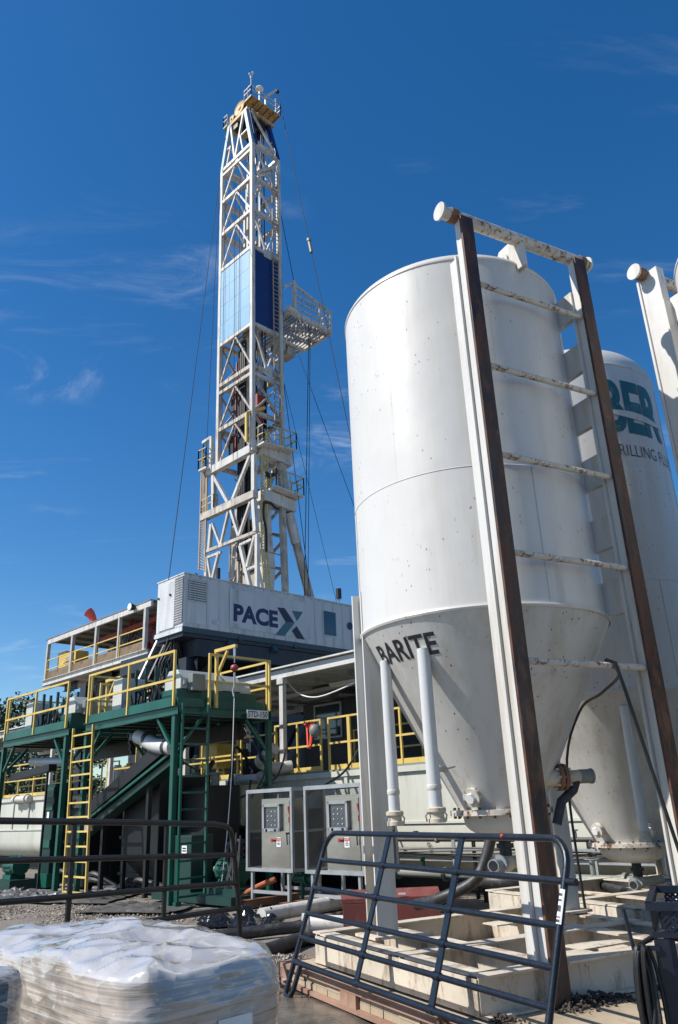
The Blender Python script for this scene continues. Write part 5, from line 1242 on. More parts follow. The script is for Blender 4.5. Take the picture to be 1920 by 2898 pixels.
# white discharge pipe out of the conveyor head
(sa, za), (sb, zb_) = SP(395, 2092, -3.1), SP(490, 2115, -3.1)
elbow_pipe('discharge_pipe', 'white banded discharge pipe above the black conveyor head', [T(sa + .05, -3.1, za + .06), T(sa - .15, -3.1, za), T((sa + sb) / 2, -3.1, (za + zb_) / 2 - .04), T(sb, -3.1, zb_)], .15, 'pipewhite', bands=((T(sa - .32, -3.1, za - .03), T(sa - .42, -3.1, za - .04)), (T(sb + .25, -3.1, zb_ + .02), T(sb + .15, -3.1, zb_ + .01))))
(sa, za), (sb, zb_) = SP(92, 2156, -3.0), SP(185, 2156, -3.0)
elbow_pipe('discharge_pipe', 'white capped pipe under the STD-155 stand', [T(sa, -3.0, za), T((sa + sb) / 2, -3.0, (za + zb_) / 2), T(sb, -3.0, zb_)], .11, 'pipewhite')
(sa, za), (sb, zb_) = SP(40, 2200, -3.3), SP(150, 2172, -3.3)
ar = thing('black_arm', 'black trough arm under the STD-155 stand', 'conveyor', T(sa, -3.3, 0)); b = B(); b.bar(T(sa, -3.3, za), T(sb, -3.3, zb_), .2, .16, up=UP); b.build('trough', M['blacksteel'], ar); b = B(); b.bar(T(sb + .25, -3.3, .02), T(sb + .25, -3.3, zb_), .045, .045, up=TA); b.build('prop', M['blacksteel'], ar)
gp = thing('green_column', 'tall green press column under the STD-155 stand', 'machine', T(4.9, -2.6, 0))
s, z = SP(150, 2330, -2.6)
b = B(); b.box(T(s, -2.5, 1.35), TA * .28, TE * .25, UP * 1.05); b.build('column', M['greendk'], gp, bevel=.02)
for (zz, h_) in ((1.0, .09), (1.85, .07), (2.2, .12)): b = B(); b.box(T(s - .08, -2.77, zz), TA * .22, TE * .02, UP * h_); b.build('door_strip', M['green'], gp)
b = B(); b.box(T(s, -2.5, .17), TA * .34, TE * .30, UP * .15); b.build('plinth', M['green'], gp)
b = B(); b.box(T(s - .05, -2.765, 1.62), TA * .06, TE * .006, UP * .12); b.build('notice', M['white'], gp)
def motor(label, s, d, z, L_, r, mat):
    t = thing('electric_motor', label, 'motor', T(s, d, 0), 'green electric motors')
    b = B(); b.tube(T(s - L_ / 2, d, z), T(s + L_ / 2, d, z), r, 18); b.build('casing', M[mat], t)
    for k in range(14):
        a_ = k * 2 * math.pi / 14; c_ = T(s, d + (r + .015) * math.cos(a_), z + (r + .015) * math.sin(a_)); b = B(); b.box(c_, TA * (L_ / 2 - .06), (TE * math.cos(a_) + UP * math.sin(a_)) * .022, (TE * -math.sin(a_) + UP * math.cos(a_)) * .006); b.build('fin', M[mat], t)
    b = B(); b.tube(T(s - L_ / 2 - .10, d, z), T(s - L_ / 2, d, z), r * 1.02, 18); b.build('fan_cowl', M[mat], t)
    b = B(); b.box(T(s, d, z - r - .04), TA * (L_ / 2 - .04), TE * r * .9, UP * .05); b.build('foot', M[mat], t)
    b = B(); b.box(T(s - .1, d - .02, (z - r - .09) / 2 + .01), TA * (L_ / 2 + .25), TE * (r + .12), UP * ((z - r - .09) / 2 - .005)); b.build('bed', M['greendk'], t)
    b = B(); b.tube(T(s + L_ / 2, d, z), T(s + L_ / 2 + .22, d, z), r * .35, 12); b.build('shaft', M['steel'], t); return t
s, z = SP(35, 2462, -3.3); motor('round green motor on a pale green bed before the far mud tank', s + .1, -3.2, .52, .55, .21, 'green')
motor('green finned motor behind the foot of the green ladder', -.55, -2.4, .55, .55, .20, 'green')
motor('green motor low on the skid beside the ladder foot', .35, -2.1, .42, .5, .18, 'greendk')
pb = thing('pump_cabinet', 'dark green pump cabinet with a white notice under the STD-150 stand', 'cabinet', T(.5, -2.6, 0))
b = B(); b.box(T(.55, -2.55, .62), TA * .36, TE * .26, UP * .55); b.build('housing', M['greendk'], pb, bevel=.015)
b = B(); b.box(T(.42, -2.815, .92), TA * .085, TE * .004, UP * .07); nt_ = b.build('notice', M['white'], pb)
for k in range(2): b = B(); b.box(T(.42, -2.821, .94 - k * .045), TA * .06, TE * .001, UP * .012); b.build('notice_print', M['ink'], nt_)
b = B(); b.box(T(-.05, -2.5, .10), TA * 1.3, TE * .5, UP * .07); tag(b.build('steel_skid', M['greendk']), 'dark green low skid under the STD-150 stand', 'skid')
cb = thing('cable_bundle', 'bundle of black cables hanging between the ladder and the left cabinet', 'cable', T(-1.0, -2.7, .3))
for i in range(10):
    R_ = random.Random(i + 50); b = B(); x0 = -.75 - R_.uniform(0, .35)
    b.path(smooth([T(x0, -2.6, 1.12 + R_.uniform(-.05, .1)), T(x0 - .03 + R_.uniform(-.1, .1), -2.65, .75), T(x0 + R_.uniform(-.2, .1), -2.7, .25), T(x0 - .3 + R_.uniform(-.2, .2), -2.6, .06)]), .018, 6); b.build('strand', M['hose'], cb)
for i in range(5):
    b = B(); c_ = T(-.72, -2.45, 1.0 - i * .11); b.path([c_ + TA * (.18 * math.cos(a_)) + UP * (.05 * math.sin(a_)) + TE * (.14 * math.sin(a_)) for a_ in [k * math.pi / 8 for k in range(16)]], .035, 8, closed=True); b.build('hose_turn', M['hose'], cb)
for i in range(7):
    R_ = random.Random(i + 80); s_ = R_.uniform(.6, 7.5); b = B()
    b.path(smooth([T(s_, -2.2, .08), T(s_ + .6, -2.5, .10 + R_.uniform(0, .3)), T(s_ + 1.3, -2.3, .08), T(s_ + 1.9, -2.6, .06)]), .06, 8)
    tag(b.build('floor_hose', M['hose']), 'black hose on the ground %s' % ['nearest the hopper legs', 'under the conveyor', 'beside the yellow ladder foot', 'by the green column plinth', 'between the dark pump blocks', 'under the black trough arm', 'near the round green motor'][i], 'hose', 'hoses under the green stands')
for i, s_ in enumerate((2.9, 5.5, 6.4, 7.3)):
    g = thing('pump_unit', ['dark pump block behind the yellow ladder', 'dark pump block beside the green column', 'low dark pump block under the STD-155 stand', 'dark pump block near the far stand leg'][i], 'pump', T(s_, -1.6, 0))
    b = B(); b.box(T(s_, -1.5, .35), TA * .36, TE * .3, UP * .33); b.build('block', M['blacksteel'], g, bevel=.03); b = B(); b.tube(T(s_, -1.5, .68), T(s_, -1.5, 1.0), .13, 12); b.tube(T(s_, -1.5, .98), T(s_, -1.5, 1.02), .19, 12); b.build('flanged_neck', M['greendk'], g)

# ---- dark clutter added to deepen the shade under and behind the stands
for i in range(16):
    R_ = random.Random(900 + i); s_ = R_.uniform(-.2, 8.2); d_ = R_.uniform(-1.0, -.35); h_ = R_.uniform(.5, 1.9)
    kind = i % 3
    g = thing('shade_clutter', 'added dark %s deepening the shade before the mud tanks, %s' % (('pipe stack', 'valve block', 'steel frame')[kind], ('by the conveyor legs', 'behind the hopper', 'left of the hopper', 'behind the ladder gap', 'behind the green column', 'below the capped pipe', 'near the far stand leg', 'behind the pump cabinet')[i % 8]), 'equipment', T(s_, d_, 0), 'added dark clutter under the stands')
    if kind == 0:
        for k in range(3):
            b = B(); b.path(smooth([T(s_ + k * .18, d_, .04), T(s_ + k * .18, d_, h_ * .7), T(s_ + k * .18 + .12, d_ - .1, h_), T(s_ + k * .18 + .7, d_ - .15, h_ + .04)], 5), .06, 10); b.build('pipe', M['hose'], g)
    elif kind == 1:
        b = B(); b.box(T(s_, d_, h_ * .3), TA * .3, TE * .2, UP * (h_ * .3 - .02)); b.build('block', M['blacksteel'], g, bevel=.02)
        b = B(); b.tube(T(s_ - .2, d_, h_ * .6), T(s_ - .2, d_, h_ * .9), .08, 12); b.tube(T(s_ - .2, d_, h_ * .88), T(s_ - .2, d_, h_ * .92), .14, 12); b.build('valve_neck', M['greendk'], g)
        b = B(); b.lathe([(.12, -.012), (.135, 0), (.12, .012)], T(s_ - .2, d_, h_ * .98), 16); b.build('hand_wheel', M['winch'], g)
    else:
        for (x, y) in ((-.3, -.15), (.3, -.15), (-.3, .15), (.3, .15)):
            b = B(); post(b, s_ + x, d_ + y, .02, h_, .06); b.build('upright', M['blacksteel'], g)
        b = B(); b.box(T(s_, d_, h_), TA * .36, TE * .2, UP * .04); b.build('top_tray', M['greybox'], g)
        b = B(); b.box(T(s_, d_, h_ * .4), TA * .3, TE * .16, UP * h_ * .2); b.build('case', M['blacksteel'], g)

# ---- pipework along the tank fronts, valves, conduits
for i, (sa, sb, z, d, r, mt) in enumerate(((-.3, 3.3, .62, -.45, .075, 'hose'), (.4, 8.4, 1.05, -.32, .05, 'greybox'), (2.2, 8.6, 1.55, -.25, .06, 'pvc'), (-9.0, -1.2, .42, -.55, .07, 'greybox'), (-8.6, -.8, .95, -.22, .035, 'hose'), (4.6, 9.8, .50, -.60, .085, 'hose'))):
    g = thing('pipe_run', ['thick dark pipe run low before the middle tank', 'grey pipe run before the tank below the stands', 'stained white pipe run high on the far tank', 'grey pipe run low behind the mesh cabinets', 'thin dark conduit behind the mesh cabinets', 'thick dark pipe run before the far tank'][i], 'pipe', T((sa + sb) / 2, d, 0), 'pipe runs along the mud tanks')
    b = B(); b.tube(T(sa, d, z), T(sb, d, z), r, 12); b.build('pipe_body', M[mt], g)
    n_ = int((sb - sa) / 1.1)
    for k in range(n_):
        s_ = sa + .4 + k * 1.1
        b = B(); b.tube(T(s_ - .025, d, z), T(s_ + .025, d, z), r * 1.6, 14); b.build('flange', M['greybox'], g)
        if k % 2: b = B(); b.bar(T(s_ + .3, d, .02), T(s_ + .3, d, z - r), .05, .05, up=TA); b.build('support', M['blacksteel'], g)
        if k % 3 == 1:
            b = B(); b.tube(T(s_ + .5, d, z), T(s_ + .5, d, z + r * 4), r * .6, 10); b.lathe([(r * 1.3, -.01), (r * 1.6, 0), (r * 1.3, .01)], T(s_ + .5, d, z + r * 4), 14); b.build('valve', M['greybox' if k % 2 else 'greendk'], g)
for i in range(12):
    R_ = random.Random(2000 + i); s_ = R_.uniform(.2, 8.6); d_ = R_.uniform(-1.0, -.2); z1_ = R_.uniform(1.6, 3.2)
    b = B(); b.path(smooth([T(s_, d_, .05), T(s_ + R_.uniform(-.1, .1), d_, z1_ * .5), T(s_ + R_.uniform(-.3, .3), d_ + .1, z1_), T(s_ + R_.uniform(-.8, .8), .2, 2.5)]), R_.uniform(.015, .045), 7)
    tag(b.build('riser_cable', M['black']), 'dark riser cable up the tank front %s' % ('by the conveyor', 'behind the hopper', 'beside the green column', 'left of the capped pipe', 'behind the yellow ladder', 'near the white discharge pipe', 'behind the green ladder', 'near the far leg', 'next to the pump blocks', 'below the yellow shaker', 'under the drain tray', 'past the pipe stub')[i], 'cable', 'riser cables on the tanks')
# loose gear on the STD decks
for st_s, nm in ((-.16, 'STD-150'), (4.43, 'STD-155')):
    for i in range(5):
        R_ = random.Random(3000 + i + int(st_s * 10)); s_ = st_s + .9 + i * .5; d_ = -3.49 + R_.uniform(1.1, 2.0)
        g = thing('deck_unit', '%s on the deck signed %s' % (('small green drive box', 'pale filter housing', 'dark coil drum', 'green hydraulic tank', 'grey junction stack')[i], nm), 'machine', T(s_, d_, 3.57))
        h_ = R_.uniform(.35, .75)
        if i == 2: b = B(); b.tube(T(s_, d_ - .18, 3.56 + .27), T(s_, d_ + .18, 3.56 + .27), .26, 18); b.build('drum', M['blacksteel'], g)
        else: b = B(); b.box(T(s_, d_, 3.56 + h_ / 2), TA * .2, TE * .24, UP * (h_ / 2)); b.build('housing', M[('green', 'offwhite', 'blacksteel', 'greendk', 'greybox')[i]], g, bevel=.015)
        b = B(); b.tube(T(s_ - .08, d_, 3.56 + (h_ if i != 2 else .5)), T(s_ - .08, d_, 3.62 + (h_ if i != 2 else .5)), .07, 10); b.build('filler_cap', M['black'], g)

# ---- black boxes added to deepen the shade under the decks
for i, (s_, d_, w_, dp, h_, lab) in enumerate(((5.9, -1.9, .75, .55, 1.75, 'added black box deepening the shade behind the black trough arm'), (7.3, -1.8, .55, .5, 1.45, 'added black box deepening the shade near the outer leg of the STD-155 stand'), (1.05, -1.75, .42, .45, 2.05, 'tall added black box deepening the shade between the hopper and the green ladder'), (3.55, -1.7, .5, .45, 1.9, 'added black box deepening the shade behind the yellow ladder'))):
    g = thing('shade_block', lab, 'tank', T(s_, d_, 0), 'added dark boxes under the green stands')
    b = B(); b.box(T(s_, d_, h_ / 2 + .05), TA * w_, TE * dp, UP * (h_ / 2)); b.build('shell', M['blacksteel'], g, bevel=.03)
    for k in range(3): b = B(); b.box(T(s_, d_ - dp - .02, .35 + k * (h_ - .4) / 2), TA * (w_ + .02), TE * .02, UP * .03); b.build('rib', M['blacksteel'], g)
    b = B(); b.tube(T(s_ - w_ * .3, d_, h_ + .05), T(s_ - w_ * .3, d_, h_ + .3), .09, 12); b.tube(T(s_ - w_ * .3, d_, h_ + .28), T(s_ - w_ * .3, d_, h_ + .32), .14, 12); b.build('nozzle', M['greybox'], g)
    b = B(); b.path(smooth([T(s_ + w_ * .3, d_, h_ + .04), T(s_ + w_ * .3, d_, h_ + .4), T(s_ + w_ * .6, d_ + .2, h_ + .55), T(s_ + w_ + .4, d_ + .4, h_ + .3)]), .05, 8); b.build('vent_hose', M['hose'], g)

# ================================================================ DRILLING RIG
# ---- white cabin on the rig floor
K0 = AY(517, 1787, 33.0); KA, KE = AZ(-45), AZ(45.0)
KP = lambda l, w, z: V((K0.x, K0.y, 0)) + KE * l + KA * w + UP * z      # l along the long wall, w along the end wall
kz0 = K0.z; kz1 = AY(526, 1622, 33.0).z; KL, KW = 13.6, ((ON(441, 1806, K0, -45) - K0).to_2d()).length
CABL = lambda x, y: ((ON(x, y, K0, 45) - K0).dot(KE), ON(x, y, K0, 45).z)   # pixel on the long wall -> (l, z)
CABE = lambda x, y: ((ON(x, y, K0, -45) - K0).dot(KA), ON(x, y, K0, -45).z)
cab = thing('rig_cabin', 'long white cabin on the rig floor with a large PACE X logo', 'cabin', KP(KL / 2, KW / 2, kz0))
b = B(); b.box(KP(KL / 2, KW / 2, (kz0 + kz1) / 2 + .12), KE * (KL / 2), KA * (KW / 2), UP * ((kz1 - kz0) / 2 - .12)); b.build('body', M['cabin'], cab, bevel=.03)
b = B(); b.box(KP(KL / 2, KW / 2, kz0 + .115), KE * (KL / 2 + .015), KA * (KW / 2 + .015), UP * .115); b.build('base_frame', M['cabinbase'], cab)
b = B(); b.box(KP(-.03, KW / 2, kz0 + .12), KE * .02, KA * (KW / 2 + .02), UP * .10); b.build('end_sill', M['cabin'], cab)
b = B(); b.box(KP(KL / 2, KW / 2, kz1 + .02), KE * (KL / 2 + .03), KA * (KW / 2 + .03), UP * .025); b.build('roof', M['cabin'], cab)
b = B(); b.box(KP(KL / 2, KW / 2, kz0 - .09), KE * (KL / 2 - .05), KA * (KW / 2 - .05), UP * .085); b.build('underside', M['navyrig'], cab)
for i in range(20):
    l = .6 + i * .66
    b = B(); b.box(KP(l, -.012, (kz0 + kz1) / 2 + .1), KE * .022, KA * .014, UP * ((kz1 - kz0) / 2 - .16)); b.build('wall_rib', M['cabin'], cab)
# end wall: door and louvres
(wa, za), (wb, zb_) = CABE(498, 1644), CABE(451, 1790)
b = B(); b.box(KP(-.02, (wa + wb) / 2, (kz0 + kz1) / 2 + .07), KE * .02, KA * ((wb - wa) / 2), UP * ((kz1 - kz0) / 2 - .24)); dr = b.build('door', M['cabin'], cab, bevel=.01)
for (x, y) in ((453, 1696), (486, 1684)):
    w, z = CABE(x, y); b = B(); p = KP(-.04, w, z); b.tube(p, p - KE * .06, .055, 10); b.build('door_fitting', M['black'], dr)
for i in range(24):
    f = i / 23; w, z = CABE(496, 1648); b = B(); b.box(KP(-.045, wa - .02, kz0 + .35 + f * (kz1 - kz0 - .5)), KE * .008, KA * .014, UP * .014); b.build('hinge_bolt', M['greybox'], dr)
w0_, w1_ = CABE(521, 1640)[0], CABE(499, 1650)[0]
zl0, zl1 = kz0 + .38, kz1 - .10
b = B(); b.box(KP(-.012, (w0_ + w1_) / 2, (zl0 + zl1) / 2), KE * .006, KA * ((w1_ - w0_) / 2), UP * ((zl1 - zl0) / 2)); lv = b.build('louvre_back', M['blacksteel'], cab)
for i in range(19):
    z = zl0 + (zl1 - zl0) * (i + .5) / 19; b = B(); b.box(KP(-.035, (w0_ + w1_) / 2, z), KE * .03 + UP * -.035, KA * ((w1_ - w0_) / 2), UP * .014 + KE * .012); b.build('louvre', M['cabin'], lv)
(l0, zt_), (l1, zb2) = CABL(534, 1642), CABL(583, 1705)
l0 = max(l0, .18)
b = B(); b.box(KP((l0 + l1) / 2, -.012, kz1 - .22 - .55), KE * ((l1 - l0) / 2), KA * .006, UP * .52); lv = b.build('louvre_back', M['blacksteel'], cab)
for i in range(10):
    z = kz1 - .25 - i * .105; b = B(); b.box(KP((l0 + l1) / 2, -.035, z), KE * ((l1 - l0) / 2), KA * .03 + UP * .032, UP * .016 - KA * .01); b.build('louvre', M['cabin'], lv)
b = B(); b.box(KP((l0 + l1) / 2, -.016, kz0 + .92), KE * ((l1 - l0) / 2 + .03), KA * .008, UP * .50); b.build('access_panel', M['cabin'], cab)
# window
(l0, z0_), (l1, z1_) = CABL(915, 1735), CABL(951, 1795)
zc_, hz_ = (CABL(933, 1765)[1]), .62; lc_, hl_ = (l0 + l1) / 2, (l1 - l0) / 2
b = B(); b.box(KP(lc_, -.02, zc_), KE * (hl_ + .05), KA * .012, UP * (hz_ + .05)); wf = b.build('window_frame', M['cabin'], cab)
b = B(); b.box(KP(lc_, -.036, zc_), KE * hl_, KA * .006, UP * hz_); b.build('window_pane', M['glassdark'], wf)
# logo: lettering on the plane of the wall, positioned from the photograph
WALL = lambda x, y: KP(CABL(x, y)[0], -.032, CABL(x, y)[1])
def wallpoly(pix, name, mat, off=-.034):
    b = B(); b.poly([KP(CABL(x, y)[0], off, CABL(x, y)[1]) for x, y in pix], KA * -.004); return b.build(name, mat, cab)
b = B(); (la, _), (lb_, _) = CABL(650, 1690), CABL(876, 1780); b.box(KP((la + lb_) / 2, -.027, (kz0 + kz1) / 2 + .1), KE * ((lb_ - la) / 2), KA * .004, UP * ((kz1 - kz0) / 2 - .40)); b.build('logo_panel', M['cabin'], cab)
(lp, zp0), (lpe, _) = CABL(660, 1755), CABL(788, 1770); zp1 = CABL(660, 1710)[1]
vs, fs = text_polys('PACE', (zp1 - zp0) / .70, .05, 1.0, 1.0, cuts=0); wt = text_w(vs); kx = (lpe - lp) * .985 / wt
letter(vs, fs, lambda x, y: KP(lp + x * kx, -.036, zp0 + y), 'logo_lettering', M['inkblue'], cab)
s_ = 2.24; c0 = (420, 1560); PX = lambda x, y: (c0[0] + x / s_, c0[1] + y / s_)
wallpoly([PX(815, 357), PX(862, 362), PX(925, 455), PX(868, 450)], 'logo_x_stroke', M['inkdark'])
wallpoly([PX(868, 450), PX(925, 456), PX(862, 538), PX(803, 530)], 'logo_x_stroke', M['inkteal'], -.0345)
wallpoly([PX(908, 378), PX(978, 386), PX(940, 445)], 'logo_x_stroke', M['inkteal'])
wallpoly([PX(938, 475), PX(990, 560), PX(938, 553), PX(908, 505)], 'logo_x_stroke', M['inkdark'])
(lm, zm) = CABL(990, 1772); b = B(); b.tube(KP(lm, -.03, zm), KP(lm, -.045, zm), .20, 20); b.build('badge_disc', M['inkblue'], cab)
lt_, zt2_ = CABL(1003, 1783)
for txt, dz in (('N', 0), ('RI', -.62)):
    vs, fs = text_polys(txt[:6], .42, .006, 1.05, 1.0, cuts=0); letter(vs, fs, lambda x, y: KP(lt_ + x, -.034, zt2_ + dz + y), 'badge_lettering', M['ink'], cab)
for i in range(26):
    l = .35 + i * .52; b = B(); b.box(KP(l, -.022, kz1 - .07), KE * .018, KA * .008, UP * .018); b.build('roof_bolt', M['greybox'], cab)
for l in (3.1, 6.5, 9.9):
    b = B(); b.box(KP(l, -.026, kz0 + .02), KE * .06, KA * .03, UP * .10); b.build('lifting_eye', M['cabinbase'], cab)
for (a_, c_, h0, h1) in ((1.2, 2.0, .62, .66), (2.4, 2.9, .80, .83)):
    b = B(); b.box(KP((a_ + c_) / 2 + .2, -.03, kz0 + h0), KE * .22, KA * .004, UP * .10); b.build('data_plate', M['cabin'], cab)
# small gear on the cabin roof
rg = thing('roof_winch', 'dark small winch frame on the roof edge of the white cabin', 'winch', KP(1.0, .5, kz1 + .05))
b = B(); b.bar(KP(.9, .5, kz1 + .05), KP(2.3, .5, kz1 + .22), .05, .05); b.bar(KP(2.2, .5, kz1 + .05), KP(2.2, .5, kz1 + .75), .14, .14, up=KE); b.build('frame', M['blacksteel'], rg); b = B(); b.tube(KP(.95, .45, kz1 + .16), KP(.95, .6, kz1 + .16), .11, 12); b.build('drum', M['blacksteel'], rg)
an_ = thing('roof_antenna', 'short dark antenna drum on the cabin roof near the silo', 'antenna', KP(9.5, .6, kz1 + .05)); la_, _ = CABL(964, 1708)
b = B(); b.tube(KP(la_, .1, kz1 + .04), KP(la_, .1, kz1 + .4), .03, 8); b.build('mast', M['greybox'], an_); b = B(); b.tube(KP(la_, .1, kz1 + .3), KP(la_, .1, kz1 + .85), .15, 10); b.build('drum', M['blacksteel'], an_)

# ---- rig floor and substructure under the cabin
sub = thing('substructure', 'dark steel substructure below the white cabin', 'substructure', KP(5, 5, 0))
zf = kz0 - .18
b = B(); b.box(KP(7.2, 3.4, zf - .40), KE * 6.4, KA * 3.3, UP * .38); b.build('floor_frame', M['navyrig'], sub)
for (l, w) in ((.6, .4), (4.5, .4), (8.5, .4), (12.5, .4), (.6, 9.5), (4.5, 9.5), (8.5, 9.5), (12.5, 9.5)):
    b = B(); b.ibeam(KP(l, w, .02), KP(l, w, zf - .88), .6, .6, .04, up=KE); b.build('column', M['navyrig'], sub)
for (l0, l1) in ((.6, 4.5), (4.5, 8.5), (8.5, 12.5)):
    b = B(); b.bar(KP(l0, .4, 1.0), KP(l1, .4, zf - 1.2), .3, .3); b.build('brace', M['navyrig'], sub)
    b = B(); b.bar(KP(l0, .4, zf - 3.2), KP(l1, .4, zf - 3.2), .3, .4); b.build('cross_beam', M['navyrig'], sub)
for l in (2.6, 5.2):
    b = B(); b.bar(KP(l, -.05, kz0 - .2), KP(l, 2.2, kz0 - 1.4), .28, .3); b.build('knee_strut', M['cabinbase'], sub)
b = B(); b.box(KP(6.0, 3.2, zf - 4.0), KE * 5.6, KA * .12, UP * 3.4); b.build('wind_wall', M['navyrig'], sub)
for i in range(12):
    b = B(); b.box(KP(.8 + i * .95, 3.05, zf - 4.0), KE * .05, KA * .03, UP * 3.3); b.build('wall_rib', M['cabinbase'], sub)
# stair / slide beams and cables left of the cabin underside
st_ = thing('floor_stair', 'steep dark stairway rising to the rig floor left of the cabin', 'stair', AY(400, 2000, 33))
for dx in (0, 26):
    pa2, pb2 = AY(480 - dx * 1.0, 1815, 35.5), AY(365 - dx, 2060, 33.5); b = B(); b.bar(pa2, pb2, .10, .42, up=UP); b.build('stringer', M['galv' if dx else 'navyrig'], st_)
for i in range(14):
    f = i / 13; p = AY(480, 1815, 35.5).lerp(AY(365, 2060, 33.5), f); q = AY(454, 1815, 35.5).lerp(AY(339, 2060, 33.5), f); b = B(); b.bar(p, q, .26, .04, up=UP); b.build('tread', M['navyrig'], st_)
cbl = thing('cable_festoon', 'dense bundle of black cables hanging below the cabin corner', 'cable', AY(460, 1900, 34))
for i in range(34):
    R_ = random.Random(i + 300); x = R_.uniform(470, 512); y0 = R_.uniform(1800, 1830); b = B()
    Y_ = 34.5 + R_.uniform(-.6, .6); p = AY(x, y0, Y_); q = AY(x - R_.uniform(0, 40), R_.uniform(1930, 1990), Y_); mdl = (p + q) / 2 + V((R_.uniform(-.5, .5), R_.uniform(-.3, .3), R_.uniform(-.9, .2)))
    b.path(smooth([p, p * .6 + mdl * .4, mdl, q * .6 + mdl * .4 - UP * .3, q], 4), R_.uniform(.025, .05), 5); b.build('strand', M['black'], cbl)

# ---- roofed drawworks platform on the left
D0 = AY(416, 1842, 38.0); DA, DE = AZ(-45), AZ(45)
DW = lambda s, w, z: V((D0.x, D0.y, 0)) + DA * s + DE * w + UP * z
DPX = lambda x, y: ((ON(x, y, D0, -45) - D0).dot(DA), ON(x, y, D0, -45).z)
DL = DPX(129, 1932)[0]; dz0 = D0.z - .1; dz1 = DPX(417, 1712)[1]; dW = 4.0
dog = thing('roofed_platform', 'open sided roofed platform with yellow rails above the green stands', 'platform', DW(DL / 2, dW / 2, dz0))
b = B(); b.box(DW(DL / 2, dW / 2, dz0 + .0), DA * (DL / 2 + .1), DE * (dW / 2), UP * .10); b.build('floor', M['mastdirty'], dog)
for w in (.0, dW):
    b = B(); b.ibeam(DW(-.1, w, dz0 + .02), DW(DL + .35, w, dz0 + .02), .25, .34, .025); b.build('edge_beam', M['mastdirty' if w else 'mast'], dog)
    b = B(); b.bar(DW(-.3, w, dz1), DW(DL + .05, w, dz1), .14, .30); b.build('eave_beam', M['mast'], dog)
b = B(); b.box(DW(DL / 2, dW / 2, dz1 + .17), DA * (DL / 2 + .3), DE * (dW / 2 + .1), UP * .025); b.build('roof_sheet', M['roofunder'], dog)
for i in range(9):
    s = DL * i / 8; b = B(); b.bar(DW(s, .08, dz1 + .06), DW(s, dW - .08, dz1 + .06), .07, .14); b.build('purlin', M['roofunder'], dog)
fr_ = [0.02, .24, .47, .77, 1.0]
for f in (.02, .25, .47, .72, 1.0):
    for w in (.0, dW):
        s = DL * f; b = B(); b.bar(DW(s, w, dz0 + .18), DW(s, w, dz1 - .15), .20 if f in (.02, 1.0, .47, .72) else .14, .18, up=DE); b.build('post', M['platpost'], dog)
for i in range(5):
    a, c_ = [0.03, .26, .48, .73][i] if i < 4 else 0, [.24, .46, .71, .99][i] if i < 4 else 0
    if i == 4: break
    rl = railing(dog, (DW(DL * a, -.02, dz0 + .16), DW(DL * c_, -.02, dz0 + .16)), 1, 1.15, .62, w=.055)
    b = B(); b.box(DW(DL * (a + c_) / 2, .01, dz0 + .42), DA * (DL * (c_ - a) / 2), DE * .01, UP * .24); b.build('infill_panel', M['infill'], rl)
    railing(dog, (DW(DL * a, dW, dz0 + .16), DW(DL * c_, dW, dz0 + .16)), 1, 1.15, .62, w=.07)
for (s, w) in ((DL * .12, .8), (DL * .5, .8), (DL * .85, .8), (DL * .5, 3.2)):
    b = B(); b.ibeam(DW(s - .8, w, dz0 - .35), DW(s + .8, w, dz0 - .35), .25, .4, .025); b.build('floor_joist', M['navyrig'], dog)
b = B(); b.bar(DW(DL * .30, 1.6, dz0 - .2), DW(DL * .02, 1.9, dz0 - 3.4), .4, .4); b.build('raker', M['navyrig'], dog)
b = B(); b.bar(DW(DL * .62, 1.6, dz0 - .2), DW(DL * .34, 1.9, dz0 - 2.6), .4, .4); b.build('raker', M['navyrig'], dog)
b = B(); b.box(DW(DL * .30, 2.2, dz0 - .75), DA * (DL * .42), DE * 1.2, UP * .5); b.build('girder', M['navyrig'], dog)
b = B(); b.box(DW(DL * .30, 2.2, (dz0 - 1.2) / 2), DA * (DL * .06), DE * .5, UP * ((dz0 - 1.25) / 2)); b.build('support_leg', M['navyrig'], dog)
yb = thing('yellow_locker', 'yellow lockers behind the platform railing', 'locker', DW(DL * .86, .8, dz0 + .1))
b = B(); b.box(DW(DL * .80, .7, dz0 + .82), DA * .75, DE * .4, UP * .72); b.build('cabinet', M['yellow'], yb, bevel=.02)
b = B(); b.box(DW(DL * .93, .9, dz0 + .95), DA * .5, DE * .4, UP * .85); b.build('cabinet', M['yellow'], yb, bevel=.02)
b = B(); b.box(DW(DL * .795, .29, dz0 + .95), DA * .5, DE * .006, UP * .35); b.build('door_panel', M['tan'], yb)
dwk = thing('drawworks', 'dark red drawworks drum under the platform roof', 'winch', DW(DL * .42, 2.0, dz0 + .1))
b = B(); b.tube(DW(DL * .40, 1.2, dz0 + .85), DW(DL * .40, 2.8, dz0 + .85), .75, 24); b.build('drum', M['winch'], dwk)
for w in (1.1, 2.9): b = B(); b.tube(DW(DL * .40, w - .05, dz0 + .85), DW(DL * .40, w + .05, dz0 + .85), .95, 26); b.build('drum_flange', M['blacksteel'], dwk)
b = B(); b.box(DW(DL * .58, 2.0, dz0 + .6), DA * .55, DE * .7, UP * .5); b.build('gearbox', M['red'], dwk, bevel=.05)
for i in range(7):
    R_ = random.Random(i + 9); b = B(); s = DL * R_.uniform(.04, .32); b.bar(DW(s, 1.0 + R_.uniform(0, 2), dz0 + .2), DW(s + R_.uniform(-.9, .9), 1.0 + R_.uniform(0, 2), dz0 + R_.uniform(1.4, 2.6)), .16, .16); b.build('frame_member', M['winch'], dwk)
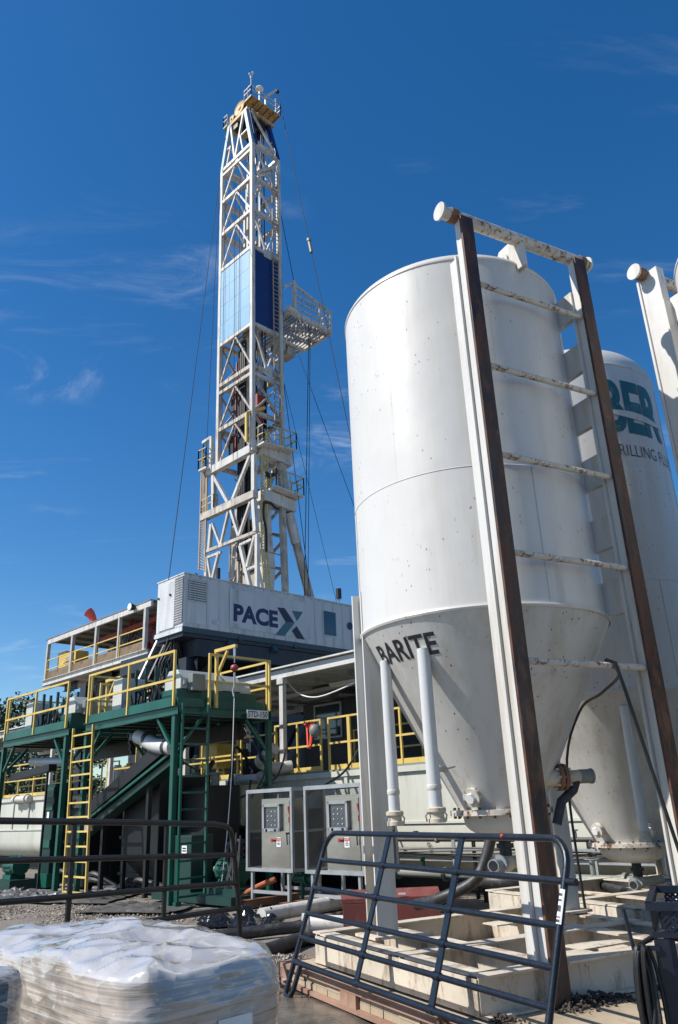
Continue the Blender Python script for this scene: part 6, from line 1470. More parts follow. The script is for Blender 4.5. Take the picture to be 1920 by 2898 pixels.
b = B(); b.bar(DW(DL * .03, 1.2, dz1 - .35), DW(DL * .62, 1.2, dz1 - .5), .22, .25); b.build('overhead_beam', M['winch'], dwk)
for i in range(12):
    R_ = random.Random(i + 39); b = B(); s = DL * R_.uniform(.10, .34); w = R_.uniform(.4, 1.2)
    b.path(smooth([DW(s, w, dz0 + 1.5 + R_.uniform(-.2, .3)), DW(s + .4, w, dz0 + .8), DW(s + .8, w, dz0 + 1.3 + R_.uniform(-.3, .3)), DW(s + 1.3, w, dz0 + .5)]), .035, 5); b.build('hose_loop', M['black'], dwk)
fl = thing('flood_light', 'round flood light on the eave of the roofed platform', 'light', DW(.8, -.2, dz1 + .2)); s, z = DPX(385, 1720)
b = B(); b.tube(DW(s, -.35, z), DW(s, -.1, z), .22, 18, r2=.14); b.build('lamp_body', M['blacksteel'], fl); b = B(); b.tube(DW(s, -.375, z), DW(s, -.352, z), .19, 18); b.build('lens', M['lampglow'], fl); b = B(); b.bar(DW(s, -.1, z), DW(s, .05, dz1 + .1), .06); b.build('bracket', M['blacksteel'], fl)
wsx = thing('windsock', 'orange windsock on a thin pole above the platform roof', 'windsock', DW(DPX(246, 1770)[0], 1.5, dz1 + .2)); s, z = DPX(247, 1735)
b = B(); b.tube(DW(s, 1.5, dz1 + .2), DW(s, 1.5, z + .1), .03, 8); b.build('pole', M['blacksteel'], wsx)
b = B(); p = AY(250, 1732, DW(s, 1.5, 0).y); q = AY(268, 1756, DW(s, 1.5, 0).y); dd = q - p
b.path([p, p + dd * .3 + UP * .05, p + dd * .65 + UP * .03, q - UP * .10, q - UP * .32], [.30, .27, .22, .17, .14], 14); b.build('sock', M['orange'], wsx)

# ---- mast
N0 = AY(715, 914, 41.0)
MA, ME = AZ(-45), AZ(45)
ML_, MR_ = 3.45, 2.30
MP = lambda u, v, z: V((N0.x, N0.y, 0)) + MA * u + ME * v + UP * z         # u left face, v right face (metres)
zN = lambda y: AY(715, y, 41.0).z                                             # photograph row on the near leg -> height
LF = lambda x, y: ON(x, y, N0, -45)
RF = lambda x, y: ON(x, y, N0, 45)
mast = thing('drilling_mast', 'tall white lattice drilling mast with light and dark blue panels', 'mast', MP(1.7, 1.1, zf))
zt0 = zN(405); zb0 = zN(1275); W = .25
CORN = [(0, 0), (ML_, 0), (ML_, MR_), (0, MR_)]
for i, (u, v) in enumerate(CORN):
    b = B(); b.bar(MP(u, v, zb0), MP(u, v, zt0), W, W, up=MA); b.build('leg', M['mast'], mast)
lev = [zN(y) for y in (405, 499, 593, 697, 915, 1034, 1164, 1271)]
def beam(p, q, w, h, name='beam', mat='mast', par=None, up=None):
    b = B(); b.bar(p, q, w, h, up=up); return b.build(name, M[mat], par or mast)
for i, z in enumerate(lev):
    mt = 'mast' if i < 5 else 'mastdirty'
    beam(MP(W / 2, 0, z), MP(ML_ - W / 2, 0, z), .20, .26, 'girt', mt); beam(MP(W / 2, MR_, z), MP(ML_ - W / 2, MR_, z), .26, .26, 'girt', mt)
    beam(MP(0, W / 2, z), MP(0, MR_ - W / 2, z), .20, .26, 'girt', mt); beam(MP(ML_, W / 2, z), MP(ML_, MR_ - W / 2, z), .26, .26, 'girt', mt)
z2 = zN(413 + 8); beam(MP(W / 2, 0, z2), MP(ML_ - W / 2, 0, z2), .22, .2, 'girt'); z2 = zN(1056); beam(MP(W / 2, 0, z2), MP(ML_ - W / 2, 0, z2), .22, .22, 'girt', 'mastdirty'); beam(MP(0, W / 2, z2), MP(0, MR_ - W / 2, z2), .22, .22, 'girt')
for i in range(len(lev) - 1):
    zt_, zb_ = lev[i], lev[i + 1]
    if i == 3: pass
    mt = 'mast' if i < 4 else 'mastdirty'; w = .15
    if i == 5: zt_ = z2
    for v, ww in ((.0, .115), (MR_, .11)):
        if i == 3 and v == 0: continue
        a = .17 if v else 0
        beam(MP(ML_ / 2, v, zt_ - .12), MP(.12, v, zb_ + .15), ww, ww, 'brace', mt, up=ME); beam(MP(ML_ / 2, v, zt_ - .12), MP(ML_ - .12, v, zb_ + .15), ww, ww, 'brace', mt, up=ME)
    if i != 3:
        if i in (2, 4): beam(MP(0, .15, zt_ - .15), MP(0, MR_ * .48, zb_ + .2), .13, .13, 'brace', mt, up=MA); beam(MP(0, MR_ - .15, zt_ - .15), MP(0, MR_ * .52, zb_ + .2), .13, .13, 'brace', mt, up=MA)
        elif i >= 5: beam(MP(0, .12, zt_ - .12), MP(0, MR_ - .12, zb_ + .12), .12, .12, 'brace', mt, up=MA); beam(MP(.02, MR_ - .12, zt_ - .12), MP(.02, .12, zb_ + .12), .12, .12, 'brace', mt, up=MA)
        else: beam(MP(0, .12, zt_ - .12), MP(0, MR_ - .25, zb_ + .12), .12, .12, 'brace', mt, up=MA)
    if i != 3: beam(MP(ML_, .12, zt_ - .12), MP(ML_, MR_ - .12, zb_ + .12), .12, .12, 'brace', mt, up=MA)
# blue panels
zp1, zp0 = zN(706), zN(910)
b = B(); b.box(MP(ML_ / 2, -.06, (zp0 + zp1) / 2), MA * (ML_ / 2 - .17), ME * .05, UP * ((zp1 - zp0) / 2)); b.build('light_blue_panel', M['skyblue'], mast)
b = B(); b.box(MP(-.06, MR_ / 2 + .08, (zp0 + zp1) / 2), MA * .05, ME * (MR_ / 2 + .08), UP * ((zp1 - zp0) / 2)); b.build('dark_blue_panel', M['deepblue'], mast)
for i in range(3):
    z = zp0 + (zp1 - zp0) * (i + 1) / 4
    b = B(); b.box(MP(ML_ / 2, -.113, z), MA * (ML_ / 2 - .18), ME * .004, UP * .012); b.build('panel_seam', M['skyblue'], mast)
    b = B(); b.box(MP(-.113, MR_ / 2 + .08, z), MA * .004, ME * (MR_ / 2 + .07), UP * .012); b.build('panel_seam', M['deepblue'], mast)
for u in (ML_ * .36, ML_ * .68):
    b = B(); b.box(MP(u, -.113, (zp0 + zp1) / 2), MA * .010, ME * .005, UP * ((zp1 - zp0) / 2)); b.build('panel_seam', M['skyblue'], mast)
for (u, x) in ((ML_ * .34, -.06), (ML_ * .46, .10), (ML_ * .82, .02)):
    b = B(); b.tube(MP(u, -.2, zN(1280)), MP(u + x, -.2, zN(480)), .016, 6); b.build('drill_line', M['wire'], mast)
# inner guide rails, stand pipes, drill line
for (u, v, r, mt, za, zb_) in ((1.35, .7, .13, 'mast', 1290, 420), (1.15, 1.6, .13, 'mast', 1290, 420), (2.35, 1.2, .14, 'mast', 1290, 520), (1.75, 1.0, .05, 'blacksteel', 1640, 330), (1.95, 1.1, .05, 'blacksteel', 1640, 330), (1.6, 1.35, .04, 'blacksteel', 1640, 330), (2.1, 1.3, .035, 'deepblue', 1640, 330), (.4, 1.1, .05, 'deepblue', 1200, 330), (.35, 1.3, .04, 'blacksteel', 1200, 330), (.7, .9, .04, 'blacksteel', 1300, 330)):
    b = B(); b.tube(MP(u, v, zN(za)), MP(u, v, zN(zb_)), r, 8); b.build('guide_tube' if r > .1 else 'drill_line', M[mt], mast)
for i in range(7):
    b = B(); u, v = 1.35 + .19 * (i % 4), .45 + .22 * (i // 4); b.tube(MP(u, v, zN(1560)), MP(u, v, zN(930)), .09, 8); b.build('drill_pipe', M['blacksteel'], mast)
b = B(); b.box(MP(1.9, 1.1, zN(1130)), MA * .5, ME * .5, UP * 1.6); b.build('travelling_block', M['navyrig'], mast, bevel=.1)
b = B(); b.box(MP(.55, .9, zN(1135)), MA * .25, ME * .3, UP * .9); b.build('top_drive', M['winch'], mast, bevel=.08)
for i in range(9):
    R_ = random.Random(i + 1200); u, v = R_.uniform(.4, 3.0), R_.uniform(.4, 1.9); za, zb_ = R_.uniform(1150, 1290), R_.uniform(930, 1080)
    b = B(); b.tube(MP(u, v, zN(za)), MP(u, v, zN(zb_)), R_.choice((.05, .07, .10)), 8); b.build('service_pipe', M[R_.choice(('blacksteel', 'mastdirty', 'navyrig', 'blacksteel', 'winch'))], mast)
for (ya, yb, uu) in ((1240, 1180, 2.9), (1110, 1060, 2.7), (1215, 1150, 1.0)):
    b = B(); b.box(MP(uu, .8, (zN(ya) + zN(yb)) / 2), MA * .22, ME * .25, UP * abs(zN(yb) - zN(ya)) / 2); b.build('service_box', M['blacksteel'], mast, bevel=.03)
for i, z in enumerate(lev[:-1]):
    zb_ = lev[i + 1]
    beam(MP(ML_ - .05, MR_ - .12, z - .12), MP(ML_ - .05, .12, zb_ + .12), .10, .10, 'brace', 'mastdirty', up=MA)
# ladder up the right face
for v in (MR_ * .66, MR_ * .86):
    b = B(); b.bar(MP(-.28, v, zN(1280)), MP(-.28, v, zN(440)), .06, .06, up=MA); b.build('ladder_stile', M['tan'], mast)
b = B(); z = zN(1280)
while z < zN(440): b.bar(MP(-.28, MR_ * .66, z), MP(-.28, MR_ * .86, z), .035, .035); z += .32
b.build('ladder_rungs', M['tan'], mast, kind='stuff')
# tapering top section
def taper(u, v, f): cu, cv = ML_ / 2, MR_ / 2; return u + (cu - u) * f, v + (cv - v) * f
ztop = zN(272); Cc = [(.30 * ML_ * 0 + .62, .25), (ML_ - .62, .25), (ML_ - .62, MR_ - .25), (.62, MR_ - .25)]
topc = {0: LF(698, 315), 1: LF(655, 345)}
zc_ = (zN(310))
TC = [(.72, .0), (2.62, .0), (2.62, MR_ - .25), (.72, MR_ - .25)]
zcr = LF(698, 312).z
for i, (u, v) in enumerate(CORN):
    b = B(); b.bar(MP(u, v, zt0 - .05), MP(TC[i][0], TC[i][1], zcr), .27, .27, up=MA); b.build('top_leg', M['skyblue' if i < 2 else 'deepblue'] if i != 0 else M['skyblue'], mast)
b = B(); b.poly([MP(-.19, .17, zt0), MP(-.19, .36, zt0), MP(.37, .2, zcr), MP(.37, -.02, zcr)], MA * .02); b.build('top_leg_side', M['deepblue'], mast)
m0, m1 = (TC[0][0] * .6 + TC[1][0] * .4), (TC[0][0] * .4 + TC[1][0] * .6)
for v in (0., MR_ - .2):
    beam(MP(TC[0][0] + .3, v, zcr), MP(ML_ * .56, v, zt0 + .15), .15, .15, 'brace', up=ME); beam(MP(TC[1][0] - .1, v, zcr), MP(ML_ * .58, v, zt0 + .15), .15, .15, 'brace', up=ME)
    beam(MP(ML_ * .36, v, (zt0 + zcr) / 2 - .1), MP(.28, v, (zt0 + zcr) / 2 - .1), .12, .12, 'brace', up=ME); beam(MP(ML_ * .40, v, (zt0 + zcr) / 2), MP(ML_ * .30, v, zt0 + .15), .12, .12, 'brace', up=ME)
    beam(MP(ML_ * .72, v, (zt0 + zcr) / 2 - .2), MP(ML_ - .2, v, (zt0 + zcr) / 2 - .2), .12, .12, 'brace', up=ME); beam(MP(ML_ * .74, v, (zt0 + zcr) / 2 - .3), MP(ML_ * .85, v, zt0 + .15), .12, .12, 'brace', up=ME)
for u in (.0, ML_): beam(MP(u + (.3 if u == 0 else -.2), .1, zcr - .3), MP(u, MR_ - .3, zt0 + .5), .13, .13, 'brace', up=MA); beam(MP(u, .2, zt0 + .4), MP(u, MR_ - .3, zt0 + .4), .12, .14, 'girt')
# crown block platform
cr = thing_part('crown', mast, MP(1.7, 1.1, zcr))
zq = zcr + .15
b = B(); b.box(MP(1.72, MR_ / 2 + .05, zq), MA * 1.18, ME * 1.25, UP * .14); b.build('crown_frame', M['crown'], cr)
zq2 = zq + 1.5
b = B(); b.box(MP(.33, 1.2, zq + .55), MA * .42, ME * 1.38, UP * .07); b.build('side_platform', M['crown'], cr)
for i in range(6):
    b = B(); b.box(MP(.33, -.05 + i * .5, zq + .455), MA * .41, ME * .03, UP * .03); b.build('platform_joist', M['ruststeel'], cr)
b = B(); b.box(MP(2.98, .35, zq + .0), MA * .24, ME * .55, UP * .06); b.build('rear_platform', M['crown'], cr)
for (u, v, zz, r) in ((1.55, .10, zq + .78, .58), (1.6, .5, zq + .72, .54), (2.45, .05, zq + .42, .33), (1.6, 1.0, zq + .72, .54), (1.6, 1.5, zq + .72, .54)):
    b = B(); b.lathe([(r * .25, -.09), (r * .92, -.09), (r, -.12), (r, -.09), (r * .93, -.03), (r * .93, .03), (r, .09), (r, .12), (r * .92, .09), (r * .25, .09)], MP(u, v, zz), 28, axis=ME); b.tube(MP(u, v - .15, zz), MP(u, v + .15, zz), r * .27, 12); b.build('sheave', M['crown'], cr)
    b = B(); b.lathe([(r + .001, -.10), (r + .03, -.10), (r + .03, .10), (r + .001, .10)], MP(u, v, zz), 28, axis=ME); b.build('sheave_rim', M['blacksteel'], cr)
def small_rail(P, n, mat, top=1.05):
    for (p, q) in zip(P[:-1], P[1:]):
        for i in range(n + 1):
            a = p.lerp(q, i / n); beam(a, a + UP * top, .06, .06, 'rail_post', mat, cr)
        for h in (top, top * .55): beam(p + UP * h, q + UP * h, .05, .05, 'rail', mat, cr)
zz = zq + .62
small_rail([MP(.74, -.17, zz), MP(-.08, -.17, zz), MP(-.08, 2.56, zz)], 2, 'mast', .95); small_rail([MP(-.08, 2.56, zz), MP(.74, 2.56, zz)], 1, 'mast', .95)
small_rail([MP(3.2, -.18, zq + .06), MP(3.2, .88, zq + .06)], 1, 'mast', .95); small_rail([MP(3.2, -.18, zq + .06), MP(2.76, -.18, zq + .06)], 1, 'mast', .95)
b = B(); p = MP(-.08, -.17, zz); b.tube(p + UP * .9, p + UP * 1.5, .04, 8); b.tube(p + UP * 1.5, p + UP * 1.65, .08, 8); b.build('beacon_pole', M['mast'], cr)
b = B(); b.path([p + UP * 1.65, p + MA * .12 + UP * 1.9, p + MA * .15 + UP * 2.05], .025, 6); b.path([p + UP * 1.65, p - MA * .15 + UP * 1.8, p - MA * .2 + UP * 1.9], .025, 6); b.ball(p + MA * .15 + UP * 2.1, .10, 10, 6); b.ball(p - MA * .2 + UP * 1.94, .09, 10, 6); b.build('beacon_lamps', M['offwhite'], cr)
p = MP(.1, .75, zz); b = B(); b.tube(p, p + UP * 1.15, .07, 10); b.build('dome_post', M['mast'], cr); b = B(); b.ball(p + UP * 1.4, .29, 16, 8, (1, 1, .6)); b.build('antenna_dome', M['whiteplate'], cr)
p = MP(.0, 1.25, zz); b = B(); b.bar(p, p + UP * 1.0, .14, .14, up=MA); b.bar(p + UP * .95, p + UP * 1.85 + ME * .75 - MA * .45, .12, .12); b.build('gin_pole', M['mast'], cr); gpt = p + UP * 1.72 + ME * .75 - MA * .45
b = B(); b.ball(gpt - UP * .12, .15, 10, 6); b.build('gin_block', M['blacksteel'], cr)
p = MP(.0, 2.2, zz); b = B(); b.tube(p, p + UP * .8, .06, 8); b.tube(p + UP * .8, p + UP * 1.35, .035, 8); b.ball(p + UP * 1.35, .09, 8, 6); b.build('instrument_post', M['mast'], cr)
for k in range(16):
    R_ = random.Random(k + 700); b = B(); b.box(MP(R_.uniform(.9, 2.4), R_.uniform(.3, 2.0), zq - .3 + R_.uniform(-.2, .1)), MA * R_.uniform(.15, .4), ME * R_.uniform(.15, .4), UP * R_.uniform(.12, .3)); b.build('crown_gear', M[R_.choice(('blacksteel', 'crown', 'blacksteel'))], cr)
# pipe handler arm in the top bays
p, q = MP(-.05, .45, zN(499) + .6), MP(-.2, MR_ * .75, zN(445)); beam(p, q, .32, .22, 'jib_arm', 'mast'); beam(p - UP * .25, q - UP * .35, .14, .14, 'jib_arm', 'mast'); beam(MP(-.1, .9, zN(480)), MP(.1, 1.05, zN(447)), .14, .14, 'jib_arm')
for z in (zN(697) - .1, zN(1034)):
    b = B(); b.box(MP(-.1, MR_ * .52, z), MA * .04, ME * .32, UP * .3); b.build('gusset', M['mast'], mast)

# racking board on the far right
rk = thing_part('racking_board', mast, MP(0, MR_ + 2, zp0))
RB = ON(840, 920, MP(0, 0, 0) - MA * .0, 45)
zrb = RF(825, 907)[2]
v0, v1 = (RF(797, 920) - N0).dot(ME) + .1, (RF(925, 940) - N0).dot(ME)
u_near, u_far = 0.2, 3.3
def RBp(u, v, z): return MP(u, v, z)
zr_ = zN(905) + 1.6
vv0, vv1 = MR_ + .35, MR_ + 4.1; ua, ub = -.55, 2.4
for u in (ua, ub): beam(MP(u, vv0, zr_), MP(u, vv1, zr_), .18, .36, 'edge_beam', 'mast', rk)
for v in (vv0, vv1): beam(MP(ua, v, zr_ - .01), MP(ub, v, zr_ - .01), .18, .34, 'edge_beam', 'mast', rk)
n = 15
for i in range(n):
    v = vv0 + (vv1 - vv0) * (i + .6) / n; beam(MP(ua + .1, v, zr_ - .08), MP(ub - .1, v, zr_ - .08), .09, .14, 'finger', 'mastdirty', rk)
for i in range(9):
    v = .35 + i * .30; beam(MP(.6, v - .2, zr_ - 1.5), MP(3.0, v - .2, zr_ - 1.5), .10, .10, 'finger', 'yellow', rk)
beam(MP(.6, -.1, zr_ - 1.55), MP(.6, MR_ + 2.6, zr_ - 1.55), .16, .2, 'edge_beam', 'mast', rk); beam(MP(3.0, -.1, zr_ - 1.55), MP(3.0, MR_ + 2.6, zr_ - 1.55), .16, .2, 'edge_beam', 'mast', rk)
for i in range(6): beam(MP(.6, MR_ + .4 + i * .4, zr_ - 1.5), MP(3.0, MR_ + .4 + i * .4, zr_ - 1.5), .09, .10, 'finger', 'mastdirty', rk)
for (u, v, h) in ((ua, vv0 + .4, 1.6), (ua, vv1, 1.5), (ub, vv1, 1.6), (ub, vv0 + 1.6, 1.6), (ua, (vv0 + vv1) / 2 + .9, 1.5), (ub, vv0 + .1, 2.0)):
    beam(MP(u, v, zr_), MP(u, v, zr_ + h), .13, .13, 'rail_post', 'mast', rk, up=ME)
for h in (.55, 1.05, 1.55): beam(MP(ua, vv0 + .4, zr_ + h), MP(ua, vv1, zr_ + h), .08, .08, 'rail', 'mast', rk); beam(MP(ua, vv1, zr_ + h), MP(ub, vv1, zr_ + h), .08, .08, 'rail', 'mast', rk)
beam(MP(ub, vv0 + .1, zr_ + 2.0), MP(ub, vv1, zr_ + 1.6), .16, .16, 'rail', 'mast', rk); beam(MP(ua, vv0 + .45, zr_ + 2.3), MP(ua, vv1 + .1, zr_ + 1.6), .15, .15, 'rail', 'mast', rk); beam(MP(ua, vv0 + .45, zr_), MP(ua, vv0 + .45, zr_ + 2.6), .22, .22, 'rail_post', 'mast', rk, up=ME); beam(MP(ua, vv0 + .45, zr_ + 2.45), MP(ua + .2, MR_ + .1, zr_ + 1.9), .14, .14, 'rail', 'mast', rk)
for i in range(9): beam(MP(ua + .05, vv0 + .7 + i * .22, zr_ + 1.5), MP(ua + .05, vv0 + .7 + i * .22, zr_ + .95), .03, .03, 'strap', 'greybox', rk, up=ME)
b = B(); b.tube(MP(ua - .1, MR_ + .1, zr_ + .1), MP(ua - .1, MR_ + .9, zr_ + .1), .2, 10); b.build('winch_drum', M['offwhite'], rk)
b = B(); b.box(MP(1.2, vv0 + 1.2, zr_ - 1.9), MA * .5, ME * .35, UP * .35); b.box(MP(.9, vv0 + .2, zr_ - 2.0), MA * .4, ME * .3, UP * .3); b.build('under_gear', M['mastdirty'], rk)

# ---- mast base traced on its two visible sides, given depth
def seg(P, x0, y0, x1, y1, w, h=None, name='base_member', mat='mast', plane='L', off=0.0):
    f = LF if plane == 'L' else RF
    n_ = ME if plane == 'L' else MA
    p, q = f(x0, y0) + n_ * off, f(x1, y1) + n_ * off
    b = B(); b.bar(p, q, w, h or w, up=n_); return b.build(name, M[mat], P)
c8 = lambda x, y: (560 + x / 4.93, 1200 + y / 4.93)
LSEG = [((760, 350), (140, 690), .55, .45, 'main_beam', 'mast'), ((810, 975), (70, 1310), .50, .40, 'main_beam', 'mastdirty'), ((830, 1500), (100, 1790), .26, .26, 'girt', 'mastdirty'),
        ((755, 1610), (590, 1690), .2, .2, 'girt', 'mast'), ((330, 1790), (120, 1870), .2, .2, 'girt', 'mast'), ((830, 1975), (700, 2030), .2, .2, 'girt', 'mast'),
        ((790, 430), (790, 960), .40, .36, 'leg', 'mast'), ((785, 1060), (815, 1500), .36, .36, 'leg', 'mast'), ((832, 1540), (832, 2330), .30, .30, 'leg', 'mast'),
        ((225, 720), (228, 1190), .34, .34, 'leg', 'mast'), ((195, 1400), (160, 1790), .30, .30, 'leg', 'mast'), ((128, 1860), (120, 2200), .3, .3, 'leg', 'mast'),
        ((735, 440), (490, 1060), .26, .26, 'brace', 'mast'), ((220, 720), (425, 1090), .28, .28, 'brace', 'mast'), ((740, 1085), (580, 1560), .22, .22, 'brace', 'mast'), ((465, 1205), (575, 1560), .24, .24, 'brace', 'mast'),
        ((430, 1225), (325, 1690), .22, .22, 'brace', 'mast'), ((205, 1390), (318, 1690), .20, .20, 'brace', 'mast'), ((600, 1700), (740, 2300), .30, .30, 'brace', 'mast'), ((800, 1555), (690, 1995), .24, .24, 'brace', 'mast'), ((300, 1780), (205, 2180), .24, .24, 'brace', 'mast'), ((140, 1880), (190, 2180), .2, .2, 'brace', 'mast')]
for (a, c_, w, h, nm, mt) in LSEG:
    kf = .9 if nm == 'main_beam' else .72
    seg(mast, *c8(*a), *c8(*c_), w * kf, h * kf, nm, mt)
for (a, c_, w, h, nm, mt) in [((850, 360), (1270, 535), .75, .70, 'main_beam', 'mast'), ((870, 1000), (1310, 1180), .70, .85, 'main_beam', 'mast'), ((1200, 560), (1100, 740), .22, .22, 'brace', 'mast'), ((1100, 560), (980, 900), .24, .24, 'brace', 'mastdirty'), ((1170, 560), (1230, 960), .42, .3, 'leg', 'mast')]:
    seg(mast, *c8(*a), *c8(*c_), w, h, nm, mt, 'R')
b = B(); b.poly([RF(*c8(x, y)) for x, y in ((915, 1100), (1025, 1120), (1030, 1400), (1062, 1800), (1085, 2010), (1062, 2380), (925, 2380))], MA * .7); b.build('tapered_leg', M['mast'], mast)
for y in (1540, 1790, 2000): b = B(); b.box(RF(*c8(985, y)) - MA * .02, ME * 1.15, MA * .02, UP * .03); b.build('leg_weld', M['mastdirty'], mast)
b = B(); b.poly([LF(*c8(x, y)) + ME * 1.2 for x, y in ((250, 1320), (390, 1320), (360, 2250), (190, 2250), (215, 1600))], ME * .5); b.build('tapered_leg', M['mastdirty'], mast)
b = B(); b.poly([LF(*c8(x, y)) + ME * .9 for x, y in ((470, 1290), (690, 1290), (700, 2330), (440, 2330))], ME * .8); b.build('tan_casing', M['tan'], mast)
for y in (1440, 1600, 1760, 2040): seg(mast, *c8(470, y + 25), *c8(640, y - 60), .12, .16, 'casing_rib', 'blacksteel', 'L', .84)
b = B(); b.poly([LF(*c8(x, y)) + ME * .6 for x, y in ((510, 0), (560, 0), (560, 1000), (480, 1250), (470, 1000))], ME * .4); b.build('pipe_bundle', M['blacksteel'], mast)
for (xa, xb) in (((790, 430), (835, 2330)), ((225, 720), (130, 2250))):
    seg(mast, *c8(*xa), *c8(*xb), .30, .30, 'leg', 'mastdirty', 'L', 2.0)
for i, (y0, y1) in enumerate(((480, 960), (1060, 1480), (1560, 1960), (1960, 2320))):
    xl, xr = 225 - i * 25, 790 + i * 12; sl_ = (690 - 350) / (760 - 140)
    for (xa, xb) in ((xl, xr), (xr, xl)):
        f0 = (760 - xa) * sl_ ; f1 = (760 - xb) * sl_
        seg(mast, *c8(xa, y0 + f0), *c8(xb, y1 + f1), .13, .13, 'brace', 'mastdirty', 'L', 2.0)
        seg(mast, *c8(xa * .6 + 200, y0 + f0 * .6 + 60), *c8(xb * .6 + 200, y1 + f1 * .6), .09, .09, 'brace', 'mastdirty', 'L', 1.0)
for i in range(14):
    R_ = random.Random(i + 4100); x = R_.uniform(300, 720); y0 = R_.uniform(700, 1500); ln = R_.uniform(300, 800); of = R_.uniform(.5, 1.9)
    seg(mast, *c8(x, y0), *c8(x + R_.uniform(-6, 6), min(2300, y0 + ln)), R_.choice((.07, .10, .14)), None, 'service_pipe', R_.choice(('blacksteel', 'navyrig', 'mastdirty', 'blacksteel')), 'L', of)
# hydraulic strut
p = RF(*c8(1270, 1250)); q = RF(880, 1700); b = B(); b.tube(p, q, .26, 10); b.build('strut', M['mastdirty'], mast); b = B(); b.tube(p, p.lerp(q, .35), .31, 10); b.build('strut_sleeve', M['mast'], mast)
# ladders on the base
def mini_ladder(a0, a1, c0, c1, f, off, mat, n):
    nv = ME if f is LF else MA
    for (x0, y0), (x1, y1) in ((a0, a1), (c0, c1)):
        b = B(); b.bar(f(*c8(x0, y0)) - nv * off, f(*c8(x1, y1)) - nv * off, .09, .09, up=nv); b.build('ladder_stile', M[mat], mast)
    b = B()
    for i in range(n):
        t_ = (i + .5) / n; p = (f(*c8(*a0)) - nv * off).lerp(f(*c8(*a1)) - nv * off, t_); q = (f(*c8(*c0)) - nv * off).lerp(f(*c8(*c1)) - nv * off, t_); b.bar(p, q, .045, .045, up=nv)
    b.build('ladder_rungs', M[mat], mast, kind='stuff')
mini_ladder((80, 470), (38, 2040), (152, 730), (118, 2060), LF, .1, 'tan', 40)
mini_ladder((850, 280), (845, 1880), (930, 100), (920, 1880), RF, .3, 'yellowpale', 40); mini_ladder((845, 1880), (900, 2350), (920, 1880), (980, 2350), RF, .3, 'yellowpale', 12)
# yellow railed platforms
def yplat(P4, zp, hgt=1.1):
    p = thing_part('railed_platform', mast, P4[0]); b = B(); b.poly(P4, UP * .12); b.build('deck', M['mast'], p)
    for i in range(3):
        a, c_ = P4[i] + UP * .12, P4[i + 1] + UP * .12
        for k in (0, .5, 1): beam(a.lerp(c_, k), a.lerp(c_, k) + UP * hgt, .07, .07, 'rail_post', 'yellowpale', p)
        for h in (hgt, hgt * .5): beam(a + UP * h, c_ + UP * h, .055, .055, 'rail', 'yellowpale', p)
p, q = RF(*c8(790, 330)), RF(*c8(1245, 445)); yplat([p + MA * .2, p - MA * .9, q - MA * .9, q + MA * .2], 0)
p, q = RF(*c8(960, 940)), RF(*c8(1330, 1090)); yplat([p + MA * .1, p - MA * .9, q - MA * 1.0, q + MA * .1], 0)
p, q = LF(*c8(205, 640)), LF(*c8(100, 690)); yplat([p + ME * .2, p - ME * .5, q - ME * .5, q + ME * .2], 0, 1.3)
p, q = LF(*c8(240, 1195)), LF(*c8(70, 1290)); yplat([p + ME * .2, p - ME * .1, q - ME * .1, q + ME * .2], 0, .9)
# davit arms
p = LF(*c8(205, 640)) - ME * .1; z = LF(*c8(218, 190)); b = B(); b.bar(p, V((p.x, p.y, z.z)), .2, .2, up=MA); b.bar(V((p.x, p.y, z.z)), LF(*c8(95, 270)) - ME * .1, .2, .18); b.build('davit', M['canopy'], mast); b = B(); hk = LF(*c8(100, 300)) - ME * .1; b.tube(hk, hk - UP * .7, .05, 6); b.ball(hk - UP * .9, .16, 8, 6); b.build('davit_hook', M['blacksteel'], mast)
c6 = lambda x, y: (600 + x / 6.03, 940 + y / 6.03)
p = LF(*c6(675, 1900)) - ME * .35; q = LF(*c6(675, 1420)) - ME * .35; b = B(); b.bar(p, q, .16, .16, up=MA); b.bar(q, RF(*c6(855, 1320)) - MA * .3, .15, .16); b.build('davit', M['yellow'], mast)
for (pts_) in (((900, 700), (960, 730), (1010, 720)), ((900, 740), (960, 770), (1040, 745)), ((870, 1120), (960, 1130), (1030, 1190), (1070, 1210)), ((870, 1120), (865, 1300), (900, 1500), (905, 1800))):
    b = B(); b.path(smooth([RF(*c8(*a)) - MA * .35 for a in pts_], 5), .08, 6); b.build('rotary_hose', M['black'], mast)

# ---- guy lines and hoist lines
def down(p, q, z=.05):                      # carry a line on to its anchor on the ground
    return p + (q - p) * ((z - p.z) / (q.z - p.z))
def wire(label, p, q, r=.022, grp=None, sag=0.0):
    r *= .8; b = B(); pts_ = [p.lerp(q, i / 12) - UP * (sag * math.sin(math.pi * i / 12)) for i in range(13)]; b.path(pts_, r, 5); tag(b.build('guy_wire', M['wire']), label, 'wire', grp)
wire('taut dark wire from the crown down to the left past the cabin', MP(3.2, 0, zq), AY(478, 1640, 33.0), .024)
wire('second dark wire close along the left side of the mast', MP(ML_ + .1, -.2, zN(450)), LF(590, 1400) - ME * .3, .022)
pw_ = gpt.copy(); qw = down(pw_, AY(1060, 1560, 37.0))
wire('dark wire from the gin pole down behind the barite silo', pw_, qw, .026)
pk = AY(897, 710, pw_.y + (AY(1060, 1560, 37.0).y - pw_.y) * .33)
tq = (pk - pw_).dot(qw - pw_) / (qw - pw_).length_squared; ctr = pw_.lerp(qw, tq); dv = (qw - pw_).normalized()
b = B(); b.tube(ctr - dv * .6, ctr + dv * .6, .11, 10); b.tube(ctr - dv * .6, ctr - dv * .4, .15, 10); tag(b.build('line_tensioner', M['greybox']), 'grey cylinder weight on the wire left of the barite silo', 'weight')
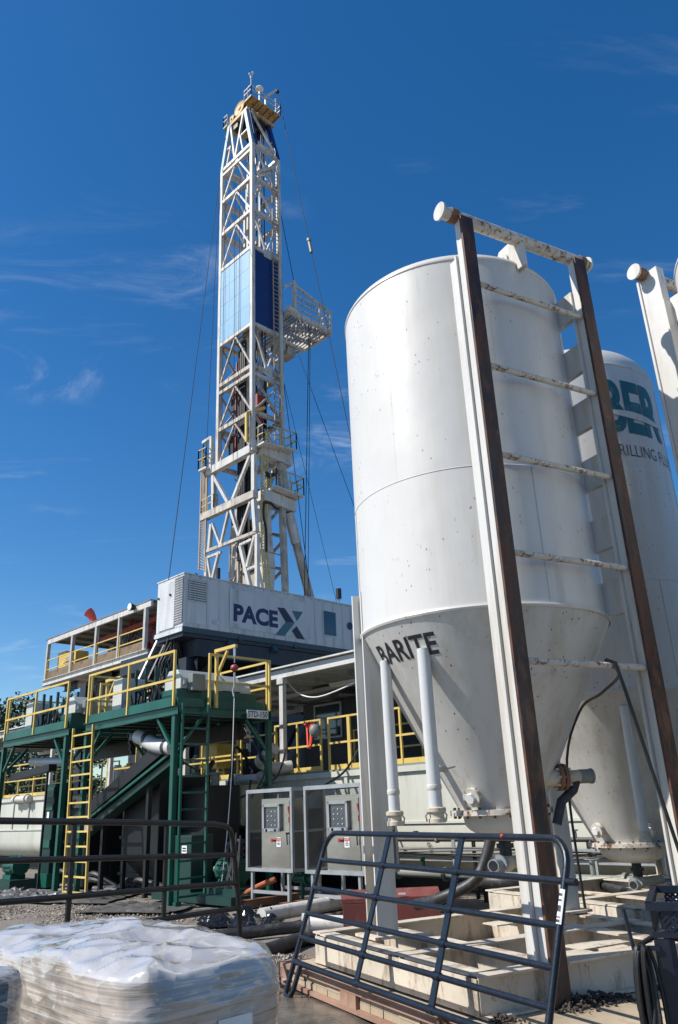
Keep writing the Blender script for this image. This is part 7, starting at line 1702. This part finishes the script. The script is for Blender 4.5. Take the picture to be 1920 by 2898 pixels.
wire('dark wire from the mast to the racking board corner', MP(.3, MR_, zN(470)), MP(ua, vv0 + .45, zr_ + 2.5), .028)
wire('thicker of two dark wires hanging from the racking board', MP(ua, vv0 + 1.7, zr_ - .3), AY(862, 1690, 43.0), .03, 'wires below the racking board'); wire('thinner of two dark wires hanging from the racking board', MP(ua + .2, vv0 + 2.0, zr_ - .3), AY(872, 1690, 43.0), .025, 'wires below the racking board')
wire('dark wire slanting from the racking board behind the silo', MP(ub, vv1 - .5, zr_ - .3), down(MP(ub, vv1 - .5, zr_ - .3), AY(1020, 1480, 45.0)), .024)
wire('dark wire from the right mast leg past the lower platforms', MP(0, MR_ + .1, zN(1010)), AY(880, 1690, 42.0), .026)
wire('faint far wire between the mast and the silo', MP(1, MR_ + 1.0, zN(1000)), down(MP(1, MR_ + 1.0, zN(1000)), AY(952, 1700, 52.0)), .018)

# ================================================================ TREES
def leaf_mat(name, c1, c2):
    m, nt, bs, out = mk(name); k = N(nt); g = k.n.new('ShaderNodeNewGeometry'); r = g.outputs['Random Per Island']
    c = k.mix(r, c1, c2); k.l.new(c, bs.inputs['Base Color']); bs.inputs['Roughness'].default_value = .6
    bs.inputs['Subsurface Weight'].default_value = 0.0; return m
M['pine'] = leaf_mat('pine_needles', (.010, .028, .010), (.045, .085, .028)); M['broad'] = leaf_mat('broad_leaf', (.018, .045, .010), (.07, .12, .03))
M['bark'] = paint('bark', (.10, .075, .055), .9, .2, .5, (.05, .04, .03), scale=3, streak=.3, bump=.5)
def tree(name, label, base, h, w, seed, mat, n=2600, leaf=.34, low=.25):
    R_ = random.Random(seed); base = V(base); t = thing(name, label, 'tree', base, 'trees behind the rig')
    b = B(); b.path([base, base + UP * h * .35 + V((R_.uniform(-.3, .3), R_.uniform(-.3, .3), 0)), base + UP * h * .7, base + UP * h * .93], [h * .022, h * .018, h * .011, h * .003], 9)
    for i in range(16):
        z = h * R_.uniform(.25, .85); a = R_.uniform(0, 6.28); l = w * (1 - z / h) * R_.uniform(.6, 1.0) + .4
        p = base + UP * z; b.path([p, p + V((math.cos(a) * l * .5, math.sin(a) * l * .5, l * .12)), p + V((math.cos(a) * l, math.sin(a) * l, l * .25))], [h * .006, h * .004, h * .0015], 5)
    b.build('trunk', M['bark'], t)
    vs = []; fs = []
    clumps = []
    for i in range(46):
        z = R_.uniform(low, 1.0); rr = w * (1.0 - .72 * max(0, (z - .35) / .65)) * math.sqrt(R_.random()) * R_.uniform(.7, 1.12); a = R_.uniform(0, 6.28)
        clumps.append((V((math.cos(a) * rr, math.sin(a) * rr, z * h)), R_.uniform(.10, .22) * w + .35))
    for i in range(n):
        c, r = R_.choice(clumps); d = V((R_.gauss(0, 1), R_.gauss(0, 1), R_.gauss(0, .7))).normalized() * (r * R_.random() ** .4)
        p = base + c + d; s = leaf * R_.uniform(.6, 1.3); u = V((R_.gauss(0, 1), R_.gauss(0, 1), R_.gauss(0, 1))).normalized(); v = u.orthogonal().normalized()
        o = len(vs); vs += [p - u * s * .5, p + v * s * .32, p + u * s * .6, p - v * s * .32]; fs.append((o, o + 1, o + 2, o + 3))
    b = B(); b._add(vs, fs); b.build('crown', M[mat], t)
def tpos(x, y, Y): p = AY(x, y, Y); return V((p.x, p.y, -.5)), p.z + .5
for (x, y, Y, w, sd, lab, mt) in ((62, 1985, 72, 4.6, 1, 'rounded dark pine behind the STD-155 stand', 'pine'), (20, 2035, 78, 4.0, 2, 'lower dark pine at the yard edge left of the rounded pine', 'pine'), (-40, 2000, 70, 5, 3, 'dark pine beyond the far stand leg', 'pine'),
                              (120, 2070, 60, 4.5, 4, 'dark tree seen under the STD-155 platform', 'pine'), (170, 2050, 85, 5, 5, 'dark pine behind the yellow ladder', 'pine'), (228, 1968, 80, 4.6, 6, 'dark pine top showing below the roofed platform', 'pine'),
                              (1135, 1900, 62, 4.5, 7, 'leafy green tree seen between the silo leg and fill pipes', 'broad'), (1095, 1960, 58, 4.5, 8, 'leafy green tree behind the canopy end', 'broad'), (1200, 1960, 75, 5, 9, 'leafy green tree behind the barite cone', 'broad'),
                              (1560, 2040, 70, 6, 10, 'leafy green tree behind the silo row', 'broad'), (1800, 2000, 72, 6, 12, 'leafy green tree behind the tall lettered silo', 'broad')):
    p, h = tpos(x, y, Y); tree('pine_tree' if mt == 'pine' else 'leafy_tree', lab, p, h, w, sd, mt)
# low wooded ridge far behind, so that the ground does not end in a bare line
b = B(); R_ = random.Random(5); vs = []; fs = []
for i in range(9000):
    x = R_.uniform(-260, 260); y = 170 + R_.uniform(-25, 60); hmax = 7.5 + 4.5 * mnoise.noise((x * .02, 3, 0)) + 3 * mnoise.noise((x * .09, 7, 0)); z = R_.uniform(0, 1) ** .6 * hmax
    s = R_.uniform(.8, 1.9); u = V((R_.gauss(0, 1), R_.gauss(0, 1), R_.gauss(0, 1))).normalized(); v = u.orthogonal().normalized(); p = V((x, y, z)); o = len(vs)
    vs += [p - u * s, p + v * s * .7, p + u * s, p - v * s * .7]; fs.append((o, o + 1, o + 2, o + 3))
b._add(vs, fs); tag(b.build('far_wood', M['pine']), 'far dark wooded edge along the horizon', 'wood', kind='stuff')
